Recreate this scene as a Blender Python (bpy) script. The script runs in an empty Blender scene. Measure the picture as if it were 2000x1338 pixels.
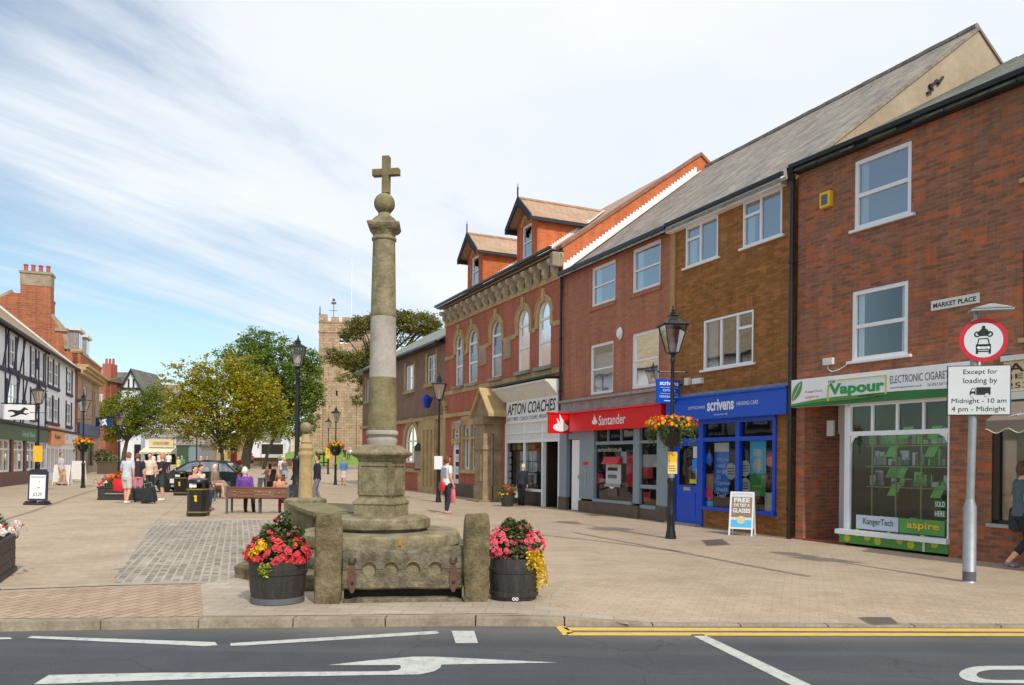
import bpy, bmesh, math, random
from mathutils import Vector, Matrix
R_ = math.radians
rnd = random.Random(7)
# ---------------------------------------------------------------- camera, world, sun
scene = bpy.context.scene
FOC, EYE, ROLL = 1556.0, 1.6, 0.010
cam_data = bpy.data.cameras.new("camera")
cam = bpy.data.objects.new("camera", cam_data)
scene.collection.objects.link(cam)
cam_data.sensor_width = 36.0
cam_data.lens = 36.0 * FOC / 2000.0
cam_data.shift_y = (900 - 669) / 2000.0
cam_data.clip_end = 2000.0
cam.matrix_world = Matrix.Translation((0, 0, EYE)) @ Matrix.Rotation(R_(90), 4, 'X') @ Matrix.Rotation(ROLL, 4, 'Z')
scene.camera = cam
SUN_EL, SUN_TRAVEL = 44.0, 24.0          # elevation; the light travels this many degrees left of straight ahead
world = bpy.data.worlds.new("World"); scene.world = world; world.use_nodes = True
wt = world.node_tree; wt.nodes.clear()
def wn(t, **k):
    n = wt.nodes.new(t)
    for a, b in k.items(): setattr(n, a, b)
    return n
def wmath(op, a, b=None, clamp=False):
    n = wn('ShaderNodeMath', operation=op); n.use_clamp = clamp
    for i, v in enumerate((a, b)):
        if v is None: continue
        if isinstance(v, (int, float)): n.inputs[i].default_value = v
        else: wt.links.new(v, n.inputs[i])
    return n.outputs[0]
sky = wn('ShaderNodeTexSky', sky_type='NISHITA'); sky.sun_disc = False
sky.sun_elevation = R_(SUN_EL)
sun_az = 180 - SUN_TRAVEL               # compass bearing of the sun, clockwise from +Y
sky.sun_rotation = R_(sun_az)
sky.air_density = 1.0; sky.dust_density = 0.6; sky.ozone_density = 1.6
tc = wn('ShaderNodeTexCoord'); sep = wn('ShaderNodeSeparateXYZ'); wt.links.new(tc.outputs['Generated'], sep.inputs[0])
zz = wmath('ADD', wmath('MAXIMUM', sep.outputs[2], 0.0), 0.16)
px_ = wmath('DIVIDE', sep.outputs[0], zz); py_ = wmath('DIVIDE', sep.outputs[1], zz)
cmb = wn('ShaderNodeCombineXYZ'); wt.links.new(px_, cmb.inputs[0]); wt.links.new(py_, cmb.inputs[1])
def cloud_noise(rot, scale, sc, detail, rough, dist, off=(0, 0, 0)):
    m0 = wn('ShaderNodeMapping'); m0.inputs['Rotation'].default_value = (0, 0, R_(rot)); wt.links.new(cmb.outputs[0], m0.inputs[0])
    mp = wn('ShaderNodeMapping'); mp.inputs['Scale'].default_value = scale
    mp.inputs['Location'].default_value = off
    wt.links.new(m0.outputs[0], mp.inputs[0])
    n = wn('ShaderNodeTexNoise'); n.inputs['Scale'].default_value = sc; n.inputs['Detail'].default_value = detail
    n.inputs['Roughness'].default_value = rough; n.inputs['Distortion'].default_value = dist
    wt.links.new(mp.outputs[0], n.inputs['Vector']); return n.outputs[0]
streak = cloud_noise(-58, (0.42, 1.9, 1), 1.0, 10, 0.60, 0.45, (3.1, 1.2, 0))
soft = cloud_noise(10, (0.7, 1.0, 1), 0.55, 6, 0.55, 0.2, (1.5, 7.0, 0))
# clouds thicken towards the right and the upper sky
bias = wmath('MULTIPLY_ADD', sep.outputs[0], 0.75); 
bias.node.inputs[2].default_value = 0.56
hi = wmath('MULTIPLY', sep.outputs[2], 0.50)
mask = wmath('ADD', wmath('ADD', wmath('MULTIPLY', streak, 1.35), wmath('MULTIPLY', soft, 0.5)), wmath('ADD', bias, hi))
mr = wn('ShaderNodeMapRange', interpolation_type='SMOOTHSTEP'); wt.links.new(mask, mr.inputs[0])
mr.inputs[1].default_value = 1.14; mr.inputs[2].default_value = 1.58; mr.inputs[3].default_value = 0.14; mr.inputs[4].default_value = 0.97
tone = wn('ShaderNodeValToRGB'); wt.links.new(soft, tone.inputs[0])
tone.color_ramp.elements[0].position = 0.30; tone.color_ramp.elements[0].color = (5.6, 6.2, 7.0, 1)
tone.color_ramp.elements[1].position = 0.66; tone.color_ramp.elements[1].color = (7.7, 7.75, 7.8, 1)
skym = wn('ShaderNodeMix', data_type='RGBA'); wt.links.new(mr.outputs[0], skym.inputs[0])
skyb = wn('ShaderNodeMix', data_type='RGBA', blend_type='MULTIPLY'); skyb.inputs[0].default_value = 1
wt.links.new(sky.outputs[0], skyb.inputs[6]); skyb.inputs[7].default_value = (1.0, 1.1, 1.03, 1)
wt.links.new(skyb.outputs[2], skym.inputs[6]); wt.links.new(tone.outputs[0], skym.inputs[7])
bg = wn('ShaderNodeBackground'); bg.inputs['Strength'].default_value = 0.14
wt.links.new(skym.outputs[2], bg.inputs['Color'])
wo = wn('ShaderNodeOutputWorld'); wt.links.new(bg.outputs[0], wo.inputs[0])
sd = bpy.data.lights.new("sun", 'SUN'); sd.energy = 2.7; sd.angle = R_(1.2); sd.color = (1.0, 0.94, 0.85)
sun = bpy.data.objects.new("sun", sd); scene.collection.objects.link(sun)
_d = Vector((-math.sin(R_(SUN_TRAVEL)) * math.cos(R_(SUN_EL)), math.cos(R_(SUN_TRAVEL)) * math.cos(R_(SUN_EL)), -math.sin(R_(SUN_EL))))
sun.rotation_euler = _d.to_track_quat('-Z', 'Y').to_euler(); sun.location = (20, -20, 40)
scene.view_settings.view_transform = 'Standard'; scene.view_settings.look = 'None'
scene.view_settings.exposure = 0.0; scene.view_settings.gamma = 1.0; scene.view_settings.use_curve_mapping = False
scene.cycles.max_bounces = 6; scene.cycles.transparent_max_bounces = 12
# ---------------------------------------------------------------- survey of the photograph: pixel -> real point
_c, _s = math.cos(ROLL), math.sin(ROLL)
def ray(px, py):
    du, dv = px - 1000, py - 900
    return ((du * _c + dv * _s) / FOC, 1.0, -(-du * _s + dv * _c) / FOC)
def ground(px, py, z=0.0):
    r = ray(px, py); t = (z - EYE) / r[2]; return (r[0] * t, t)
def at(px, py, Y):
    r = ray(px, py); return Vector((r[0] * Y, Y, EYE + r[2] * Y))
def gz(y):                                # the ground climbs gently towards the church
    return 0.0 if y < 60 else 0.76 * min(1.0, (y - 60) / 30.0)
# ---------------------------------------------------------------- materials
def srgb(r, g, b):
    f = lambda v: ((v / 255 + 0.055) / 1.055) ** 2.4 if v > 10.3 else v / 255 / 12.92
    return (f(r), f(g), f(b), 1.0)
def _new(name):
    m = bpy.data.materials.new(name); m.use_nodes = True; nt = m.node_tree; nt.nodes.clear()
    out = nt.nodes.new('ShaderNodeOutputMaterial'); b = nt.nodes.new('ShaderNodeBsdfPrincipled')
    nt.links.new(b.outputs[0], out.inputs[0]); return m, nt, b, out
def _N(nt, t, ins=None, **k):
    n = nt.nodes.new(t)
    for a, b in k.items(): setattr(n, a, b)
    for a, b in (ins or {}).items():
        if isinstance(b, bpy.types.NodeSocket): nt.links.new(b, n.inputs[a])
        else: n.inputs[a].default_value = b
    return n
def _mixc(nt, fac, a, b, blend='MIX'):
    n = nt.nodes.new('ShaderNodeMix'); n.data_type = 'RGBA'; n.blend_type = blend
    for i, v in ((0, fac), (6, a), (7, b)):
        if isinstance(v, bpy.types.NodeSocket): nt.links.new(v, n.inputs[i])
        else: n.inputs[i].default_value = v
    return n.outputs[2]
def _coords(nt, world_space=False):
    if world_space: return _N(nt, 'ShaderNodeNewGeometry').outputs['Position']
    return _N(nt, 'ShaderNodeTexCoord').outputs['Object']
def mat(name, col, rough=0.6, var=0.12, scale=6.0, bump=0.0, metal=0.0, stretch=(1, 1, 1), col2=None, spec=0.5, coat=0.0, island=0.0, fine=0.0, transl=0.0):
    m, nt, b, out = _new(name); c = _coords(nt)
    mp = _N(nt, 'ShaderNodeMapping', {0: c}); mp.inputs['Scale'].default_value = stretch
    n = _N(nt, 'ShaderNodeTexNoise', {'Vector': mp.outputs[0], 'Scale': scale, 'Detail': 6.0, 'Roughness': 0.6})
    lo = tuple(x * (1 - var) for x in col[:3]) + (1,); hi = tuple(min(1, x * (1 + var)) for x in col[:3]) + (1,)
    if col2: hi = col2; lo = col
    rp = _N(nt, 'ShaderNodeMapRange', {0: n.outputs[0], 1: 0.32, 2: 0.68}).outputs[0]
    colr = _mixc(nt, rp, lo, hi)
    if fine:
        n2 = _N(nt, 'ShaderNodeTexNoise', {'Vector': c, 'Scale': scale * 9, 'Detail': 3.0})
        f2 = _N(nt, 'ShaderNodeMapRange', {0: n2.outputs[0], 1: 0.3, 2: 0.7, 3: 1 - fine, 4: 1 + fine}).outputs[0]
        cc = _N(nt, 'ShaderNodeVectorMath', {0: colr}, operation='SCALE'); nt.links.new(f2, cc.inputs['Scale']); colr = cc.outputs[0]
    if island:
        g = _N(nt, 'ShaderNodeNewGeometry').outputs['Random Per Island']
        hs = _N(nt, 'ShaderNodeHueSaturation', {'Color': colr})
        v = _N(nt, 'ShaderNodeMapRange', {0: g, 3: 1 - island, 4: 1 + island}).outputs[0]; nt.links.new(v, hs.inputs['Value'])
        g2 = _N(nt, 'ShaderNodeMath', {0: g, 1: 7.31}, operation='MULTIPLY'); g3 = _N(nt, 'ShaderNodeMath', {0: g2.outputs[0]}, operation='FRACT')
        h = _N(nt, 'ShaderNodeMapRange', {0: g3.outputs[0], 3: 0.5 - island * 0.06, 4: 0.5 + island * 0.06}).outputs[0]; nt.links.new(h, hs.inputs['Hue'])
        colr = hs.outputs[0]
    nt.links.new(colr, b.inputs['Base Color'])
    b.inputs['Roughness'].default_value = rough; b.inputs['Metallic'].default_value = metal
    b.inputs['Specular IOR Level'].default_value = spec; b.inputs['Coat Weight'].default_value = coat
    if bump:
        bn = _N(nt, 'ShaderNodeTexNoise', {'Vector': mp.outputs[0], 'Scale': scale * 4, 'Detail': 5.0})
        bp = _N(nt, 'ShaderNodeBump', {'Height': bn.outputs[0], 'Strength': bump, 'Distance': 0.02})
        nt.links.new(bp.outputs[0], b.inputs['Normal'])
    if transl:
        tb = _N(nt, 'ShaderNodeBsdfTranslucent', {0: colr}); mx = _N(nt, 'ShaderNodeMixShader', {0: transl, 1: b.outputs[0], 2: tb.outputs[0]})
        nt.links.new(mx.outputs[0], out.inputs[0])
    return m
def _uv(nt):
    """u runs along any upright wall, v up, in metres"""
    s = _N(nt, 'ShaderNodeSeparateXYZ', {0: _coords(nt)})
    u = _N(nt, 'ShaderNodeMath', {0: s.outputs[0], 1: s.outputs[1]}, operation='ADD')
    return _N(nt, 'ShaderNodeCombineXYZ', {0: u.outputs[0], 1: s.outputs[2]}).outputs[0]
def brick(name, c1, c2, mortar, bw=0.225, bh=0.075, ms=0.009, blotch=0.35, bump=0.5, patch=None, patch_amt=0.5, rough=0.85, odd=None, mort_vis=1.0):
    m, nt, b, out = _new(name); uv = _uv(nt)
    wob = _N(nt, 'ShaderNodeTexNoise', {'Vector': uv, 'Scale': 3.0, 'Detail': 2.0})
    uv2 = _N(nt, 'ShaderNodeVectorMath', {0: wob.outputs[1], 'Scale': 0.022}, operation='SCALE')
    uvw = _N(nt, 'ShaderNodeVectorMath', {0: uv, 1: uv2.outputs[0]}, operation='ADD').outputs[0]
    br = _N(nt, 'ShaderNodeTexBrick', {'Vector': uvw, 'Color1': c1, 'Color2': c2, 'Mortar': mortar, 'Scale': 1.0, 'Mortar Size': ms, 'Mortar Smooth': 0.3, 'Bias': 0.0, 'Brick Width': bw, 'Row Height': bh})
    br.offset = 0.5
    # blocks of bricks darker and lighter, drawn along the courses
    mp = _N(nt, 'ShaderNodeMapping', {0: uv}); mp.inputs['Scale'].default_value = (2.6, 9.0, 1)
    n1 = _N(nt, 'ShaderNodeTexNoise', {'Vector': mp.outputs[0], 'Scale': 1.6, 'Detail': 8.0, 'Roughness': 0.72})
    f1 = _N(nt, 'ShaderNodeMapRange', {0: n1.outputs[0], 1: 0.3, 2: 0.7, 3: 1 - blotch, 4: 1 + blotch}).outputs[0]
    sc = _N(nt, 'ShaderNodeVectorMath', {0: br.outputs[0]}, operation='SCALE'); nt.links.new(f1, sc.inputs['Scale']); col = sc.outputs[0]
    if odd:   # scattered burnt bricks
        vo = _N(nt, 'ShaderNodeMapping', {0: uvw}); vo.inputs['Scale'].default_value = (1 / bw, 1 / bh, 1)
        wn_ = _N(nt, 'ShaderNodeVectorMath', {0: vo.outputs[0]}, operation='FLOOR')
        wh = _N(nt, 'ShaderNodeTexWhiteNoise', {'Vector': wn_.outputs[0]}, noise_dimensions='2D')
        gt = _N(nt, 'ShaderNodeMapRange', {0: wh.outputs[0], 1: 0.80, 2: 0.9}).outputs[0]
        col = _mixc(nt, _N(nt, 'ShaderNodeMath', {0: gt, 1: 0.6}, operation='MULTIPLY').outputs[0], col, odd)
    if patch:
        n3 = _N(nt, 'ShaderNodeTexNoise', {'Vector': mp.outputs[0], 'Scale': 0.22, 'Detail': 8.0, 'Roughness': 0.7})
        f3 = _N(nt, 'ShaderNodeMapRange', {0: n3.outputs[0], 1: 0.48, 2: 0.68, 3: 0.0, 4: patch_amt}).outputs[0]
        col = _mixc(nt, f3, col, patch)
    # old rain streaks running down the wall
    ms_ = _N(nt, 'ShaderNodeMapping', {0: uv}); ms_.inputs['Scale'].default_value = (2.2, .16, 1)
    ns = _N(nt, 'ShaderNodeTexNoise', {'Vector': ms_.outputs[0], 'Scale': 1.0, 'Detail': 7.0, 'Roughness': .7}); fs_ = _N(nt, 'ShaderNodeMapRange', {0: ns.outputs[0], 1: .35, 2: .65, 3: 1.12, 4: .80}).outputs[0]
    s9_ = _N(nt, 'ShaderNodeVectorMath', {0: col}, operation='SCALE'); nt.links.new(fs_, s9_.inputs['Scale']); col = s9_.outputs[0]
    nt.links.new(col, b.inputs['Base Color']); b.inputs['Roughness'].default_value = rough; b.inputs['Specular IOR Level'].default_value = 0.25
    h = _N(nt, 'ShaderNodeMath', {0: _N(nt, 'ShaderNodeMath', {0: 1.0, 1: br.outputs[1]}, operation='SUBTRACT').outputs[0], 1: n1.outputs[0]}, operation='ADD')
    bp = _N(nt, 'ShaderNodeBump', {'Height': h.outputs[0], 'Strength': bump, 'Distance': 0.012}); nt.links.new(bp.outputs[0], b.inputs['Normal'])
    return m
def slate(name, c1, c2, w=0.3, h=0.2, blotch=0.3, rough=0.7, moss=None, moss_amt=0.4):
    m, nt, b, out = _new(name); s = _N(nt, 'ShaderNodeSeparateXYZ', {0: _coords(nt)})
    v = _N(nt, 'ShaderNodeMath', {0: s.outputs[2], 1: s.outputs[1]}, operation='ADD')
    uv = _N(nt, 'ShaderNodeCombineXYZ', {0: s.outputs[0], 1: v.outputs[0]}).outputs[0]
    br = _N(nt, 'ShaderNodeTexBrick', {'Vector': uv, 'Color1': c1, 'Color2': c2, 'Mortar': tuple(x * .7 for x in c1[:3]) + (1,), 'Scale': 1.0, 'Mortar Size': 0.010, 'Brick Width': w, 'Row Height': h})
    mp = _N(nt, 'ShaderNodeMapping', {0: uv}); mp.inputs['Scale'].default_value = (2.2, 0.5, 1)
    n1 = _N(nt, 'ShaderNodeTexNoise', {'Vector': mp.outputs[0], 'Scale': 1.0, 'Detail': 9.0, 'Roughness': 0.75})
    f1 = _N(nt, 'ShaderNodeMapRange', {0: n1.outputs[0], 1: 0.32, 2: 0.68, 3: 1 - blotch, 4: 1 + blotch}).outputs[0]
    sc = _N(nt, 'ShaderNodeVectorMath', {0: br.outputs[0]}, operation='SCALE'); nt.links.new(f1, sc.inputs['Scale']); col = sc.outputs[0]
    if moss:
        n3 = _N(nt, 'ShaderNodeTexNoise', {'Vector': uv, 'Scale': 1.7, 'Detail': 8.0, 'Roughness': 0.7})
        f3 = _N(nt, 'ShaderNodeMapRange', {0: n3.outputs[0], 1: 0.5, 2: 0.66, 3: 0.0, 4: moss_amt}).outputs[0]
        col = _mixc(nt, f3, col, moss)
    nt.links.new(col, b.inputs['Base Color']); b.inputs['Roughness'].default_value = rough
    bp = _N(nt, 'ShaderNodeBump', {'Height': br.outputs[1], 'Strength': 0.5, 'Distance': 0.015}); bp.invert = True
    nt.links.new(bp.outputs[0], b.inputs['Normal']); return m
def paving(name, c1, c2, mortar, bw, bh, rot=0.0, blotch=0.12, bump=0.3, ms=0.006, stain=None, stain_amt=0.3, rough=0.85, offset=0.5, rows=0.0):
    m, nt, b, out = _new(name); c = _coords(nt, True)
    mp = _N(nt, 'ShaderNodeMapping', {0: c}); mp.inputs['Rotation'].default_value = (0, 0, R_(rot)); uv = mp.outputs[0]
    wob = _N(nt, 'ShaderNodeTexNoise', {'Vector': uv, 'Scale': 2.5, 'Detail': 2.0})
    uv2 = _N(nt, 'ShaderNodeVectorMath', {0: wob.outputs[1], 'Scale': 0.02}, operation='SCALE')
    uvw = _N(nt, 'ShaderNodeVectorMath', {0: uv, 1: uv2.outputs[0]}, operation='ADD').outputs[0]
    br = _N(nt, 'ShaderNodeTexBrick', {'Vector': uvw, 'Color1': c1, 'Color2': c2, 'Mortar': mortar, 'Scale': 1.0, 'Mortar Size': ms, 'Mortar Smooth': 0.4, 'Brick Width': bw, 'Row Height': bh}); br.offset = offset
    n1 = _N(nt, 'ShaderNodeTexNoise', {'Vector': c, 'Scale': 0.6, 'Detail': 9.0, 'Roughness': 0.65})
    f1 = _N(nt, 'ShaderNodeMapRange', {0: n1.outputs[0], 1: 0.3, 2: 0.7, 3: 1 - blotch, 4: 1 + blotch}).outputs[0]
    sc = _N(nt, 'ShaderNodeVectorMath', {0: br.outputs[0]}, operation='SCALE'); nt.links.new(f1, sc.inputs['Scale']); col = sc.outputs[0]
    if rows:
        sr = _N(nt, 'ShaderNodeMapping', {0: uvw}); sr.inputs['Scale'].default_value = (.35, 1 / bh * .5, 1); nr = _N(nt, 'ShaderNodeTexNoise', {'Vector': sr.outputs[0], 'Scale': 1.0, 'Detail': 4.0, 'Roughness': .8})
        fr_ = _N(nt, 'ShaderNodeMapRange', {0: nr.outputs[0], 1: .4, 2: .6, 3: 1 - rows * .5, 4: 1 + rows * .35}).outputs[0]; s3 = _N(nt, 'ShaderNodeVectorMath', {0: col}, operation='SCALE'); nt.links.new(fr_, s3.inputs['Scale']); col = s3.outputs[0]
    n4 = _N(nt, 'ShaderNodeTexNoise', {'Vector': c, 'Scale': 34.0, 'Detail': 4.0, 'Roughness': 0.7})
    f4 = _N(nt, 'ShaderNodeMapRange', {0: n4.outputs[0], 1: 0.3, 2: 0.7, 3: 0.88, 4: 1.12}).outputs[0]
    sc2 = _N(nt, 'ShaderNodeVectorMath', {0: col}, operation='SCALE'); nt.links.new(f4, sc2.inputs['Scale']); col = sc2.outputs[0]
    if stain:
        n3 = _N(nt, 'ShaderNodeTexNoise', {'Vector': c, 'Scale': 0.8, 'Detail': 10.0, 'Roughness': 0.75})
        f3 = _N(nt, 'ShaderNodeMapRange', {0: n3.outputs[0], 1: 0.48, 2: 0.70, 3: 0.0, 4: stain_amt}).outputs[0]
        col = _mixc(nt, f3, col, stain)
        vo = _N(nt, 'ShaderNodeTexVoronoi', {'Vector': c, 'Scale': 2.3}); fv = _N(nt, 'ShaderNodeMapRange', {0: vo.outputs[0], 1: 0.05, 2: 0.075, 3: 0.45, 4: 0.0}).outputs[0]
        col = _mixc(nt, fv, col, tuple(x * .5 for x in stain[:3]) + (1,))
    nt.links.new(col, b.inputs['Base Color']); b.inputs['Roughness'].default_value = rough; b.inputs['Specular IOR Level'].default_value = 0.3
    bp = _N(nt, 'ShaderNodeBump', {'Height': br.outputs[1], 'Strength': bump, 'Distance': 0.008}); bp.invert = True
    nt.links.new(bp.outputs[0], b.inputs['Normal']); return m
def glass(name, tint, refl=0.18, rough=0.02, opaque=0.0):
    m, nt, b, out = _new(name)
    tr = _N(nt, 'ShaderNodeBsdfTransparent', {0: tint}); gl = _N(nt, 'ShaderNodeBsdfGlossy', {0: (1, 1, 1, 1), 'Roughness': rough})
    wv = _N(nt, 'ShaderNodeTexNoise', {'Vector': _coords(nt), 'Scale': 1.3, 'Detail': 1.0})
    bp = _N(nt, 'ShaderNodeBump', {'Height': wv.outputs[0], 'Strength': 0.06, 'Distance': 0.05}); nt.links.new(bp.outputs[0], gl.inputs['Normal'])
    fr = _N(nt, 'ShaderNodeFresnel', {0: 1.5}); f = _N(nt, 'ShaderNodeMath', {0: fr.outputs[0], 1: refl}, operation='ADD'); f.use_clamp = True
    mx = _N(nt, 'ShaderNodeMixShader', {0: f.outputs[0], 1: tr.outputs[0], 2: gl.outputs[0]}); nt.links.new(mx.outputs[0], out.inputs[0]); return m
# ---------------------------------------------------------------- mesh building
COL = scene.collection
class MB:
    def __init__(s): s.v = []; s.f = []
    def add(s, vs, fs):
        o = len(s.v); s.v += [tuple(p) for p in vs]; s.f += [tuple(i + o for i in f) for f in fs]; return s
    def box(s, x0, x1, y0, y1, z0, z1):
        if x1 < x0: x0, x1 = x1, x0
        if y1 < y0: y0, y1 = y1, y0
        if z1 < z0: z0, z1 = z1, z0
        return s.add([(x0, y0, z0), (x1, y0, z0), (x1, y1, z0), (x0, y1, z0), (x0, y0, z1), (x1, y0, z1), (x1, y1, z1), (x0, y1, z1)],
                     [(0, 3, 2, 1), (4, 5, 6, 7), (0, 1, 5, 4), (1, 2, 6, 5), (2, 3, 7, 6), (3, 0, 4, 7)])
    def bar(s, a, b, w, h=None, up=(0, 0, 1)):
        """a box beam from a to b"""
        h = h or w; a, b = Vector(a), Vector(b); d = (b - a).normalized(); u = Vector(up)
        if abs(d.dot(u)) > .98: u = Vector((0, 1, 0))
        x = d.cross(u).normalized(); y = x.cross(d).normalized(); P = []
        for q in (a, b):
            for i, j in ((-1, -1), (1, -1), (1, 1), (-1, 1)): P.append(q + x * (i * w / 2) + y * (j * h / 2))
        return s.add(P, [(0, 1, 2, 3), (7, 6, 5, 4), (0, 4, 5, 1), (1, 5, 6, 2), (2, 6, 7, 3), (3, 7, 4, 0)])
    def poly(s, pts): return s.add(pts, [tuple(range(len(pts)))])
    def prism(s, pts, vec):
        """a flat outline pushed along vec"""
        n = len(pts); vec = Vector(vec); P = [Vector(p) for p in pts]; Q = [p + vec for p in P]
        return s.add(P + Q, [tuple(range(n))[::-1], tuple(range(n, 2 * n))] + [(i, (i + 1) % n, n + (i + 1) % n, n + i) for i in range(n)])
    def lathe(s, prof, n=20, c=(0, 0, 0), sq=False, cap=True, rot=0.0, jit=0.0):
        o = len(s.v); cx, cy, cz = c
        for r, z in prof:
            for k in range(n):
                a = 2 * math.pi * k / n + rot; rr = r * (1 + rnd.uniform(-jit, jit)) if jit else r
                s.v.append((cx + rr * math.cos(a), cy + rr * math.sin(a), cz + z + (rnd.uniform(-jit, jit) * .3 if jit else 0)))
        for i in range(len(prof) - 1):
            for k in range(n):
                a, b = o + i * n + k, o + i * n + (k + 1) % n
                s.f.append((a, b, b + n, a + n))
        if cap:
            s.f.append(tuple(o + k for k in range(n))[::-1]); s.f.append(tuple(o + (len(prof) - 1) * n + k for k in range(n)))
        return s
    def sqlathe(s, prof, c=(0, 0, 0), rot=0.0, n=4):
        q = [(r / math.cos(math.pi / n), z) for r, z in prof]
        return s.lathe(q, n, c, rot=math.pi / n + rot)
    def tube(s, pts, rad, n=8, flat=1.0, ref=None):
        P = [Vector(p) for p in pts]; o = len(s.v); N = len(P)
        if not isinstance(rad, (list, tuple)): rad = [rad] * N
        prevx = None
        for i in range(N):
            d = (P[min(i + 1, N - 1)] - P[max(i - 1, 0)])
            d = d.normalized() if d.length > 1e-6 else Vector((0, 0, 1))
            u = Vector(ref) if ref else Vector((0, 1, 0)) if abs(d.y) < .9 else Vector((1, 0, 0))
            x = d.cross(u).normalized() if prevx is None else (prevx - d * prevx.dot(d)).normalized(); y = d.cross(x); prevx = x
            r = rad[i]; rx, ry = r if isinstance(r, tuple) else (r, r * flat)
            for k in range(n):
                a = 2 * math.pi * k / n; s.v.append(tuple(P[i] + x * (rx * math.cos(a)) + y * (ry * math.sin(a))))
        for i in range(N - 1):
            for k in range(n):
                a, b = o + i * n + k, o + i * n + (k + 1) % n; s.f.append((a, b, b + n, a + n))
        s.f.append(tuple(o + k for k in range(n))[::-1]); s.f.append(tuple(o + (N - 1) * n + k for k in range(n)))
        return s
    def ball(s, c, r, n=14, m=9):
        rx, ry, rz = r if isinstance(r, tuple) else (r, r, r); o = len(s.v); cx, cy, cz = c
        for i in range(1, m):
            t = math.pi * i / m
            for k in range(n):
                a = 2 * math.pi * k / n; s.v.append((cx + rx * math.sin(t) * math.cos(a), cy + ry * math.sin(t) * math.sin(a), cz - rz * math.cos(t)))
        lo = len(s.v); s.v.append((cx, cy, cz - rz)); s.v.append((cx, cy, cz + rz))
        for i in range(m - 2):
            for k in range(n):
                a, b = o + i * n + k, o + i * n + (k + 1) % n; s.f.append((a, b, b + n, a + n))
        for k in range(n):
            s.f.append((lo, o + (k + 1) % n, o + k)); q = o + (m - 2) * n; s.f.append((q + k, q + (k + 1) % n, lo + 1))
        return s
    def xf(s, M):
        s.v = [tuple(M @ Vector(p)) for p in s.v]; return s
    def build(s, name, m, parent=None, label=None, smooth=False, bevel=0.0, kind=None, cat=None, group=None, fix=True):
        me = bpy.data.meshes.new(name); me.from_pydata(s.v, [], s.f)
        if fix:
            bm = bmesh.new(); bm.from_mesh(me); bmesh.ops.recalc_face_normals(bm, faces=bm.faces)
            if bevel: bmesh.ops.bevel(bm, geom=[e for e in bm.edges if len(e.link_faces) == 2 and e.calc_face_angle(0) > .5], offset=bevel, segments=2, profile=0.7, affect='EDGES', clamp_overlap=True)
            bm.to_mesh(me); bm.free()
        if smooth:
            me.shade_smooth() if smooth is True else None
            if smooth is not True:
                me.shade_smooth(); me.set_sharp_from_angle(angle=R_(smooth))
        me.materials.append(m); o = bpy.data.objects.new(name, me); COL.objects.link(o)
        if parent: o.parent = parent
        tag(o, label, cat, group, kind); return o
def tag(o, label=None, cat=None, group=None, kind=None):
    if label: o["label"] = label
    if cat: o["category"] = cat
    if group: o["group"] = group
    if kind: o["kind"] = kind
    return o
def thing(name, label, cat, loc=(0, 0, 0), rz=0.0, group=None):
    o = bpy.data.objects.new(name, None); COL.objects.link(o); o.location = loc; o.rotation_euler = (0, 0, rz); o.empty_display_size = .2
    return tag(o, label, cat, group)
def kids(o): return [c for c in bpy.data.objects if c.parent == o]
def dup(o, loc=None, rz=None, label=None, scale=None, parent=None):
    c = o.copy(); COL.objects.link(c)
    if parent is not None: c.parent = parent
    if loc is not None: c.location = loc
    if rz is not None: c.rotation_euler = (0, 0, rz)
    if scale: c.scale = scale
    if label: c["label"] = label
    for k in kids(o): dup(k, parent=c)
    return c
def text(body, parent, x0, x1, z0, z1, m, y=-0.01, name='lettering', shear=0.0, bold=0.0, slope=0.0, M=None):
    """flat lettering filling the box x0..x1, z0..z1 on a wall seen from -y"""
    cu = bpy.data.curves.new('t', 'FONT'); cu.body = body; cu.shear = shear; cu.offset = bold; cu.align_x = 'LEFT'; cu.resolution_u = 3
    cu.extrude = 0.0
    o = bpy.data.objects.new('t', cu); COL.objects.link(o); bpy.context.view_layer.update()
    dg = bpy.context.evaluated_depsgraph_get(); me = bpy.data.meshes.new_from_object(o.evaluated_get(dg)); bpy.data.objects.remove(o); bpy.data.curves.remove(cu)
    vs = [v.co.copy() for v in me.vertices]; fs = [tuple(p.vertices) for p in me.polygons]; bpy.data.meshes.remove(me)
    if not vs: return None
    ax, bx = min(v.x for v in vs), max(v.x for v in vs); az, bz = min(v.y for v in vs), max(v.y for v in vs)
    mb = MB(); W = (x1 - x0) / max(bx - ax, 1e-6); Hh = (z1 - z0) / max(bz - az, 1e-6)
    P = [(x0 + (v.x - ax) * W, y, z0 + (v.y - az) * Hh + slope * (v.x - ax) * W) for v in vs]
    if M: P = [tuple(M @ Vector(p)) for p in P]
    mb.add(P, fs); return mb.build(name, m, parent, fix=False)
def disc(mb, x, z, rx, rz=None, y=0.0, n=24, a0=0, a1=360, th=0.0):
    rz = rz or rx; P = [(x + rx * math.cos(R_(a0 + (a1 - a0) * k / n)), y, z + rz * math.sin(R_(a0 + (a1 - a0) * k / n))) for k in range(n + (a1 - a0 < 360))]
    if th: mb.prism(P, (0, th, 0))
    else: mb.poly(P)
    return mb
def ring(mb, x, z, r0, r1, y=0.0, n=28, a0=0, a1=360, th=0.0, sx=1.0):
    ang = [R_(a0 + (a1 - a0) * k / n) for k in range(n + 1)]
    for k in range(n):
        q = [(x + sx * r * math.cos(a), y, z + r * math.sin(a)) for r, a in ((r0, ang[k]), (r1, ang[k]), (r1, ang[k + 1]), (r0, ang[k + 1]))]
        if th: mb.prism(q, (0, th, 0))
        else: mb.poly(q)
    return mb
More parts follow.
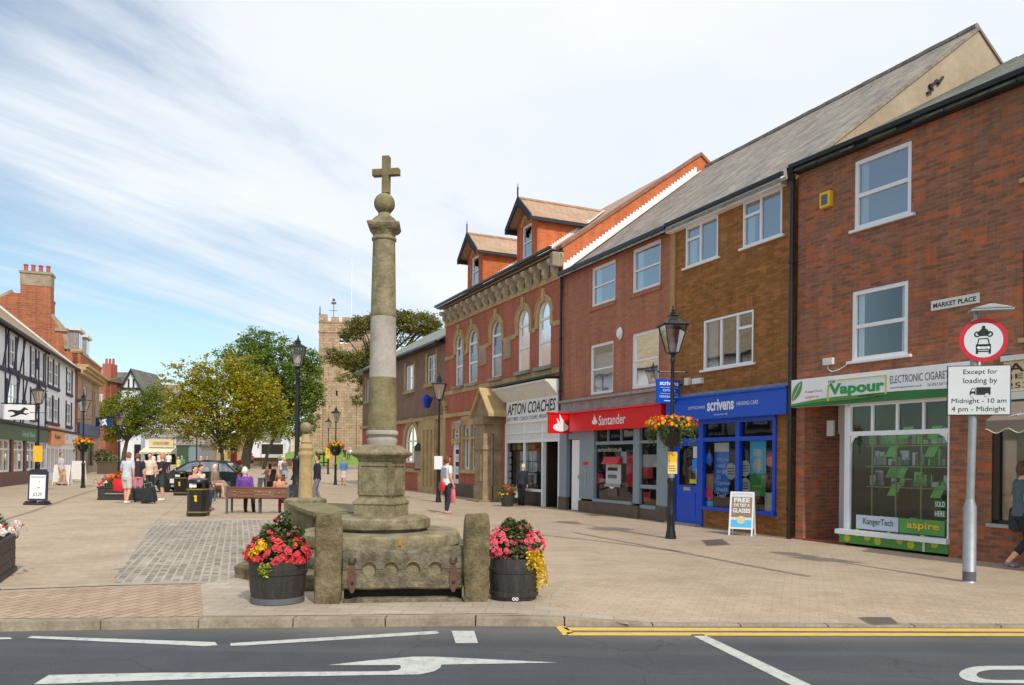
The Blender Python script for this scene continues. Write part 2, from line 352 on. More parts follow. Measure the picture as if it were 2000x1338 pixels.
# ---------------------------------------------------------------- material palette
M = {}
M['brick_old'] = brick('old_red_brick', srgb(178, 110, 82), srgb(138, 92, 72), srgb(156, 130, 108), blotch=0.30, bump=0.8, patch=srgb(128, 108, 90), patch_amt=0.5, odd=srgb(212, 112, 66), ms=0.008)
M['brick_brown'] = brick('brown_brick', srgb(168, 114, 64), srgb(144, 94, 50), srgb(132, 98, 60), blotch=0.34, bump=0.35, patch=srgb(116, 94, 52), patch_amt=0.45, odd=srgb(186, 118, 76), ms=0.007)
M['brick_smooth'] = brick('smooth_red_brick', srgb(182, 119, 95), srgb(170, 109, 87), srgb(164, 116, 96), blotch=0.16, bump=0.12, ms=0.006)
M['brick_bright'] = brick('bright_red_brick', srgb(186, 111, 90), srgb(176, 103, 82), srgb(166, 108, 90), blotch=0.12, bump=0.15, ms=0.005)
M['brick_sunlit'] = brick('sunlit_dormer_brick', srgb(212, 118, 74), srgb(196, 104, 64), srgb(190, 128, 92), blotch=0.2, bump=0.2, ms=0.006)  # lighter brick: sunlight on dormers and gable put into the colour
M['brick_far'] = brick('orange_red_brick', srgb(172, 104, 78), srgb(152, 90, 68), srgb(166, 124, 98), bw=0.5, bh=0.17, ms=0.02, blotch=0.3, patch=srgb(196, 122, 74), patch_amt=0.7)
M['sandstone'] = mat('honey_sandstone', srgb(200, 174, 126), 0.85, 0.25, 2.0, bump=0.3, col2=srgb(168, 142, 100), fine=0.1)
M['sandstone_grey'] = mat('grey_sandstone', srgb(176, 160, 140), 0.85, 0.2, 1.5, bump=0.3, col2=srgb(144, 126, 106), fine=0.1)
M['church'] = brick('pink_sandstone_blocks', srgb(196, 170, 142), srgb(178, 150, 124), srgb(154, 128, 104), bw=0.75, bh=0.38, ms=0.03, blotch=0.22, bump=0.6, patch=srgb(140, 112, 92), patch_amt=0.6)
M['render_beige'] = mat('beige_render', srgb(186, 168, 142), 0.9, 0.2, 0.8, bump=0.1, col2=srgb(160, 142, 118), fine=0.06)
M['bracket'] = mat('pale_bracket_stone', srgb(206, 192, 172), 0.85, 0.2, 3, bump=0.3, col2=srgb(160, 144, 122), fine=0.1)
M['render_brown'] = mat('brown_roughcast', srgb(138, 112, 96), 0.95, 0.15, 1.2, bump=0.7, fine=0.15)
M['render_white'] = mat('white_render', srgb(228, 230, 236), 0.8, 0.05, 1.2, fine=0.02)
M['slate'] = slate('grey_slates', srgb(150, 139, 126), srgb(130, 120, 109), blotch=0.55, moss=srgb(178, 168, 152), moss_amt=.5)
M['slate_moss'] = slate('mossy_slates', srgb(112, 112, 100), srgb(88, 90, 82), blotch=0.42, moss=srgb(150, 146, 116))
M['slate_green'] = slate('green_grey_slates', srgb(142, 146, 132), srgb(128, 132, 120), blotch=0.12)
M['tile_tan'] = slate('tan_clay_tiles', srgb(192, 160, 132), srgb(176, 142, 112), w=0.2, h=0.12, blotch=0.2)
M['tile_brown'] = slate('brown_roof_tiles', srgb(158, 140, 112), srgb(138, 122, 96), blotch=0.25)
M['black'] = mat('black_paint', srgb(30, 31, 34), 0.32, 0.2, 8, spec=0.5)
M['black_matt'] = mat('black_weathered_timber', srgb(44, 44, 50), 0.7, 0.2, 8)
M['navy'] = mat('dark_navy_timber', srgb(48, 46, 72), 0.7, 0.2, 5)
M['white'] = mat('white_gloss_paint', srgb(238, 238, 240), 0.35, 0.03, 6)
M['white_dull'] = mat('chalky_white_board', srgb(222, 220, 214), 0.7, 0.06, 4, fine=0.03)
M['cream'] = mat('cream_board', srgb(226, 208, 168), 0.6, 0.05, 4)
M['lead'] = mat('white_lead_flashing', srgb(236, 230, 226), 0.5, 0.06, 5)
M['stone_dark'] = mat('brown_sandstone', srgb(170, 150, 118), 0.85, 0.25, 2.4, bump=0.4, col2=srgb(132, 112, 82), fine=0.12)
M['pane_dark'] = glass('dark_reflection_glass', (0.7, 0.75, 0.8, 1), 0.03)  # weaker mirror and darker tint stand in for a dark reflection
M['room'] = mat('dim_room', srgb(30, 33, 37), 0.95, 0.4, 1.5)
M['room_grey'] = mat('pale_blind', srgb(176, 182, 186), 0.9, 0.05, 2)
M['curtain'] = mat('net_curtain', srgb(232, 236, 238), 0.9, 0.04, 6)
M['pane'] = glass('window_glass', (0.80, 0.86, 0.90, 1), 0.34)
M['pane_sky'] = glass('bright_window_glass', (0.85, 0.90, 0.96, 1), 0.24, 0.16)
M['room_blue'] = mat('sky_reflection_backing', srgb(150, 166, 184), .9, .08, 2)  # blue backing puts the sky's reflection into the arched panes' colour
M['shopglass'] = glass('shop_glass', (0.92, 0.96, 0.95, 1), 0.02)
M['red_sign'] = mat('red_sign_plastic', srgb(226, 20, 24), 0.35, 0.04, 2)
M['red_dull'] = mat('red_panel', srgb(196, 44, 60), 0.5, 0.1, 3)
M['blue_sign'] = mat('blue_sign_paint', srgb(4, 82, 200), 0.35, 0.05, 2)
M['blue_deep'] = mat('deep_blue_shop_paint', srgb(6, 74, 196), 0.3, 0.08, 3)
M['sign_navy'] = mat('navy_sign', srgb(24, 54, 112), 0.4, 0.05, 2)
M['sky_poster'] = mat('sky_blue_poster', srgb(90, 196, 244), 0.5, 0.06, 2)
M['blue_poster'] = mat('blue_poster', srgb(30, 130, 226), 0.5, 0.05, 2)
M['green_poster'] = mat('green_poster', srgb(44, 156, 80), 0.5, 0.08, 2)
M['pale_poster'] = mat('pale_blue_paper', srgb(196, 208, 220), 0.6, 0.06, 5)
M['grey_disc'] = mat('grey_sticker', srgb(188, 192, 190), 0.6, 0.12, 7)
M['pink'] = mat('pink_plastic', srgb(222, 66, 128), 0.5, 0.08, 3)
M['orange'] = mat('orange_sign', srgb(226, 150, 104), 0.5, 0.06, 3)
M['bluegrey'] = mat('blue_grey_shop_paint', srgb(134, 148, 158), 0.45, 0.05, 2)
M['grey_band'] = mat('weathered_grey_moulding', srgb(150, 146, 144), 0.8, 0.22, 5, bump=0.3)
M['plinth'] = mat('brown_stone_plinth', srgb(98, 84, 70), 0.7, 0.15, 4, fine=0.1)
M['green_fascia'] = mat('green_board', srgb(86, 150, 66), 0.45, 0.15, 1.4)
M['green_dark'] = mat('deep_green_board', srgb(44, 112, 56), 0.5, 0.1, 2)
M['lime'] = mat('lime_yellow_paint', srgb(196, 196, 44), 0.5, 0.06, 3)
M['bank_green'] = mat('bank_green_fascia', srgb(64, 92, 66), 0.5, 0.1, 2)
M['yellow'] = mat('yellow_plastic', srgb(236, 188, 44), 0.5, 0.1, 5)
M['awning'] = mat('grey_brown_canvas', srgb(132, 118, 106), 0.85, 0.08, 3)
M['cream_canvas'] = mat('cream_canvas', srgb(226, 222, 192), 0.85, 0.06, 3)
M['galv'] = mat('galvanised_steel', srgb(168, 172, 174), 0.45, 0.10, 9, metal=0.55, fine=0.06)
M['sign_grey'] = mat('pale_sign_sheet', srgb(214, 218, 218), 0.5, 0.03, 3)
M['sign_red'] = mat('sign_red', srgb(206, 24, 48), 0.45, 0.05, 3)
M['ink'] = mat('black_ink', srgb(26, 28, 34), 0.6, 0.05, 3)
M['ink_grey'] = mat('grey_ink', srgb(96, 98, 104), 0.6, 0.05, 3)
M['dark_wood'] = mat('dark_stained_frame', srgb(46, 34, 28), 0.5, 0.2, 6)
M['maroon'] = mat('maroon_frame', srgb(74, 34, 34), 0.5, 0.2, 6)
M['lamp_glass'] = mat('lantern_glass', srgb(206, 200, 196), 0.12, 0.1, 4, transl=0.45)
M['skin'] = mat('skin', srgb(222, 164, 136), 0.55, 0.06, 8)
M['stone_quoin'] = mat('painted_quoin', srgb(176, 140, 96), 0.85, 0.15, 3)
M['leafy'] = mat('planting_leaves', srgb(86, 116, 48), 0.6, 0.25, 6, island=0.45, transl=0.25)
# ---------------------------------------------------------------- facades
class Facade:
    def __init__(f, o, u): f.o = o; f.u = u; f.y = (-u[1], u[0]); f.ang = math.atan2(u[1], u[0])
    @staticmethod
    def of(p0, vpx, side=1):
        o = ground(*p0); d = ray(vpx, 893)[:2]; L = math.hypot(*d); d = (d[0] / L, d[1] / L)
        return Facade(o, (-d[0], -d[1]) if side == 1 else d)
    def sub(f, s0): return Facade((f.o[0] + f.u[0] * s0, f.o[1] + f.u[1] * s0), f.u)
    def sz(f, px, py, d=0.0):
        r = ray(px, py); o = (f.o[0] - f.y[0] * d, f.o[1] - f.y[1] * d)
        t = (o[0] * f.y[0] + o[1] * f.y[1]) / (r[0] * f.y[0] + r[1] * f.y[1])
        return ((r[0] * t - o[0]) * f.u[0] + (r[1] * t - o[1]) * f.u[1], EYE + r[2] * t)
    def s(f, px, d=0.0): return f.sz(px, 900, d)[0]
    def rect(f, x0, yt, yb, x1, d=0.0):
        a = f.sz(x0, yt, d); b = f.sz(x0, yb, d); return (a[0], f.s(x1, d), b[1], a[1])
    def gab(f, px, py, s0=0.0):
        r = ray(px, py); o = (f.o[0] + f.u[0] * s0, f.o[1] + f.u[1] * s0)
        t = (o[0] * f.u[0] + o[1] * f.u[1]) / (r[0] * f.u[0] + r[1] * f.u[1])
        return ((r[0] * t - o[0]) * f.y[0] + (r[1] * t - o[1]) * f.y[1], EYE + r[2] * t)
    def thing(f, name, label, cat, group=None): return thing(name, label, cat, (f.o[0], f.o[1], 0), f.ang, group)
    def pt(f, s, d, z=0.0): return (f.o[0] + f.u[0] * s - f.y[0] * d, f.o[1] + f.u[1] * s - f.y[1] * d, z)
def wall(mb, s0, s1, z0, z1, holes, y=0.0, rev=0.16, arch=()):
    """front sheet with openings and their reveals; arch: indices of holes whose head is round"""
    xs = sorted({s0, s1, *[h[0] for h in holes], *[h[1] for h in holes]}); zs = sorted({z0, z1, *[h[2] for h in holes], *[h[3] for h in holes]})
    xs = [x for x in xs if s0 <= x <= s1]; zs = [z for z in zs if z0 <= z <= z1]
    for i in range(len(xs) - 1):
        for j in range(len(zs) - 1):
            cx, cz = (xs[i] + xs[i + 1]) / 2, (zs[j] + zs[j + 1]) / 2
            if any(h[0] < cx < h[1] and h[2] < cz < h[3] for h in holes): continue
            mb.poly([(xs[i], y, zs[j]), (xs[i + 1], y, zs[j]), (xs[i + 1], y, zs[j + 1]), (xs[i], y, zs[j + 1])])
    for k, (a, b, c, d) in enumerate(holes):
        Y = y + rev
        mb.poly([(a, y, c), (a, y, d), (a, Y, d), (a, Y, c)]); mb.poly([(b, y, c), (b, Y, c), (b, Y, d), (b, y, d)])
        mb.poly([(a, y, c), (a, Y, c), (b, Y, c), (b, y, c)]); mb.poly([(a, y, d), (b, y, d), (b, Y, d), (a, Y, d)])
        if k in arch:
            r = (b - a) / 2; cx = (a + b) / 2; zc = d - r; n = 8
            for sgn, ex in ((-1, a), (1, b)):
                for q in range(n):
                    t0, t1 = math.pi / 2 * q / n, math.pi / 2 * (q + 1) / n
                    p0 = (cx + sgn * r * math.cos(t0), y + .003, zc + r * math.sin(t0)); p1 = (cx + sgn * r * math.cos(t1), y + .003, zc + r * math.sin(t1))
                    mb.poly([p0, p1, (ex, y + .003, d)])
                    mb.poly([p0, p1, (p1[0], Y, p1[2]), (p0[0], Y, p0[2])])
    return mb
def window(B, r, bars=(), y=0.03, fw=0.07, fm=None, pane=None, sill=0.0, sillm=None, curtain=(), room='room', label=None, head=0.0, barw=0.045, sill_over=0.04, arch=False, depth=0.06):
    """r = s0,s1,z0,z1; bars are (u0,v0,u1,v1) in fractions of the opening"""
    a, b, c, d = r; w, h = b - a, d - c; fm = fm or M['white']; f = MB()
    top = d - (w / 2 if arch else 0)
    f.box(a, a + fw, y, y + depth, c + fw, top); f.box(b - fw, b, y, y + depth, c + fw, top); f.box(a, b, y - .004, y + depth, c, c + fw)
    if arch:
        ring(f, (a + b) / 2, top, w / 2 - fw, w / 2, y, 16, 0, 180, depth)
    else: f.box(a + fw, b - fw, y - .002, y + depth, d - fw, d)
    for (u0, v0, u1, v1) in bars:
        if abs(u1 - u0) < 1e-6: f.box(a + w * u0 - barw / 2, a + w * u0 + barw / 2, y + .008, y + depth - .01, c + h * v0 + (fw if v0 == 0 else 0), c + h * v1 - (fw if v1 == 1 else 0))
        else: f.box(a + w * u0 + (fw if u0 == 0 else 0), a + w * u1 - (fw if u1 == 1 else 0), y + .004, y + depth - .006, c + h * v0 - barw / 2, c + h * v0 + barw / 2)
    W = f.build('window', fm, B, label)
    p = MB(); yy = y + depth - .015
    if arch: p.poly([(a + .01, yy, c + .01), (b - .01, yy, c + .01)] + [((a + b) / 2 + (w / 2 - .01) * math.cos(R_(t)), yy, top + (w / 2 - .01) * math.sin(R_(t))) for t in range(0, 181, 15)])
    else: p.poly([(a + .01, yy, c + .01), (b - .01, yy, c + .01), (b - .01, yy, d - .01), (a + .01, yy, d - .01)])
    p.build('pane', pane or M['pane'], W)
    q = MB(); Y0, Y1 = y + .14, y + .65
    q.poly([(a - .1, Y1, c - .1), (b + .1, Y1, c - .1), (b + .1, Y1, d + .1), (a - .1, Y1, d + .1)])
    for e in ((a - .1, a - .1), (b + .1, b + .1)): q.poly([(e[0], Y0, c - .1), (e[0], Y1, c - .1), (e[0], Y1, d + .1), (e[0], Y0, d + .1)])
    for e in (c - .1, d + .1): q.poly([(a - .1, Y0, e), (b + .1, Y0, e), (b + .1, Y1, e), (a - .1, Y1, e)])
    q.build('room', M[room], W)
    for (u0, u1, v0, v1) in curtain:
        k = MB(); n = max(3, int((u1 - u0) * w / .05)); P = []
        for i in range(n + 1): P.append((a + w * (u0 + (u1 - u0) * i / n), yy + .05 + .012 * (i % 2)))
        for i in range(n): k.poly([(P[i][0], P[i][1], c + h * v0), (P[i + 1][0], P[i + 1][1], c + h * v0), (P[i + 1][0], P[i + 1][1], c + h * v1), (P[i][0], P[i][1], c + h * v1)])
        k.build('curtain', M['curtain'], W)
    if sill: MB().box(a - sill_over, b + sill_over, -.06, y, c - sill, c + .002).build('sill', sillm or M['white'], W, bevel=.008)
    if head: MB().box(a, b, -.012, y - .004, d - head, d + .004).build('head_board', fm, W)
    return W
def roof(B, s0, s1, ye, ze, yr, zr, m, back=True, th=0.06, name='roof', over=0.0, ragged=0.0):
    mb = MB(); k = (zr - ze) / (yr - ye); n = max(1, int((s1 - s0) / .3)) if ragged else 1
    for i in range(n):
        a, b = s0 + (s1 - s0) * i / n, s0 + (s1 - s0) * (i + 1) / n; e = rnd.uniform(0, ragged)
        mb.prism([(a, ye - over - e, ze - (over + e) * k), (b, ye - over - e, ze - (over + e) * k), (b, yr, zr + rnd.uniform(0, ragged) * .5), (a, yr, zr)], (0, 0, -th))
    if back: mb.prism([(s0, yr, zr), (s1, yr, zr), (s1, 2 * yr - ye, ze), (s0, 2 * yr - ye, ze)], (0, 0, -th))
    return mb.build(name, m, B)
def ridge(B, s0, s1, y, z, m, r=.09, name='ridge_tiles'):
    mb = MB(); n = int((s1 - s0) / .45)
    for i in range(n):
        a = s0 + (s1 - s0) * i / n; mb.tube([(a, y, z), (a + (s1 - s0) / n - .015, y, z)], r * rnd.uniform(.95, 1.08), 6)
    return mb.build(name, m, B)
def downpipe(B, s, z0, z1, d=0.09, r=0.045, m=None):
    mb = MB(); mb.tube([(s, -d, z0), (s, -d, z1)], r, 10)
    z = z0 + .6
    while z < z1: mb.tube([(s, -d, z), (s, -d, z + .07)], r * 1.35, 10); z += 1.75
    return mb.build('downpipe', m or M['black'], B, smooth=40)
# ================================================================ right hand row
RF = Facade.of((1094, 994), 285); VF = Facade.of((1553, 1053), 180)
sP, sA0, sA1, sS1, sC1 = RF.s(707), RF.s(868), RF.s(1097), RF.s(1307.5), RF.s(1546)
EZ = 7.93; RY, RZ = 5.89, 12.42
# ---- bank building (smooth red brick), local s from its left corner
F = RF.sub(sA1); W = sS1 - sA1
B = F.thing('bank_building', 'smooth red brick three storey building with a red bank fascia', 'building')
wins = [F.rect(1155.4, 525, 601, 1198.4), F.rect(1235, 489, 574, 1286), F.rect(1152.7, 675, 772, 1195.7), F.rect(1234, 653, 760.5, 1284.3)]
topz = 3.55
mb = wall(MB(), 0, W, topz, EZ, wins, rev=.15); mb.poly([(W, 0, 0), (W, 9, 0), (W, 9, EZ), (W, 0, EZ)])
mb.build('wall', M['brick_smooth'], B)
for i, r in enumerate(wins):
    w = window(B, r, [(0, .5, 1, .5)], y=.04, fw=.085, pane=M['pane'], sill=0, head=.0, curtain=[(.1, .28, .05, .95)] if i < 2 else [(.08, .95, .05, .80 if i == 2 else .97)], room='room' if i < 2 else 'room_grey')
    MB().box(r[0] - .06, r[1] + .06, -.03, 0.0, r[2] - .13, r[2] - .005).build('sill', M['brick_smooth'], w)
roof(B, 0, W, 0, EZ, RY, RZ, M['slate'], over=.22, ragged=.015)
ridge(B, 0, W, RY, RZ + .02, M['slate'])
MB().box(0, W, -.24, -.11, EZ - .16, EZ - .03).box(0, W, -.11, 0, EZ - .17, EZ - .05).build('gutter', M['black'], B, bevel=.02)
downpipe(B, .03, 3.3, EZ - .1, .1)
MB().lathe([(.0, 0), (.14, 0), (.15, .03), (.10, .10), (0, .12)], 16).xf(Matrix.Translation((*[F.s(1211)], 0, 0)) @ Matrix.Translation((0, -.02, F.sz(1211, 652)[1])) @ Matrix.Rotation(R_(90), 4, 'X') @ Matrix.Diagonal((.8, 1.25, 1, 1))).build('alarm_box', M['white'], B, smooth=40)
# shopfront
z_pl = F.sz(1162, 976)[1]                                   # plinth top
mb = MB(); mb.box(0, W, -.10, .0, 3.20, 3.52); mb.box(0, W, -.2, -.0, 3.52, 3.60); mb.build('cornice_band', M['grey_band'], B, bevel=.02)
x = {k: F.s(k) for k in (1094, 1109, 1116, 1134, 1162, 1199, 1238, 1250, 1286, 1302)}
ztop = 2.75; tr = F.sz(1162, 866)[1]
mb = MB(); mb.box(x[1094] + .02, x[1109], -.06, .1, z_pl, 3.2); mb.box(x[1134], x[1162], -.05, .1, z_pl, 3.2); mb.box(x[1238], x[1250], -.03, .1, z_pl, 3.2); mb.box(x[1286], W - .01, -.06, .1, z_pl, 3.2)
mb.box(x[1109], x[1134], .0, .08, 2.32, 3.19); mb.box(x[1162], x[1286], -.01, .12, 2.72, 3.19)
mb.box(x[1162], x[1238], .0, .08, tr - .05, tr + .05); mb.box(x[1162], x[1238], -.09, .1, z_pl - .05, z_pl + .04); mb.box(x[1250], x[1286], .0, .08, tr - .04, tr + .04)
for k in (1, 2): q = x[1162] + (x[1238] - x[1162]) * k / 3; mb.box(q - .025, q + .025, .01, .07, tr, 2.72)
mb.box(x[1250], x[1286], .0, .09, .30, .40); mb.box(x[1250], x[1286], .005, .08, .86, .97)
mb.build('shopfront_frame', M['bluegrey'], B, bevel=.008)
mb = MB(); mb.box(x[1094] + .02, x[1109] + .02, -.08, .05, 0, z_pl - .0); mb.box(x[1134], x[1250], -.08, .12, 0, z_pl - .06); mb.box(x[1250], x[1286], .0, .1, 0, .30); mb.box(x[1286], W, -.09, .08, 0, z_pl)
mb.build('plinth', M['plinth'], B, bevel=.01)
d = MB().box(x[1116], x[1134], .02, .07, .02, 2.3).box(x[1116] + .1, x[1134] - .1, .012, .02, .3, 1.0).box(x[1116] + .1, x[1134] - .1, .012, .02, 1.3, 2.1).build('door', M['white'], B, bevel=.006)
MB().box(x[1134] - .14, x[1134] - .08, -.02, .02, 1.05, 1.17).build('handle', M['galv'], d)
mb = MB(); mb.poly([(x[1162], .06, z_pl), (x[1238], .06, z_pl), (x[1238], .06, 2.72), (x[1162], .06, 2.72)]); mb.poly([(x[1250], .06, .4), (x[1286], .06, .4), (x[1286], .06, 2.72), (x[1250], .06, 2.72)]); mb.build('shop_window', M['shopglass'], B)
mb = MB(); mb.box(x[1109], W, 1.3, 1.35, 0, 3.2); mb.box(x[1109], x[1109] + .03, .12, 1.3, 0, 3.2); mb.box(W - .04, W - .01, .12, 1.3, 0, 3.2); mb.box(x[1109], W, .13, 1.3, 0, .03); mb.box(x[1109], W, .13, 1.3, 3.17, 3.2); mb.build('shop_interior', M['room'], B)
r = F.rect(1181.6, 900, 946, 1210)
atm = MB().box(r[0], r[1], .03, .25, r[2] + .02, r[3] - .05).build('cash_machine', M['grey_disc'], B, bevel=.02)
MB().prism([(r[0] - .03, .03, r[3] - .1), (r[0] - .03, -.12, r[3] - .1), (r[0] - .03, .0, r[3] + .12), (r[0] - .03, .03, r[3] + .12)], (r[1] - r[0] + .06, 0, 0)).build('hood', M['red_dull'], atm)
MB().box(r[0] + .12, r[1] - .15, .018, .028, r[2] + .42, r[3] - .2).build('screen', M['ink'], atm)
MB().box(r[0] + .15, r[1] - .2, .012, .03, r[2] + .2, r[2] + .3).build('keypad', M['ink_grey'], atm)
MB().box(r[0] - .02, r[1] + .02, .0, .028, r[2] - .06, r[2] + .02).build('shelf', M['galv'], atm)
r2 = F.rect(1186, 951, 968, 1204); MB().box(r2[0], r2[1], .02, .14, r2[2], r2[3]).build('litter_slot', M['plinth'], B); disc(MB(), (r2[0] + r2[1]) / 2, r2[3] + .02, .13, .06, .0, 16, th=.01).build('slot_label', M['white'], B)
for nm, q, m_ in (('tall_poster', (1223.4, 887, 950, 1237), 'red_dull'), ('notice', (1213, 882, 905, 1223), 'pale_poster'), ('small_poster', (1163.5, 925, 944, 1178), 'red_dull'), ('side_poster', (1256, 912, 934, 1275), 'red_dull'), ('low_poster', (1256, 961, 978, 1271), 'red_dull'), ('brochure_rack', (1253, 888, 912, 1284), 'grey_disc')):
    a, b, c, dd = F.rect(*q, d=-.09); MB().box(a, b, .09, .10, c, dd).build(nm, M[m_], B)
text('santander.co.uk', B, x[1162] + .1, x[1238] - .7, tr - .26, tr - .13, M['grey_disc'], y=.04)
a, b, c, dd = F.rect(1139, 902, 908, 1149, d=.055); MB().box(a, b, -.058, -.051, c, dd).build('small_sign', M['red_sign'], B)
MB().box((a + b) / 2 - .05, (a + b) / 2 + .05, -.062, -.051, c - .62, c - .12).build('entry_panel', M['galv'], B)
# fascia
fs = Facade.sz
a, c = F.sz(1112, 845, .3); b, dd = F.sz(1290, 795, .3); c2 = F.sz(1290, 838, .3)[1]
a, b = a, F.s(1290, .3); zt, zb = 3.13, 2.55
fas = MB().box(a, b, -.3, -.05, zb, zt).build('fascia_sign', M['red_sign'], B, bevel=.01)
MB().prism([(a - .01, -.40, zt), (a - .01, -.03, zt + .09), (a - .01, -.03, zt)], (b - a + .02, 0, 0)).build('canopy', M['red_sign'], fas)
def flame(parent, cx, cz, w, y, Mx=None):
    mb = MB(); disc(mb, cx, cz - w * .18, w * .5, w * .24, y, 24)
    for dx, hh, ww in ((-.10, .36, .075), (.08, .60, .085), (.24, .34, .065)):
        P = [(cx + w * (dx + ww * math.cos(t) * (1 - .0) - .16 * max(0, math.sin(t))), y - .001, cz + w * (-.02 + (hh if math.sin(t) > 0 else .18) * math.sin(t))) for t in [2 * math.pi * k / 16 for k in range(16)]]
        mb.poly(P)
    if Mx: mb.xf(Mx)
    return mb.build('emblem', M['white'], parent, fix=False)
l0, l1 = F.s(1169, .3), F.s(1221, .3)
text('Santander', fas, l0, l1, 2.69, 2.98, M['white'], y=-.306, bold=.008); flame(fas, F.s(1161, .3), 2.86, .32, -.306)
# projecting bank sign
def projecting(F, s, d1, z0, z1, m, name, label, d0=.08, th=.09, brk=True):
    """a sign standing out from a wall; its local -y face looks down the street, x runs towards the wall (x = -distance)"""
    T = thing(name, label, 'sign', (*F.pt(s, 0)[:2], z0), F.ang + math.pi / 2)
    MB().box(-d1, -d0, -th / 2, th / 2, 0, z1 - z0).build('sign_panel', m, T, bevel=.01)
    if brk: MB().box(-d0, 0, -.02, .02, .1, .14).box(-d0, 0, -.02, .02, z1 - z0 - .14, z1 - z0 - .1).build('bracket', M['black'], T)
    return T
T = projecting(F, .75 - sA1 + sA1, .90, 2.50, 3.13, M['red_sign'], 'projecting_sign', 'red box sign with a white flame emblem standing out beside the coach office', .06, .12)
MB().box(-.93, -.03, -.09, .09, .63, .68).build('sign_top', M['red_sign'], T)
flame(T, -.48, .30, .56, -.066)
# ---- optician's building (brown brick)
F = RF.sub(sS1); W = sC1 - sS1
B = F.thing('optician_building', 'brown brick building with white casement windows and a blue shop front', 'building')
wins = [F.rect(1339.8, 446, 523.8, 1398), F.rect(1451.8, 396.8, 485, 1522.7), F.rect(1375, 627.5, 723.4, 1468.9)]
zf1 = 3.30
sx = {k: F.s(k) for k in (1317, 1370, 1376.5, 1438, 1446, 1515, 1535)}
mb = wall(MB(), 0, W, zf1 - .3, EZ, wins, rev=.12)
for a, b in ((0, sx[1317]), (sx[1515] + .02, W)): mb.poly([(a, 0, 0), (b, 0, 0), (b, 0, zf1 - .3), (a, 0, zf1 - .3)])
zb = F.sz(1515, 1000)[1]
mb.box(sx[1370], sx[1515] + .02, 0, .2, 0, zb - .04)
mb.poly([(W, 0, 0), (W, 11.7, 0), (W, 11.7, EZ), (W, 0, EZ)])
mb.build('wall', M['brick_brown'], B)
MB().box(.0, .2, -.035, -.003, 3.5, EZ - .2).build('quoin_strip', M['stone_quoin'], B)
L_ = [(.46, 0, .46, 1), (0, .68, .46, .68)]
w1 = window(B, wins[0], L_, y=.0, fw=.05, sill=.05, curtain=[(.06, .26, .03, .66)], barw=.06, sill_over=.1)
w2 = window(B, wins[1], L_, y=.0, fw=.05, sill=.05, curtain=[(.06, .24, .03, .66)], barw=.06, sill_over=.1)
w3 = window(B, wins[2], [(.36, 0, .36, 1), (.69, 0, .69, 1), (.69, .70, 1, .70)], y=.0, fw=.05, sill=.05, curtain=[(.05, .24, .02, .97)], barw=.06, sill_over=.1)
roof(B, 0, W, 0, EZ, RY, RZ, M['slate'], over=.22, ragged=.02)
ridge(B, 0, W, RY, RZ + .02, M['slate'])
MB().poly([(W + .01, 0, EZ - .05), (W + .01, 2 * RY, EZ - .05), (W + .01, RY, RZ - .05)]).build('gable_wall', M['render_beige'], B)
MB().prism([(W - .02, -.1, EZ - .1), (W - .02, RY, RZ - .02), (W - .02, 2 * RY, EZ), (W - .02, 2 * RY, EZ - .08), (W - .02, RY, RZ - .10), (W - .02, -.1, EZ - .18)], (.07, 0, 0)).build('verge', M['slate'], B)
MB().box(0.0, W - .2, -.2, 0, EZ - .27, EZ - .07).build('fascia_board', M['white'], B, bevel=.01)
MB().box(0, W - .1, -.27, -.2, EZ - .12, EZ - .02).build('gutter', M['black'], B, bevel=.02)
cab = MB()
g0 = [F.gab(px, py, W) for px, py in ((1808, 183), (1818, 178), (1812, 168), (1822, 164), (1826, 158), (1830, 165), (1838, 152))]
for i in range(len(g0) - 1): cab.bar((W + .05, *g0[i]), (W + .05, *g0[i + 1]), .05)
cab.build('aerial_bracket', M['black'], B)
# blue shop front
ztop = 2.62; tr = F.sz(1376, 861.5)[1] + .03
mb = MB()
mb.box(sx[1317] - .06, sx[1317] + .08, -.04, .1, 0, 2.62); mb.box(sx[1370] - .08, sx[1370] + .09, -.04, .1, 0, ztop); mb.box(sx[1438], sx[1446], -.04, .1, zb, ztop); mb.box(sx[1515] - .07, sx[1515] + .03, -.04, .1, zb, ztop)
mb.box(sx[1317], sx[1515], -.035, .09, tr - .05, tr + .05); mb.box(sx[1317], sx[1515], -.035, .09, ztop - .06, ztop + .06)
mb.box(sx[1370] - .03, sx[1515] + .06, -.11, .1, zb - .09, zb)
mb.build('shopfront_frame', M['blue_deep'], B, bevel=.008)
mb = MB(); mb.poly([(sx[1370], .05, zb), (sx[1515], .05, zb), (sx[1515], .05, ztop), (sx[1370], .05, ztop)]); mb.poly([(sx[1317], .05, tr), (sx[1370], .05, tr), (sx[1370], .05, ztop), (sx[1317], .05, ztop)]); mb.build('shop_window', M['shopglass'], B)
mb = MB(); mb.box(.3, W, 1.4, 1.45, 0, 3); mb.box(.3, .33, .12, 1.4, 0, 3); mb.box(W - .33, W - .3, .12, 1.4, 0, 3); mb.box(.3, W, .21, 1.4, .0, .02); mb.box(.3, W, .15, 1.4, 2.7, 2.73); mb.build('shop_interior', M['room'], B)
a, b = sx[1317] + .08, sx[1370] - .08
dr = MB(); g = (a + .12, b - .1, 1.02, tr - .14)
wall(dr, a, b, .03, tr - .05, [g], y=.0, rev=.04)
dr.box(a + .15, b - .15, -.012, 0, .2, .85)
D = dr.build('door', M['blue_deep'], B)
MB().poly([(g[0], .03, g[2]), (g[1], .03, g[2]), (g[1], .03, g[3]), (g[0], .03, g[3])]).build('pane', M['shopglass'], D)
MB().box((a + b) / 2 - .14, (a + b) / 2 + .14, -.015, .0, .88, .97).build('letter_box', M['galv'], D)
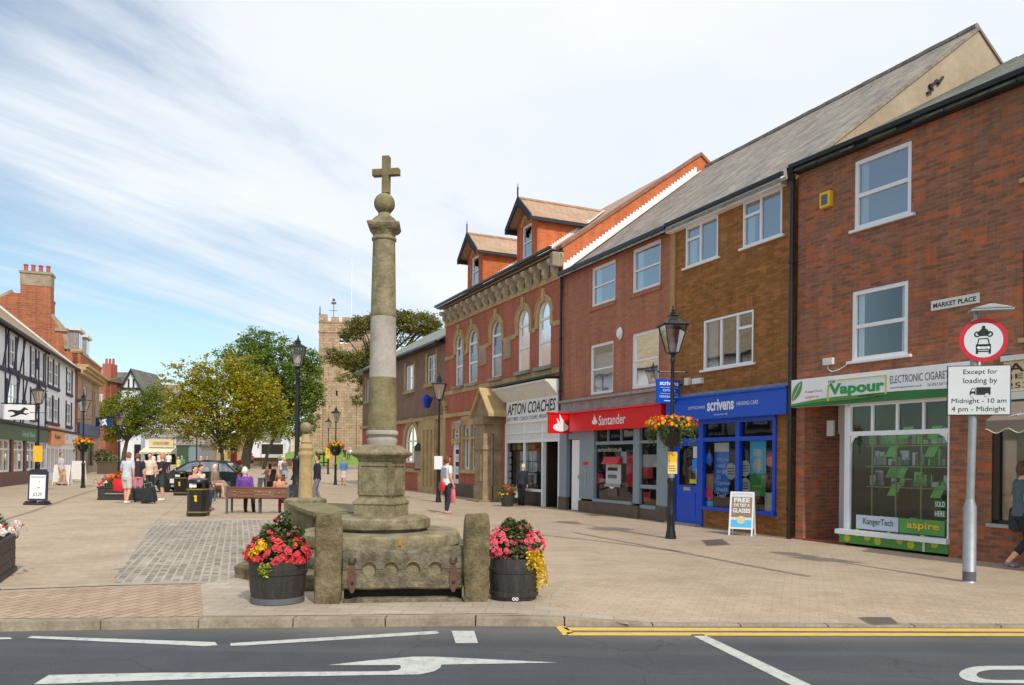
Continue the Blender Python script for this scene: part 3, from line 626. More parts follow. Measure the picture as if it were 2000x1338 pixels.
MB().box(b - .08, b - .04, -.05, 0, 1.05, 1.45).build('handle', M['galv'], D)
for nm, q, m_ in (('notice', (1354, 872, 895, 1367), 'pale_poster'), ('blue_notice', (1352, 897, 920, 1367), 'blue_poster'), ('yellow_notice', (1347, 936, 944, 1364), 'lime')):
    a_, b_, c_, d_ = F.rect(*q, d=-.02); MB().box(a_, b_, .018, .024, c_, d_).build(nm, M[m_], D)
MB().box(sx[1317] - .1, sx[1370] + .05, -.22, .05, -.0, .05).build('door_step', M['grey_band'], B)
def post(q, m_, nm='poster', d=-.08, th=.006):
    a_, b_, c_, d_ = F.rect(*q, d=d); o_ = MB().box(a_, b_, -d, -d + th, c_, d_).build(nm, M[m_], B); return o_, (a_, b_, c_, d_, -d)
o_, r = post((1396, 865, 964, 1424), 'blue_poster', 'window_poster')
MB().box(r[0], r[1], r[4] - .004, r[4] - .001, r[3] - .22, r[3]).build('poster_head', M['white_dull'], o_)
for i, t_ in enumerate(('Do you', 'need', 'to see', 'an', 'Optical', 'Health', 'Test?')):
    text(t_, o_, r[0] + .09, r[0] + .09 + (.07 * len(t_)) * 1.0, r[3] - .46 - i * .145, r[3] - .36 - i * .145, M['white'], y=r[4] - .004, bold=.01 if i > 3 else 0)
o_, r = post((1465, 861, 967, 1496), 'sky_poster', 'window_poster')
MB().box(r[0], r[1], r[4] - .004, r[4] - .001, r[2], r[2] + (r[3] - r[2]) * .40).build('poster_foot', M['green_poster'], o_)
mb = MB(); cx = (r[0] + r[1]) / 2; mb.box(cx - .16, cx + .16, r[4] - .006, r[4] - .002, r[3] - .36, r[3] - .2); disc(mb, cx, r[3] - .56, .15, .17, r[4] - .005); mb.build('poster_print', M['pale_poster'], o_)
disc(MB(), cx, r[2] + .72, .11, .12, r[4] - .007).build('poster_bulb', M['cream'], o_); MB().box(cx - .16, cx + .16, r[4] - .007, r[4] - .004, r[2] + .20, r[2] + .23).build('poster_line', M['lime'], o_)
for px_c, py_c, rr, m_ in ((1427.5, 920.5, .19, 'grey_disc'), (1455, 915, .18, 'grey_disc'), (1455, 949, .18, 'grey_disc'), (1505, 898, .155, 'red_dull'), (1384.5, 896, .14, 'blue_poster'), (1384.5, 964, .155, 'pink')):
    s_, z_ = F.sz(px_c, py_c, -.06); k = disc(MB(), s_, z_, rr, rr * 1.05, .062).build('round_sticker', M[m_], B, fix=False)
    if m_ == 'grey_disc': mb = MB(); [mb.box(s_ - rr * .6, s_ + rr * .6, .056, .060, z_ + rr * q_ - .014, z_ + rr * q_ + .014) for q_ in (-.35, 0, .35)]; mb.build('sticker_print', M['ink_grey'], k)
    if m_ == 'red_dull': disc(MB(), s_, z_ - .04, rr * .8, rr * .75, .058).build('sticker_print', M['orange'], k, fix=False)
o_, r = post((1377.5, 978, 998, 1393), 'sky_poster', 'low_poster')
o_, r = post((1377.5, 925, 958, 1394), 'stone_quoin', 'photo_poster')
post((1494, 962, 999, 1512), 'white_dull', 'side_card'); post((1440, 962, 966, 1511), 'white_dull', 'window_ledge', -.12, .2)
# fascia
a = F.s(1330, .22); b = F.s(1535, .22)
fas = MB().box(.12, b, -.22, 0.0, 2.66, 3.22).build('fascia_sign', M['blue_sign'], B, bevel=.012)
MB().box(.1, b + .02, -.25, 0, 3.222, 3.27).build('fascia_capping', M['blue_sign'], fas); MB().box(.02, W, -.06, 0, 3.28, 3.36).build('lead_strip', M['grey_band'], B)
text('scrivens', fas, F.s(1380.5, .22), F.s(1432.5, .22), 2.85, 3.13, M['white'], y=-.226, bold=.03)
text('OPTICIANS', fas, F.s(1343, .22), F.s(1376, .22), 2.93, 3.0, M['white'], y=-.226)
text('HEARING CARE', fas, F.s(1438, .22), F.s(1480, .22), 2.93, 3.02, M['white'], y=-.226)
text('ESTABLISHED 1938', fas, F.s(1394, .22), F.s(1420, .22), 2.74, 2.775, M['white'], y=-.226)
for q in ((1339, 739, 753, 1345), (1354, 740, 751, 1370)):
    a_, b_, c_, d_ = F.rect(*q, d=.05); MB().box(a_, b_, -.1, 0, c_, d_).build('junction_box', M['white_dull'], B, bevel=.01)
T = projecting(RF, 6.62, .78, 3.12, 3.74, M['blue_sign'], 'projecting_sign', 'square blue sign reading scrivens behind the lamp post, fixed above the shop')
text('scrivens', T, -.72, -.14, .46, .57, M['white'], y=-.05, bold=.03)
text('OPTICAL', T, -.62, -.22, .30, .36, M['white'], y=-.05); text('HEARING CARE', T, -.72, -.12, .14, .20, M['white'], y=-.05)
mb = MB(); mb.box(-.7, -.14, -.052, -.046, .40, .408); mb.box(-.7, -.14, -.052, -.046, .24, .248); mb.box(-.58, -.26, -.052, -.046, .055, .075); mb.build('rule_lines', M['white'], T)
downpipe_parent = None
# ---- corner building (old red brick) with the vapour shop and the jeweller
F = VF
B = F.thing('vapour_building', 'tall old red brick building with sash windows and a green and white shop front', 'building')
downpipe(B, -.08, 0, 7.7, .1, .05)
MB().bar((-.08, -.12, 7.62), (-.02, -.24, 7.86), .12).build('hopper', M['black'], B)
W = 9.5
wins = [F.rect(1670, 316.7, 450, 1774.5), F.rect(1665, 570.8, 706, 1770.5)]
s9 = F.s(1994); up = [(s9, s9 + 1.0, F.sz(1996, 350)[1], F.sz(1996, 190)[1]), (s9, s9 + 1.0, F.sz(1990, 662)[1], F.sz(1990, 492)[1])]
zS = 3.35
sv = {k: F.s(k) for k in (1546, 1570, 1628, 1656, 1645, 1658, 1846, 1854, 1905, 1937)}
jw = (sv[1937], sv[1937] + 2.6, F.sz(1937, 1022)[1], 2.75)
mb = wall(MB(), 0, W, zS, 7.75, wins + up, rev=.14)
shop_hole = (sv[1570], sv[1854], 0.0, 2.95)
wall(mb, 0, W, 0, zS, [shop_hole, jw], rev=.10)
mb.poly([(0, 0, 0), (0, 2, 0), (0, 2, 7.75), (0, 0, 7.75)])
# recess side wall
mb.poly([(sv[1570], .08, 0), (sv[1570], 1.15, 0), (sv[1570], 1.15, 2.95), (sv[1570], .08, 2.95)])
mb.build('wall', M['brick_old'], B)
for i, r in enumerate(wins):
    window(B, r, [(0, .49, 1, .49)], y=.01, fw=.075, sill=.05, sill_over=.09, curtain=[(.06, .19, .03, .97)] if i == 0 else [(.06, .16, .03, .97), (.84, .94, .03, .97)], pane=M['pane'] if i == 0 else M['pane_dark'], barw=.07, head=.0, label=None)
for i, r in enumerate(up): window(B, r, [(.5, 0, .5, 1)] if i == 0 else [(0, .5, 1, .5)], y=.05, fw=.09, fm=M['maroon'] if i else M['dark_wood'], sill=.07, sillm=M['sandstone'])
roof(B, 0, W, 0, 7.90, 7.25, 11.86, M['slate_moss'], over=.16, ragged=.05, th=.05)
MB().box(-.05, W, -.27, -.17, 7.81, 7.90).box(-.02, W, -.17, .02, 7.72, 7.83).build('gutter', M['black'], B, bevel=.02)
a, b, c, d = F.rect(1601, 378, 408, 1616, d=.1); al = MB().box(a, b, -.11, 0, c, d).build('alarm_box', M['yellow'], B, bevel=.015); MB().box(a + .05, b - .06, -.116, -.108, c + .05, d - .06).build('alarm_print', M['ink_grey'], al)
a, b, c, d = F.rect(1820, 589, 608, 1911)
sn = MB().box(a, b, -.03, 0, c, d).build('street_name_plate', M['white_dull'], B, bevel=.012)
text('MARKET PLACE', sn, a + .05, b - .05, c + .04, d - .05, M['ink'], y=-.034, bold=.02)
MB().box(*F.rect(1611, 701, 714, 1628)[:2], -.07, 0, *F.rect(1611, 701, 714, 1628)[2:]).build('junction_box', M['white_dull'], B, bevel=.01)
mb = MB(); pts = [F.sz(*p) for p in ((1618, 714), (1619, 722), (1626, 726), (1640, 722), (1656, 712))]; mb.tube([(p[0], -.02, p[1]) for p in pts], .012, 6); mb.build('cable', M['white_dull'], B)
# fascia sign, tilted lime and green swoosh along the bottom
a, b = F.s(1544, .12), F.s(1905, .12); zt, zb_ = 3.36, 2.78
fas = MB().box(a, b, -.12, 0, zb_, zt).build('fascia_sign', M['white'], B, bevel=.006)
y_ = -.123
mb = MB(); n = 24
for i in range(n):
    u0, u1 = i / n, (i + 1) / n; g_ = lambda u: zb_ + .05 + .10 * max(0, math.sin(u * 2.6)) + .02
    mb.poly([(a + (b - a) * u0, y_, zb_), (a + (b - a) * u1, y_, zb_), (a + (b - a) * u1, y_, g_(u1)), (a + (b - a) * u0, y_, g_(u0))])
mb.build('green_band', M['green_dark'], fas, fix=False)
mb = MB()
for i in range(12):
    u0, u1 = i / 12 * .42, (i + 1) / 12 * .42; g0_ = lambda u: zb_ + .07 + .10 * math.sin(u * 2.6); 
    mb.poly([(a + (b - a) * u0, y_ - .002, g0_(u0) - .04), (a + (b - a) * u1, y_ - .002, g0_(u1) - .04), (a + (b - a) * u1, y_ - .002, g0_(u1) + .025 * math.sin(u1 * 7.5)), (a + (b - a) * u0, y_ - .002, g0_(u0) + .025 * math.sin(u0 * 7.5))])
mb.build('lime_band', M['green_fascia'], fas, fix=False)
def leaf(cx, cz, w, h, rot, m_, yy=y_ - .004):
    P = []
    for k in range(16):
        t = 2 * math.pi * k / 16; X = math.cos(t) * w * (1 - .3 * abs(math.sin(t))); Z = math.sin(t) * h
        P.append((cx + X * math.cos(rot) - Z * math.sin(rot), yy, cz + X * math.sin(rot) + Z * math.cos(rot)))
    mb = MB().poly(P); o_ = mb.build('leaf_emblem', M[m_], fas, fix=False)
    MB().bar((cx - w * .8 * math.cos(rot), yy - .002, cz - w * .8 * math.sin(rot)), (cx + w * .7 * math.cos(rot), yy - .002, cz + w * .7 * math.sin(rot)), .008).build('leaf_vein', M['white'], o_)
leaf(a + .16, zt - .24, .24, .10, 1.0, 'green_fascia'); leaf(b - .32, zt - .30, .24, .10, .9, 'green_dark')
X = lambda px: F.s(px, .12)
ve = text('Vapour', fas, X(1618), X(1726), 2.92, 3.20, M['green_poster'], y=y_ - .006, bold=.04)
mb = MB(); q0, q1 = X(1616), X(1729)
for p, q in (((q0, 2.86), (q0, 3.16)), ((q0, 3.16), (q0 + .15, 3.27)), ((q0 + .15, 3.27), (q1, 3.27)), ((q1, 3.27), (q1, 2.92)), ((q1, 2.92), (q1 - .35, 2.88)), ((q0, 2.86), (q1 - .35, 2.88))): mb.bar((p[0], y_ - .004, p[1]), (q[0], y_ - .004, q[1]), .035, .004)
mb.build('sign_outline', M['lime'], fas)
text('the', fas, X(1616), X(1629), 3.22, 3.29, M['ink'], y=y_ - .006); text('corner', fas, X(1692), X(1719), 2.865, 2.915, M['ink'], y=y_ - .008)
text('ELECTRONIC CIGARETTES', fas, X(1737), X(1871), 3.10, 3.24, M['ink_grey'], y=y_ - .004); text('www.thevapourcorner.co.uk', fas, X(1737), X(1799), 2.99, 3.04, M['ink'], y=y_ - .004); text('Tel 0757 547 1994', fas, X(1810), X(1855), 2.99, 3.04, M['ink_grey'], y=y_ - .004)
text('KangerTech', fas, X(1572), X(1604), 3.05, 3.11, M['ink_grey'], y=y_ - .004); text('aspire', fas, X(1571), X(1598), 2.93, 3.01, M['orange'], y=y_ - .004, bold=.01)
# shop window
wf = MB(); zsl = F.sz(1645, 1033)[1]; a, b = sv[1658] - .06, sv[1854]
top = 2.78; tr = F.sz(1660, 849)[1] + .02; yw = .06
wf.box(a, a + .05, yw - .03, yw + .06, zsl, top); wf.box(b - .05, b, yw - .03, yw + .06, zsl, top); wf.box(a, b, yw - .025, yw + .05, tr - .045, tr + .04); wf.box(a, b, yw - .03, yw + .05, top - .05, top + .02)
for k in (1, 2, 3): q = a + (b - a) * k / 4; wf.box(q - .022, q + .022, yw - .01, yw + .05, tr, top - .05)
wf.box(sv[1645] - .08, b + .02, -.10, yw + .06, zsl - .09, zsl)
for q, sg in ((a + .07, 1), (b - .07, -1)):
    wf.prism([(q, yw - .02, tr - .045), (q + sg * .16, yw - .02, tr - .045), (q + sg * .12, yw - .02, tr - .075), (q + sg * .06, yw - .02, tr - .09), (q + sg * .03, yw - .02, tr - .15), (q, yw - .02, tr - .2)], (0, .04, 0))
wf.box(a, b, yw, yw + .3, 2.80, 2.955)
wf.build('shopfront_frame', M['white'], B)
ws = MB().poly([(a, yw + .03, zsl), (b, yw + .03, zsl), (b, yw + .03, top), (a, yw + .03, top)]); ws.build('shop_window', M['shopglass'], B)
mb = MB(); mb.box(sv[1645] - .03, b + .01, -.03, .1, .05, zsl - .09); mb.build('stall_riser', M['green_fascia'], B)
mb = MB()
for i in range(9): disc(mb, sv[1645] + .16 + i * .23, .15 + .12 * ((i * 2) % 3) / 2, .075, .075, -.034, 14)
mb.build('riser_print', M['lime'], B, fix=False)
for px0, px1, body, m_, mt in ((1673, 1755, 'KangerTech', 'pale_poster', 'ink_grey'), (1757, 1846, 'aspire', 'green_fascia', 'yellow')):
    q0, q1 = F.s(px0, -.06), F.s(px1, -.06); z0_ = zsl + .03; o_ = MB().box(q0, q1, yw + .005, yw + .02, z0_, z0_ + .27).build('window_strip', M[m_], B)
    text(body, o_, q0 + .16, q1 - .1, z0_ + .06, z0_ + .22, M[mt], y=yw + .0, bold=.015)
for i, b_ in enumerate(('HERE', 'SOLD')):
    q0 = F.s(1825, -.06); o_ = MB().box(q0, q0 + .22, yw + .008, yw + .018, zsl + .36 + i * .17, zsl + .49 + i * .17).build('window_label', M['green_dark'], B); text(b_, o_, q0 + .02, q0 + .20, zsl + .38 + i * .17, zsl + .47 + i * .17, M['white'], y=yw + .002)
# interior: shelves with small goods, poles, strip lights reflected
inn = MB(); inn.box(a + .0, a + .03, .13, 1.9, 0, 2.9); inn.box(a, b, 1.9, 1.93, 0, 2.9); inn.box(b - .02, b + .01, .16, 1.9, 0, 2.9); inn.box(a, b, .16, 1.9, zsl - .12, zsl - .05); inn.box(a - 1.3, b, .16, 1.9, 2.9, 2.93); inn.build('shop_interior', mat('green_dim_room', srgb(40, 70, 56), .9, .3, 2), B)
mb = MB()
for z in (1.15, 1.55, 1.95): mb.box(a + .1, b - .1, .45, .75, z, z + .02)
for i in range(4): q = a + .38 + i * .52; mb.box(q, q + .025, .25, .275, zsl, tr)
mb.build('display_shelves', mat('olive_metal_poles', srgb(160, 160, 92), .4, .1, 4), B)
gd = MB(); gd2 = MB(); gd3 = MB()
for z in (zsl, 1.17, 1.57, 1.97):
    for i in range(34):
        q = rnd.uniform(a + .12, b - .2); hh = rnd.uniform(.06, .30); ww = rnd.uniform(.05, .18); yy = rnd.uniform(.25, .6) if z == zsl else .50
        rnd.choice((gd, gd2, gd3)).box(q, q + ww, yy, yy + .05, z + .021, z + .021 + hh)
for i in range(9): q = a + .2 + rnd.uniform(0, 1.75); z = rnd.choice((1.0, 1.35, 1.75, 2.1)); gd2.poly([(q, .42, z), (q + .2, .42, z), (q + .26, .5, z + .22), (q + .06, .5, z + .22)])
gd.build('boxed_goods', M['pale_poster'], B); gd2.build('green_boxes', mat('green_boxes', srgb(110, 214, 100), .5, .15, 4), B); gd3.build('dark_boxes', M['ink'], B)
mb = MB(); 
for i in range(3): mb.box(a + .35 + i * .55, a + .75 + i * .55, .9 + .25 * (i % 2), .96 + .25 * (i % 2), 2.84, 2.87)
em = bpy.data.materials.new('lit_tube'); em.use_nodes = True; em.node_tree.nodes['Principled BSDF'].inputs['Emission Color'].default_value = (1, .97, .9, 1); em.node_tree.nodes['Principled BSDF'].inputs['Emission Strength'].default_value = 14.0
mb.build('strip_lights', em, B)
# doorway in the recess
q0, q1 = sv[1570] + .02, a
mb = MB(); mb.box(q1 - .13, q1 - .03, .1, .2, 0, 2.86); mb.box(q0, q0 + .28, 1.05, 1.12, 0, 2.9); mb.box(q1 - .10, q1 + .0, .5, 1.12, 0, 2.9); mb.box(q1 - .3, q1 - .12, .95, 1.05, 0, 2.9); mb.box(q0, q1, 1.0, 1.12, 2.25, 2.9); mb.build('door_frame', M['white'], B)
dd_ = MB(); dd_.box(q0 + .28, q1 - .3, 1.08, 1.12, .02, .75); dd_.box(q0 + .28, q0 + .36, 1.08, 1.12, .75, 2.25); dd_.box(q1 - .38, q1 - .3, 1.08, 1.12, .75, 2.25); D = dd_.build('door', M['white'], B)
MB().poly([(q0 + .36, 1.1, .75), (q1 - .38, 1.1, .75), (q1 - .38, 1.1, 2.25), (q0 + .36, 1.1, 2.25)]).build('pane', M['pane'], D)
MB().box(q0, q1, -.02, 1.05, .0, .035).build('door_step', mat('red_quarry_tiles', srgb(132, 62, 48), .6, .2, 4), B)
a_, b_, c_, d_ = F.rect(1618, 822, 852, 1630, d=-.5); MB().box(a_, b_, .45, .5, c_, d_).build('meter_box', M['white_dull'], B)
MB().box(sv[1570], a, .02, 1.1, 2.85, 2.88).build('recess_ceiling', M['white_dull'], B)
disc(MB(), sv[1846] - .35, .28, .035, .035, -.035, 10, th=-.02).box(sv[1846] - .38, sv[1846] - .34, -.05, -.034, .05, .22).build('overflow_pipe', M['white_dull'], B)
# jeweller
q0 = F.s(1958, .15)
fas = MB().box(q0, W, -.15, 0, 2.62 + .17, 3.28).build('jeweller_fascia', M['cream'], B, bevel=.01)
MB().box(q0 - .02, W, -.2, 0, 3.285, 3.37).build('fascia_capping', M['white_dull'], fas); MB().box(q0 - .02, W, -.2, 0, 2.66, 2.78).build('fascia_base', M['white_dull'], fas)
X = lambda px: F.s(px, .15)
text('AR', fas, X(1966), X(1966) + .50, 3.10, 3.24, M['maroon'], y=-.156, bold=.02); text('JEWELLERS', fas, X(1966), X(1966) + 1.55, 2.97, 3.07, M['maroon'], y=-.156); text('253 85', fas, X(1966), X(1966) + .62, 2.84, 2.93, M['maroon'], y=-.156)
q0 = F.s(1912, .9) + .05
aw = MB(); N_ = 36; P = []
for i in range(N_ + 1):
    s_ = q0 + (W - q0) * i / N_; P.append(s_)
aw.poly([(q0, -.12, 2.66), (W, -.12, 2.66), (W, -.82, 2.30), (q0, -.82, 2.30)])
aw.poly([(q0, -.12, 2.66), (q0, -.82, 2.30), (q0, -.12, 2.30)])
for i in range(120):
    s0_, s1_ = q0 + (W - q0) * i / 120, q0 + (W - q0) * (i + 1) / 120; zz_ = lambda s: 2.14 + .035 * math.cos((s - q0) * 2 * math.pi / .34)
    aw.poly([(s0_, -.82, 2.30), (s1_, -.82, 2.30), (s1_, -.82, zz_(s1_)), (s0_, -.82, zz_(s0_))])
AW = aw.build('awning', M['awning'], B)
MB().tube([(P_ := q0 + (W - q0) * i / 120, -.825, 2.135 + .035 * math.cos((P_ - q0) * 2 * math.pi / .34)) for i in range(121)], .008, 5).build('awning_piping', M['cream'], AW)
sl = Matrix.Translation((0, -.125, 2.665)) @ Matrix.Rotation(math.atan2(.36, .70) - math.pi / 2, 4, 'X')
text('fine', AW, q0 + .42, q0 + .80, -.44, -.30, M['white'], y=-.004, shear=.5, M=sl @ Matrix.Identity(4)); text('jewellery', AW, q0 + .30, q0 + 1.2, -.68, -.54, M['white'], y=-.004, shear=.5, M=sl)
jf = MB(); jf.box(jw[0], jw[0] + .12, .02, .1, jw[2], jw[3]); jf.box(jw[0], jw[1], .02, .1, jw[2], jw[2] + .06); jf.box(jw[0], jw[1], .02, .1, jw[3] - .1, jw[3]); jf.build('jeweller_window_frame', M['dark_wood'], B)
MB().poly([(jw[0], .06, jw[2]), (jw[1], .06, jw[2]), (jw[1], .06, jw[3]), (jw[0], .06, jw[3])]).build('jeweller_window', M['shopglass'], B)
MB().box(jw[0] - .05, jw[1], -.07, .05, jw[2] - .06, jw[2]).build('jeweller_sill', M['galv'], B)
mb = MB(); mb.box(jw[0], jw[1], .7, .73, 0, 2.8); mb.box(jw[0] - .02, jw[0], .1, .7, 0, 2.8); mb.box(jw[0], jw[1], .1, .7, jw[2] - .03, jw[2]); mb.build('display_back', mat('display_back', srgb(120, 104, 90), .8, .2, 1.5), B)
mb = MB()
for i in range(8): q = jw[0] + .25 + i * .28; mb.box(q, q + .2, .25 + .1 * (i % 2), .33 + .1 * (i % 2), jw[2] + .001, jw[2] + .12 + .12 * (i % 3)); mb.box(q, q + .22, .4, .42, 1.2, 1.22)
mb.build('display_stands', M['white_dull'], B)
MB().box(jw[0] + .42, jw[0] + .95, .66, .69, 1.35, 1.75).build('display_picture', mat('terracotta_card', srgb(150, 92, 60), .8, .2, 2), B)
# ---- coach office building (bright red brick with arched windows and two dormers)
F = RF.sub(sA0); W = sA1 - sA0; EA = 8.72
B = F.thing('coach_office_building', 'bright red brick building with five arched windows, stone brackets and two gabled dormers', 'building')
ar = [(888.4, 760, 901.4), (913, 753.5, 930), (958, 742, 976.8), (1010, 730.5, 1031), (1049, 720, 1072)]
zA0, zA1 = 4.92, 7.20
wins = [(F.s(a), F.s(c) + .05, zA0, zA1) for a, b, c in ar]
# ground floor openings
gw = [F.rect(886, 838, 857, 897.5), F.rect(884.6, 866, 950, 896)]
dbl = F.rect(905, 832, 917, 936)
shop = (F.s(989), W - .08, 0.0, 3.0)
mb = wall(MB(), 0, W, 4.6, EA - .75, wins, rev=.12, arch=range(5))
wall(mb, 0, shop[0], 0, 4.6, [gw[0], gw[1], dbl], rev=.12)
mb.poly([(shop[0], 0, 3.0), (W, 0, 3.0), (W, 0, 4.6), (shop[0], 0, 4.6)]); mb.poly([(W - .08, 0, 0), (W, 0, 0), (W, 0, 3), (W - .08, 0, 3)])
mb.poly([(0, 0, 0), (0, 11, 0), (0, 11, EA), (0, 0, EA)])
mb.build('wall', M['brick_bright'], B)
for r in wins:
    w = window(B, r, [(0, .74, 1, .74), (0, .38, 1, .38)], y=.03, fw=.06, pane=M['pane_sky'], arch=True, barw=.09, room='room_blue', curtain=[(.1, .9, .03, .36)])
    cx = (r[0] + r[1]) / 2; hw = (r[1] - r[0]) / 2; zc = r[3] - hw
    sm = MB(); ring(sm, cx, zc, hw, hw + .17, -.05, 16, 0, 180, .06); ring(sm, cx, zc, hw + .17, hw + .23, -.08, 16, 0, 180, .08)
    sm.box(r[0] - .2, r[0] - .0, -.05, .0, zc - .42, zc); sm.box(r[1] + .0, r[1] + .2, -.05, .0, zc - .42, zc)
    sm.prism([(cx - .07, -.11, r[3] - .04), (cx + .07, -.11, r[3] - .04), (cx + .10, -.11, r[3] + .44), (cx - .10, -.11, r[3] + .44)], (0, .1, 0))
    sm.build('arch_surround', M['sandstone'], w)
    MB().box(r[0] - .16, r[1] + .16, -.14, .03, r[2] - .14, r[2] - .001).build('sill', M['sandstone_grey'], w, bevel=.015)
# bands
bb = MB(); zi = zA1 - .55 - .33
cur = 0
for r in wins:
    if r[0] - .2 - cur > .02: bb.box(cur, r[0] - .2, -.035, -.001, zi - .1, zi + .06)
    cur = r[1] + .2
bb.box(cur, W, -.035, -.001, zi - .1, zi + .06)
bb.box(0, W, -.03, -.001, 4.60, 4.775)
bb.build('stone_bands', M['sandstone'], B)
for px0, px1 in ((935, 948), (983, 996)):
    q0, q1 = F.s(px0), F.s(px1); pl = MB().box(q0, q1, -.05, -.001, 5.55, 6.25).build('stone_plaque', M['sandstone'], B); MB().box(q0 + .05, q1 - .05, -.065, -.05, 5.6, 6.2).build('carving', M['sandstone_grey'], pl, bevel=.02)
# eaves: stone course, scroll brackets, gutter
MB().box(0, W, -.06, .0, EA - .95, EA - .78).box(0, W, -.12, .0, EA - .30, EA - .12).box(0, W, -.02, .0, EA - .78, EA - .30).build('stone_cornice', M['sandstone'], B)
for i in range(17):
    q = .35 + i * (W - .7) / 16; mb = MB(); w_ = .20
    prof = [(-.06, EA - .30), (-.42, EA - .30), (-.44, EA - .42), (-.36, EA - .50), (-.30, EA - .46), (-.26, EA - .54), (-.28, EA - .66), (-.20, EA - .74), (-.14, EA - .82), (-.06, EA - .86)]
    mb.prism([(q - w_ / 2, a, b) for a, b in prof], (w_, 0, 0)); mb.build('bracket', M['bracket'], B, bevel=.012)
MB().box(W - .22, W + .0, -.42, -.02, EA - .60, EA - .12).build('corner_stone', M['sandstone_grey'], B, bevel=.05)
MB().box(-.1, W, -.56, -.45, EA - .05, EA + .04).box(-.1, W, -.45, 0, EA - .11, EA - .05).build('gutter', M['black'], B, bevel=.02)
kA = .711
zr = EA + .1 + kA * 5.62
roof(B, 0, W - .35, -.3, EA + .1 - .3 * kA, 5.62, zr, M['tile_tan'])
# gable parapet on the right with coping, stepped lead flashing above the lower roof
gy0, gz0 = .0, EA
cop = lambda y: 8.80 + kA * y
g = MB(); g.prism([(W - .34, -.02, 7.0), (W - .34, -.02, cop(-.02)), (W - .34, 5.62, cop(5.62) + .0), (W - .34, 11.3, cop(-.02)), (W - .34, 11.3, 7.0)], (.32, 0, 0)); g.build('gable_wall', M['brick_sunlit'], B)
g = MB(); g.prism([(W - .40, -.1, cop(-.1)), (W - .40, 5.62, cop(5.62)), (W - .40, 11.3, cop(-.02)), (W - .40, 11.3, cop(-.02) + .12), (W - .40, 5.62, cop(5.62) + .12), (W - .40, -.1, cop(-.1) + .12)], (.44, 0, 0)); g.build('coping', mat('terracotta_coping', srgb(150, 106, 88), .8, .2, 4), B)
fl = MB(); n = 44; ks = (RZ - EZ) / RY
for i in range(n):
    y0_, y1_ = 5.45 * i / n, 5.45 * (i + 1) / n; zt_ = EZ + ks * y0_ + .34
    fl.poly([(W - .005, y0_, EZ + ks * y0_ - .05), (W - .005, y1_, EZ + ks * y1_ - .05), (W - .005, y1_, zt_), (W - .005, y0_, zt_)])
fl.build('stepped_flashing', M['lead'], B, fix=False)
fl = MB(); fl.prism([(W, -.1, EZ - .02), (W, RY - .4, EZ + ks * (RY - .4) + .03), (W + .22, RY - .4, EZ + ks * (RY - .4) + .03), (W + .22, -.1, EZ - .02)], (0, 0, .035)); fl.build('valley_lead', M['lead'], B)
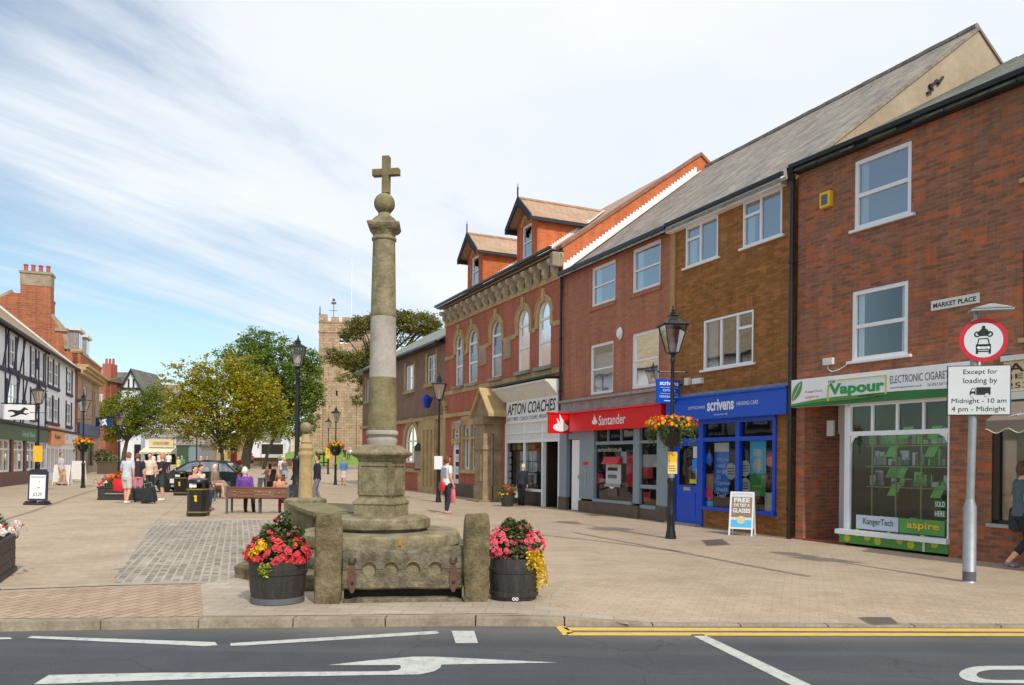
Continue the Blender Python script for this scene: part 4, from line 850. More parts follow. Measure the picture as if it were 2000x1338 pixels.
# dormers
def dormer_parts(c):
    hw, y0_, wz, az = .88, .32, 10.62, 11.44
    z0_ = EA + .1 + kA * y0_
    hole = (c - .40, c + .40, z0_ + .2, 10.50)
    mb = wall(MB(), c - hw, c + hw, z0_, wz, [hole], y=y0_, rev=.12)
    mb.poly([(c - hw, y0_, wz), (c + hw, y0_, wz), (c, y0_, az - .05)])
    ym = (wz - EA - .1) / kA
    for sx_ in (c - hw, c + hw): mb.poly([(sx_, y0_, z0_), (sx_, ym, wz), (sx_, y0_, wz)])
    D = mb.build('dormer', M['brick_sunlit'], B)
    # lining frame corners a shade deeper
    st = MB(); ring(st, c, 10.36, .40, .56, y0_ - .03, 14, 18, 162, .05); st.build('window_arch', M['sandstone'], D)
    W_ = window(D, hole, [(0, .48, 1, .48)], y=y0_ + .03, fw=.07, pane=M['pane'], room='room')
    # roof with overhang
    r = MB(); ho = hw + .20; yf = y0_ - .38; zo = wz - .10; k_ = (az - zo) / ho; yb = (az - EA - .1) / kA; ye = (zo - EA - .1) / kA
    for sg in (-1, 1):
        r.prism([(c + sg * ho, yf, zo), (c, yf, az), (c, yb, az), (c + sg * ho, ye, zo)], (0, 0, -.05))
    r.build('dormer_roof', M['tile_tan'], D)
    rr = MB(); rr.tube([(c, yf, az + .02), (c, yb, az + .02)], .06, 6); rr.build('ridge_tiles', M['tile_tan'], D)
    b_ = MB()
    for sg in (-1, 1):
        b_.prism([(c + sg * (ho + .05), yf - .04, zo - .16), (c + sg * (ho + .05), yf - .04, zo + .05), (c, yf - .04, az + .07), (c, yf - .04, az - .20)], (0, .06, 0))
        b_.box(c + sg * ho - .04, c + sg * ho + .04, yf, ye + .1, zo - .15, zo - .02)
        b_.poly([(c + sg * hw, yf, zo - .02), (c + sg * ho, yf, zo - .02), (c + sg * ho, ye, zo - .02), (c + sg * hw, ye, zo - .02)])
        for i in range(8): t = (i + .5) / 8; b_.prism([(c + sg * ho * t - .05, yf - .045, az - (az - zo) * t - .14), (c + sg * ho * t + .05, yf - .045, az - (az - zo) * t - .14), (c + sg * ho * t, yf - .045, az - (az - zo) * t - .27)], (0, .03, 0))
    b_.bar((c, yf - .02, az - .3), (c, yf - .02, az + .42), .045); b_.bar((c, yf - .02, az + .3), (c, yf - .02, az + .55), .02)
    b_.build('bargeboard', M['black_matt'], D)
    f2 = MB(); n = 22
    for i in range(n):
        ya, yb_ = y0_ + (ym - y0_) * i / n, y0_ + (ym - y0_) * (i + 1) / n; f2.poly([(c + hw + .004, ya, EA + .1 + kA * ya), (c + hw + .004, yb_, EA + .1 + kA * yb_), (c + hw + .004, yb_, EA + .1 + kA * ya + .18), (c + hw + .004, ya, EA + .1 + kA * ya + .18)])
    f2.build('stepped_flashing', M['lead'], D, fix=False)
    f3 = MB(); f3.prism([(c + ho - .02, ye - .1, zo + .02), (c + .05, yb - .1, az + .01), (c + .25, yb - .1, az - .02), (c + ho + .16, ye - .1, zo - .02)], (0, .02, .03)); f3.build('valley_flashing', M['lead'], D)
c1 = (F.sz(1008, 500, -.32)[0] + F.sz(1050.8, 500, -.32)[0]) / 2
c2 = (F.sz(912.9, 550, -.32)[0] + F.sz(943, 550, -.32)[0]) / 2
dormer_parts(c1); dormer_parts(c2)
# ground floor stonework
def pane_in(r, name='window', bars=(), fm='white', **k): return window(B, r, bars, y=.05, fw=.05, fm=M[fm], **k)
s_ = MB(); r = gw[0]; s_.box(r[0] - .15, r[1] + .12, -.05, -.002, r[3], r[3] + .35); s_.box(r[0] - .15, r[0], -.05, -.002, r[2] - .3, r[3]); s_.box(r[1], r[1] + .12, -.05, -.002, r[2], r[3]); s_.box(r[0] - .15, r[1] + .15, -.07, -.002, r[2] - .22, r[2] - .005)
s_.box(0, .25, -.10, -.002, .8, 4.1); s_.box(-.02, .36, -.14, 0, 4.1, 4.35)
s_.box(0, F.s(985), -.09, -.002, 3.55, 3.72)
s_.build('stone_dressings', M['sandstone'], B, bevel=.01)
pane_in(gw[0], bars=[(.5, 0, .5, 1), (0, .5, 1, .5)]); 
r = gw[1]; D = MB().box(r[0], r[1], .03, .08, r[2], r[3]).build('door', M['white'], B)
for i in range(6): MB().box((r[0] + r[1]) / 2 - .05, r[1] - .08, .018, .028, r[2] + .35 + i * .28, r[2] + .55 + i * .28).build('notice_card', M['pale_poster' if i % 2 else 'ink'], D)
r = dbl; s_ = MB(); ww_ = r[1] - r[0]
s_.box(r[0] - .16, r[1] + .16, -.06, -.002, r[3], r[3] + .42); s_.box(r[0] - .12, r[0] + .04, -.06, .05, r[2], r[3]); s_.box(r[1] - .04, r[1] + .12, -.06, .05, r[2], r[3]); s_.box((r[0] + r[1]) / 2 - .06, (r[0] + r[1]) / 2 + .06, -.05, .05, r[2], r[3])
s_.box(r[0], r[1], -.04, .05, r[2] + (r[3] - r[2]) * .68, r[2] + (r[3] - r[2]) * .74); s_.box(r[0] - .2, r[1] + .2, -.12, 0, r[2] - .16, r[2]); s_.build('stone_mullions', M['sandstone'], B, bevel=.01)
window(B, r, [(.5, 0, .5, 1), (.25, 0, .25, 1), (.75, 0, .75, 1)], y=.07, fw=.10, barw=.08, room='room', pane=M['pane'], curtain=[(.08, .44, .02, .62), (.56, .92, .02, .62)])
MB().box(0, shop[0], -.07, -.001, 0, .55).build('plinth', M['plinth'], B)
# porch
dep = .80; sA_, sB_ = F.s(927, dep), F.s(944, dep); po = MB()
for y0_, y1_ in ((-dep, -dep + .34), (-.34, 0)):
    po.box(sA_, sB_, y0_, y1_, .18, 3.0); po.box(sA_ - .04, sB_ + .04, y0_ - .03, y1_ + (.03 if y1_ < 0 else 0), .05, .62); po.box(sA_ - .05, sB_ + .05, y0_ - .04, y1_ + (.04 if y1_ < 0 else 0), 2.02, 2.18)
po.box(sA_, sB_, -dep + .34, -.34, 2.62, 3.0); po.box(sA_ - .25, sB_ + .2, -dep - .25, 0, 0, .07)
po.box(sA_ + .18, sB_ - .18, -dep - .04, -dep, .8, 1.9); po.box(sA_ - .05, sB_ + .07, -dep - .06, 0, 3.0, 3.30)
g0_, g1_ = F.s(919, dep), F.s(957, dep); pc = (g0_ + g1_) / 2
po.prism([(g0_ + .12, -dep + .05, 3.30), (g1_ - .12, -dep + .05, 3.30), (pc, -dep + .05, 4.26)], (0, dep - .05, 0))
po.build('porch', M['stone_dark'], B, bevel=.01)
rf_ = MB()
for q in (g0_, g1_): rf_.prism([(q, -dep - .08, 3.28), (pc, -dep - .08, 4.32), (pc, 0, 4.32), (q, 0, 3.28)], (0, 0, .13))
rf_.build('porch_roof', M['sandstone'], B, bevel=.01)
D = MB().box(sB_ - .22, sB_ - .17, -dep + .34, -.34, .07, 2.6).build('door', M['white'], B)
for i in range(6): MB().box(sB_ - .17, sB_ - .16, -dep + .38, -.44, .5 + i * .33, .75 + i * .33).build('notice_card', M['pale_poster' if i % 2 else 'ink'], D)
q = F.sz(899, 827.5, .35); MB().ball((q[0], -.35, q[1]), (.13, .13, .17), 10, 8).box(q[0] - .015, q[0] + .015, -.3, 0, q[1] + .1, q[1] + .13).build('globe_lamp', M['lamp_glass'], B, smooth=40)
# coach office shop front
X = lambda px, d=.12: F.s(px, d)
q0, q1 = X(987.8), W - .1
zt, zb_ = F.sz(987.8, 786, .12)[1], F.sz(988.6, 829, .12)[1]
fas = MB().box(q0, q1, -.12, 0, zb_, zt).build('fascia_sign', M['white'], B, bevel=.01)
text('AFTON COACHES', fas, q0 + .12, q1 - .12, zb_ + .33, zt - .1, M['ink'], y=-.126, shear=.25, bold=.015); text('DAY TRIPS  COACH TOURS  PRIVATE HIRE', fas, q0 + .1, q1 - .1, zb_ + .10, zb_ + .24, M['ink'], y=-.126)
cz = F.sz(970, 766, .5)[1]
c_ = MB(); c_.prism([(q0 - .25, -.5, cz), (q0 - .25, -.62, cz + .06), (q0 - .25, -.62, cz + .12), (q0 - .25, 0, cz + .16), (q0 - .25, 0, zt), (q0 - .25, -.14, zt)], (q1 - q0 + .3, 0, 0)); c_.build('cornice', M['white_dull'], B)
MB().box(q0 - .3, q1 + .06, -.66, -.04, cz + .165, cz + .24).build('cornice_capping', M['black'], B)
sfr = MB(); zsl = F.sz(1025, 955)[1]; z1 = F.sz(1025, 862)[1]; xs = [X(990, 0), X(1026, 0), X(1062, 0), W - .1]
MBx = MB().box(xs[0] - .05, W - .02, -.06, .1, z1, 3.02); MBx.build('panel_board', M['white_dull'], B)
for q in xs: sfr.box(q - .045, q + .045, -.07, .08, 0 if q != xs[1] else zsl, 3.0)
sfr.box(xs[0], xs[2], -.08, .08, zsl - .06, zsl + .03); sfr.box(xs[0], xs[3], -.075, .08, z1 - .05, z1 + .05)
sfr.box(xs[0], xs[3], -.1, .08, z1 + .28, z1 + .33)
sfr.build('shopfront_frame', M['white'], B, bevel=.006)
MB().box(xs[0], xs[2], -.04, .05, 0.0, zsl - .06).build('stall_riser', M['black'], B)
MB().poly([(xs[0], .0, zsl), (xs[2], .0, zsl), (xs[2], .0, z1), (xs[0], .0, z1)]).build('shop_window', M['shopglass'], B)
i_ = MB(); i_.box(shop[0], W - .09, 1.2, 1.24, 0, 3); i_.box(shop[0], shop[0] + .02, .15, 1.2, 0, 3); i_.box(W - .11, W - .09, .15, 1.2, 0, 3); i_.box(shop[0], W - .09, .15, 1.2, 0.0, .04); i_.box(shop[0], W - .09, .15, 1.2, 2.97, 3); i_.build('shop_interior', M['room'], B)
pp = MB()
for i in range(4):
    for j in range(3): pp.box(xs[1] - .55 + i * .36, xs[1] - .24 + i * .36, .05, .06, .8 + j * .40, 1.16 + j * .40)
for j in range(5): pp.box(xs[0] + .08, xs[0] + .30, .05, .06, .7 + j * .26, .9 + j * .26)
pp.build('tour_posters', M['pale_poster'], B)
tr_ = MB(); [tr_.ball((xs[0] + .4 + i * .42, .12, z1 - .2), (.2, .05, .14), 8, 5) for i in range(5)]; tr_.build('window_garland', mat('gold_garland', srgb(130, 90, 30), .7, .4, 9), B)
D = MB().box(xs[2] + .06, xs[2] + .12, .1, .7, .05, z1 - .1).box(xs[2] + .06, xs[3] - .05, .68, .72, .05, z1).build('door', M['dark_wood'], B)
MB().box(xs[2] + .28, xs[2] + .52, .66, .675, 1.3, 1.65).build('notice', M['pale_poster'], D); MB().box(xs[2] + .3, xs[2] + .55, .66, .675, .6, 1.0).build('notice', M['white_dull'], D)
# ---- police station (brown roughcast over brick and stone)
F = RF.sub(sP); W = sA0 - sP - .02; EP = 7.42
B = F.thing('police_station', 'low brown roughcast building with a blue wall lamp and stone ground floor', 'building')
wins = [F.rect(793, 716, 764.5, 807), F.rect(834.8, 697, 751, 850)]
zs = 3.60
gr = F.rect(791.8, 829, 903.7, 815.9)
wins2 = [(w[0] - 3.0 * k, w[1] - 3.0 * k, w[2], w[3]) for k in (1.6, 2.8) for w in wins[:1]]
mb = wall(MB(), 0, W, zs, EP, wins + wins2, rev=.16); mb.poly([(0, 0, zs), (0, 9, zs), (0, 9, EP), (0, 4.5, EP + 2.6), (0, 0, EP)]); mb.poly([(W, 0, 0), (W, 9, 0), (W, 9, EP), (W, 4.5, EP + 2.6), (W, 0, EP)])
mb.build('upper_wall', M['render_brown'], B)
mb = wall(MB(), 0, W, 0, zs, [gr], rev=.14, arch=[0]); mb.poly([(0, 0, 0), (0, 9, 0), (0, 9, zs), (0, 0, zs)]); mb.build('wall', M['brick_bright'], B)
for r in wins + wins2:
    w = window(B, r, [(0, .5, 1, .5), (.33, 0, .33, 1), (.66, 0, .66, 1)], y=.05, fw=.06, barw=.03, pane=M['pane_sky']); MB().box(r[0] - .25, r[0] - .01, -.025, -.001, r[2], r[3] + .2).box(r[1] + .01, r[1] + .15, -.025, -.001, r[2], r[3] + .2).box(r[0] - .2, r[1] + .15, -.12, 0, r[2] - .16, r[2]).build('sill', M['sandstone'], w)
w = window(B, gr, [(.5, 0, .5, 1), (0, .55, 1, .55)], y=.05, fw=.09, arch=True, barw=.08, curtain=[(.08, .46, .03, .95), (.54, .92, .55, .95)]); s_ = MB(); hw = (gr[1] - gr[0]) / 2; cx = (gr[0] + gr[1]) / 2
ring(s_, cx, gr[3] - hw, hw, hw + .30, -.06, 16, 0, 180, .06); s_.box(gr[0] - .3, gr[0], -.06, 0, gr[2] - .1, gr[3] - hw); s_.box(gr[1], gr[1] + .25, -.06, 0, gr[2] - .1, gr[3] - hw); s_.build('arch_surround', M['sandstone'], w)
roof(B, -.3, W, 0, EP, 4.5, EP + 2.6, M['slate_green'], over=.45)
MB().box(-.2, W, -.52, -.42, EP - .34, EP - .24).box(-.2, W, -.42, 0, EP - .36, EP - .30).build('gutter', M['black'], B)
s_ = MB(); s_.box(-.05, W, -.14, -.001, zs - .06, zs + .12); s_.box(0, F.s(827), -.08, -.001, .95, 1.15)
q0, q1 = F.s(829), F.s(855)
s_.box(q0, q1, -.22, -.001, 0, .3); s_.box(q0, q1, -.20, -.001, zs - .55, zs - .06)
for i in range(4): q = q0 + (q1 - q0 - .28) * i / 3; s_.box(q, q + .28, -.20, -.001, .3, zs - .55)
s_.box(q0, q1, -.10, -.001, 1.9, 2.15)
s_.box(F.s(818), F.s(827), -.06, -.001, 0, zs - .06); s_.box(F.s(860), F.s(868), -.06, -.001, 0, zs - .06)
s_.build('stone_dressings', M['sandstone'], B, bevel=.012)
MB().box(q0 + .3, q1 - .3, -.06, -.01, .3, 1.9).box(q0 + .3, q1 - .3, -.06, -.01, 2.15, 3.0).build('door', M['pane_sky'] if False else M['room_grey'], B)
a, b, c, d = F.rect(809, 874, 917.5, 823, d=.12); nb = MB().box(a, b, -.12, 0, c, d).build('notice_case', M['black_matt'], B); MB().box(a + .08, b - .06, -.126, -.118, c + .06, d - .2).build('notice', M['sandstone_grey'], nb); MB().prism([(a - .05, -.14, d), (b + .05, -.14, d), ((a + b) / 2, -.14, d + .22)], (0, .1, 0)).build('case_top', M['black_matt'], nb)
L_ = F.sz(832.7, 786, .45)
pl = MB().sqlathe([(.13, -.27), (.24, .13), (.25, .17), (.12, .30), (.03, .38)], (L_[0], -.45, L_[1])).build('blue_wall_lamp', mat('blue_lamp_glass', srgb(28, 52, 150), .2, .15, 3), B)
MB().bar((L_[0], -.45, L_[1] + .33), (L_[0], 0, L_[1] + .2), .03).build('lamp_arm', M['black'], pl)
RF0 = RF
# ================================================================ left hand row
LF = Facade.of((55, 944), 425, -1)
KL = .84
sL0, sL1, sL2 = LF.s(0) - 14, LF.s(145), LF.s(188.5)
F = LF.sub(sL0); W = sL1 - sL0; EL = 8.45
B = F.thing('timber_framed_building', 'long white building with black timber framing over green, orange and white shop fronts', 'building')
def lw(x0, yt, yb, x1): return F.rect(x0, yt, yb, x1)
ups = [lw(17.5, 649, 704, 27), lw(60, 672, 727, 66), lw(76, 683, 733, 82), lw(94, 695, 748, 101), lw(105, 702, 753, 112), lw(130, 718, 758, 138)]
lo = [lw(14, 735, 795, 31), lw(60, 756, 823, 67), lw(90, 771, 832, 100), lw(103.5, 777, 836, 112), lw(129, 787, 842, 137.5)]
for r in (ups, lo):
    for i in range(len(r)): a, b, c, d = r[i]; r[i] = (a, b, (6.35 if r is ups else 3.95), (7.95 if r is ups else 5.55))
extra = [(q, q + 1.3, z, z + 1.6) for q in (2.2, 6.4, 10.6) for z in (3.95, 6.35)]
mb = wall(MB(), 0, W, 3.1, EL, ups + lo + extra, rev=.12); mb.poly([(0, 0, 0), (0, 10, 0), (0, 10, EL), (0, 0, EL)]); mb.build('wall', M['render_white'], B)
for r in ups + lo + extra:
    w = window(B, r, [(0, .5, 1, .5), (.5, 0, .5, 1)], y=.0, fw=.10, pane=M['pane'], barw=.06)
    MB().box(r[0] - .22, r[0] - .0, -.05, -.002, r[2] - .1, r[3] + .1).box(r[1] + .0, r[1] + .30, -.05, -.002, r[2] - .1, r[3] + .1).box(r[0] - .2, r[1] + .30, -.10, -.002, r[2] - .30, r[2] - .1).build('shutter_boards', M['navy'], w)
t = MB(); sT = F.s(88)
t.box(0, sT, -.06, -.002, 5.95, 6.18); t.box(0, sT + 1, -.06, -.002, EL - .25, EL)
q = .4
while q < sT:
    if not any(r[0] - .3 < q < r[1] + .55 for r in ups + extra): t.box(q, q + .14, -.05, -.002, 6.18, EL - .25)
    if not any(r[0] - .3 < q < r[1] + .55 for r in lo + extra): t.box(q, q + .14, -.05, -.002, 3.3, 5.95)
    q += 2.05
for q, w_ in ((F.s(3), 2.2), (F.s(36), 2.6), (F.s(52) - 3.4, 2.0), (F.s(3) - 4.5, 2.2), (F.s(3) - 9, 2.2)):
    t.bar((q, -.03, 6.2), (q + w_ / 2, -.03, 8.2), .14, .05, up=(0, 1, 0))
    t.bar((q + .2, -.03, 3.4), (q + w_ * .7, -.03, 5.9), .14, .05, up=(0, 1, 0))
t.build('timber_framing', M['navy'], B)
ct = MB()
for px, z, r_ in ((45, 4.6, .42), (68.5, 4.5, .3), (69, 7.2, .3), (33, 6.0, .22)):
    q = F.s(px)
    for dx, dz in ((1, 0), (-1, 0), (0, 1), (0, -1)): ct.box(q + dx * r_ * .6 - .16, q + dx * r_ * .6 + .16, -.07, -.003, z + dz * r_ * .6 - .16, z + dz * r_ * .6 + .16)
    ct.box(q - .12, q + .12, -.075, -.003, z - .12, z + .12)
ct.build('timber_crosses', M['navy'], B)
roof(B, 0, W, 0, EL + .1, 5.6, EL + 5.6 * KL, M['tile_brown'], over=.35); MB().box(0, W, -.42, -.3, EL - .3, EL - .14).build('gutter', M['black_matt'], B)
MB().prism([(W - .05, -.5, EL - .5 * KL + .02), (W - .05, 5.6, EL + 5.6 * KL + .02), (W - .05, 5.6, EL + 5.6 * KL + .2), (W - .05, -.5, EL - .5 * KL + .2)], (.3, 0, 0)).build('verge', M['white_dull'], B)
# shopfronts
xg, xo, xw = F.s(87), F.s(117), W
zf = 3.15
fg = MB().box(0, xg, -.2, 0, 2.45, 3.25).build('bank_fascia', M['bank_green'], B); text('Lloyds Bank', fg, F.s(35), F.s(60), 2.62, 2.98, M['pale_poster'], y=-.21)
MB().box(F.s(34), F.s(60.5), -.205, -.2, 2.55, 3.05).build('sign_board', M['green_dark'], fg)
fo = MB().box(xg + .5, xo, -.3, 0, 2.35, 3.55).build('orange_fascia', M['orange'], B); text('Ruby', fo, xg + 1.6, xo - 1.6, 2.65, 3.05, M['maroon'], y=-.31, bold=.02)
fw_ = MB().box(xo + .2, xw - .1, -.25, 0, 2.5, 3.4).build('pale_fascia', M['white_dull'], B); text('J', fw_, xo + .8, xo + 1.2, 2.75, 3.1, M['ink_grey'], y=-.26)
MB().box(0, W, -.32, -.0, 3.26, 3.42).build('cornice', M['black_matt'], B)
sh = MB(); sh.box(0, xg, -.05, .3, 0, .75)
q = .2
while q < xg - 1: sh.box(q, q + .55, -.08, .3, .75, 2.45); q += 3.15
sh.build('brown_stall_riser', mat('brown_glazed_brick', srgb(104, 70, 62), .6, .2, 3), B)
f_ = MB(); q = .75
while q < xg - 1.5:
    for k in range(3): f_.box(q + k * 1.12, q + k * 1.12 + .14, -.03, .05, .75, 2.45)
    f_.box(q, q + 2.4, -.03, .05, .75, .86); f_.box(q, q + 2.4, -.035, .05, 1.9, 1.98); f_.box(q, q + 2.4, -.03, .05, 2.35, 2.45); q += 3.15
f_.build('shopfront_frame', M['white'], B)
MB().poly([(0, .02, .75), (xg, .02, .75), (xg, .02, 2.45), (0, .02, 2.45)]).build('shop_window', M['pane'], B); MB().box(0, xg, .35, .4, 0, 3.1).build('shop_interior', M['room'], B)
f_ = MB(); f_.box(xg, xw, -.02, .3, 0, .5)
for i in range(9): q = xg + (xw - xg - .3) * i / 8; f_.box(q, q + .3, -.08, .3, 0, 2.4 if q < xo else 2.5)
f_.box(xg, xw, -.06, .2, 2.1, 2.5); f_.build('white_shop_front', M['white'], B)
MB().poly([(xg, .05, .5), (xw, .05, .5), (xw, .05, 2.2), (xg, .05, 2.2)]).build('shop_window', M['pane'], B); MB().box(xg, xw, .32, .36, 0, 3.1).build('shop_interior', M['room_grey'], B)
jetty = None
T = None
q_ = LF.s(3, .1)
def projecting_left(px, px2, z0, z1, m, name, label, maxd=1.5):
    s_ = LF.s(px, .15); d_ = 0.3
    # outer distance found so that the far edge sits under px2
    lo_, hi_ = .2, 4.0
    for _ in range(30):
        mid = (lo_ + hi_) / 2
        if LF.s(px2, mid) > s_: lo_, hi_ = lo_, mid
        else: lo_, hi_ = mid, hi_
    dm = min(maxd, (lo_ + hi_) / 2)
    T = thing(name, label, 'sign', (*LF.pt(s_, 0)[:2], z0), LF.ang - math.pi / 2)
    MB().box(.1, dm, -.06, .06, 0, z1 - z0).build('sign_panel', m, T, bevel=.01)
    MB().box(0, dm, -.02, .02, z1 - z0 + .02, z1 - z0 + .08).build('bracket', M['black'], T)
    return T, dm
T, dm = projecting_left(8, 41, EYE + (893 - 826) / 59 * 1.6 * 1.02, EYE + (893 - 798) / 59 * 1.6 * 1.02, M['white'], 'projecting_sign', 'white square hanging sign with a galloping black horse on the timber framed front')
zc = .36; hx = dm * .52; hs = dm * .62
P = [(-.5, .10), (-.36, .16), (-.2, .14), (0, .12), (.12, .16), (.22, .28), (.30, .32), (.34, .28), (.46, .20), (.43, .15), (.33, .18), (.26, .08), (.24, .0), (.38, -.04), (.50, .0), (.49, -.04), (.36, -.12), (.18, -.08), (-.02, -.06), (-.16, -.08), (-.24, -.16), (-.38, -.20), (-.42, -.24), (-.34, -.25), (-.18, -.22), (-.12, -.12), (-.26, .04), (-.36, .06), (-.5, .02)]
MB().poly([(hx + hs * a, -.066, zc + hs * b) for a, b in P]).build('emblem', M['ink'], T, fix=False)
# ---- stone fronted building beyond with the big brick gable and chimney
F = LF.sub(sL1 + .05); W = sL2 - sL1
B = F.thing('stone_fronted_building', 'stone and red brick building with mansard dormers and a tall brick gable', 'building')
PB = 9.55
cols = [F.rect(159, 745, 785, 165), F.rect(176, 758, 795, 181)]
cols = [(a, b, 5.0, 7.3) for a, b, c, d in cols]
gsh = [(1.6, 4.2, .8, 3.2), (6.2, 9.0, .8, 3.2)]
mb = wall(MB(), 0, W, 0, 8.3, cols + gsh, rev=.3, y=-.15); mb.build('wall', M['sandstone_grey'], B)
[MB().box(a, b, -.17, -.152, 4.4, 7.9).build('red_panel', M['brick_smooth'], B) for a, b in ((2.2, 2.9), (8.0, 8.8))]
for r in cols: window(B, r, [(0, .5, 1, .5)], y=-.05, fw=.12, fm=M['white'])
for r in gsh: window(B, r, [(.5, 0, .5, 1)], y=.0, fw=.12, fm=M['dark_wood'])
MB().box(-.1, W + .2, -.75, -.15, 8.3, 8.55).box(-.1, W + .2, -.55, -.15, 8.0, 8.3).box(-.1, W + .2, -.95, -.15, 8.55, 8.75).build('stone_cornice', M['sandstone'], B, bevel=.04)
MB().box(0, W, -.35, .2, 8.75, 9.6).build('parapet', M['brick_far'], B); MB().box(-.05, W, -.42, .25, 9.6, 9.75).box(-.05, .7, -.42, .3, 9.6, 9.9).build('parapet_coping', M['sandstone'], B)
# gable end wall facing the camera
gp = [(-.15, 0), (-.15, 9.6), (.75, 9.7), (.95, 11.2), (1.7, 12.3), (3.7, 13.9), (4.3, 13.9), (6.3, 12.8), (9.5, 10.5), (9.5, 0)]
MB().prism([(0, a, b) for a, b in gp], (.35, 0, 0)).build('gable_wall', M['brick_far'], B)
mb = MB(); pr = [(.62, 9.9), (.8, 11.25), (1.75, 12.4)]
for i in range(len(pr) - 1): mb.bar((.15, *pr[i]), (.15, *pr[i + 1]), .45, .12, up=(1, 0, 0))
mb.bar((.15, 4.2, 13.98), (.15, 9.4, 10.6), .45, .12, up=(1, 0, 0)); mb.box(-.1, .5, .55, 1.4, 11.2, 11.45); mb.build('gable_coping', M['sandstone_grey'], B)
ch = MB().box(-.06, 1.2, 1.70, 3.72, 9.0, 14.55).build('chimney', M['brick_far'], B)
MB().box(-.08, 1.22, 1.68, 3.74, 14.55, 15.55).box(-.16, 1.3, 1.6, 3.82, 15.45, 15.62).build('chimney_top', M['sandstone_grey'], ch)
for i in range(4): MB().lathe([(.15, 0), (.13, .48), (.17, .50), (.17, .58), (.12, .6)], 10, (.35, 1.95 + i * .5, 15.6)).build('chimney_pot', mat('terracotta_pot', srgb(178, 94, 74), .8, .2, 3) if i == 0 else bpy.data.materials['terracotta_pot'], ch)
MB().box(1.2, 2.2, 1.8, 3.0, 9.0, 13.6).box(1.15, 2.25, 1.75, 3.05, 13.6, 13.75).build('flue_stack', M['brick_far'], B)
roof(B, .35, W, .6, 9.7, 1.7, 11.9, M['slate'], back=False, name='mansard'); MB().poly([(.35, 1.7, 11.9), (W, 1.7, 11.9), (W, 4, 12.2), (.35, 4, 12.2)]).build('flat_roof', M['slate'], B)
for q in (1.6, 5.4):
    d_ = MB().box(q, q + 2.0, .05, 1.6, 9.75, 11.55).build('dormer', M['grey_band'], B); MB().box(q - .2, q + 2.2, -.15, 1.7, 11.55, 11.75).build('dormer_roof', M['white_dull'], d_)
    MB().box(q + .25, q + .95, .03, .06, 10.2, 11.4).box(q + 1.1, q + 1.8, .03, .06, 10.2, 11.4).build('pane', M['pane'], d_)
T, dm = projecting_left(186, 206, EYE + (893.5 - 832) / 36.5 * 1.6, EYE + (893.5 - 815) / 36.5 * 1.6, M['sign_navy'], 'projecting_sign', 'navy sign with a white daisy wheel emblem on the stone fronted building')
mb = MB(); cx, cz, r_ = dm * .5, .37, .36
mb.box(cx - .12, cx + .12, -.07, -.064, cz - .12, cz + .12)
for k in range(4):
    a = k * math.pi / 2; R2 = lambda x_, z_: (cx + x_ * math.cos(a) - z_ * math.sin(a), -.068, cz + x_ * math.sin(a) + z_ * math.cos(a))
    mb.poly([R2(-.16, .12), R2(.16, .12), R2(.30, .34), R2(-.06, .24)])
mb.build('emblem', M['white'], T, fix=False); disc(MB(), cx, cz, .07, .07, -.074).build('emblem_centre', M['sign_navy'], T, fix=False)
MB().box(.3, W - .2, -.32, -.15, 3.35, 4.25).build('navy_fascia', M['sign_navy'], B)
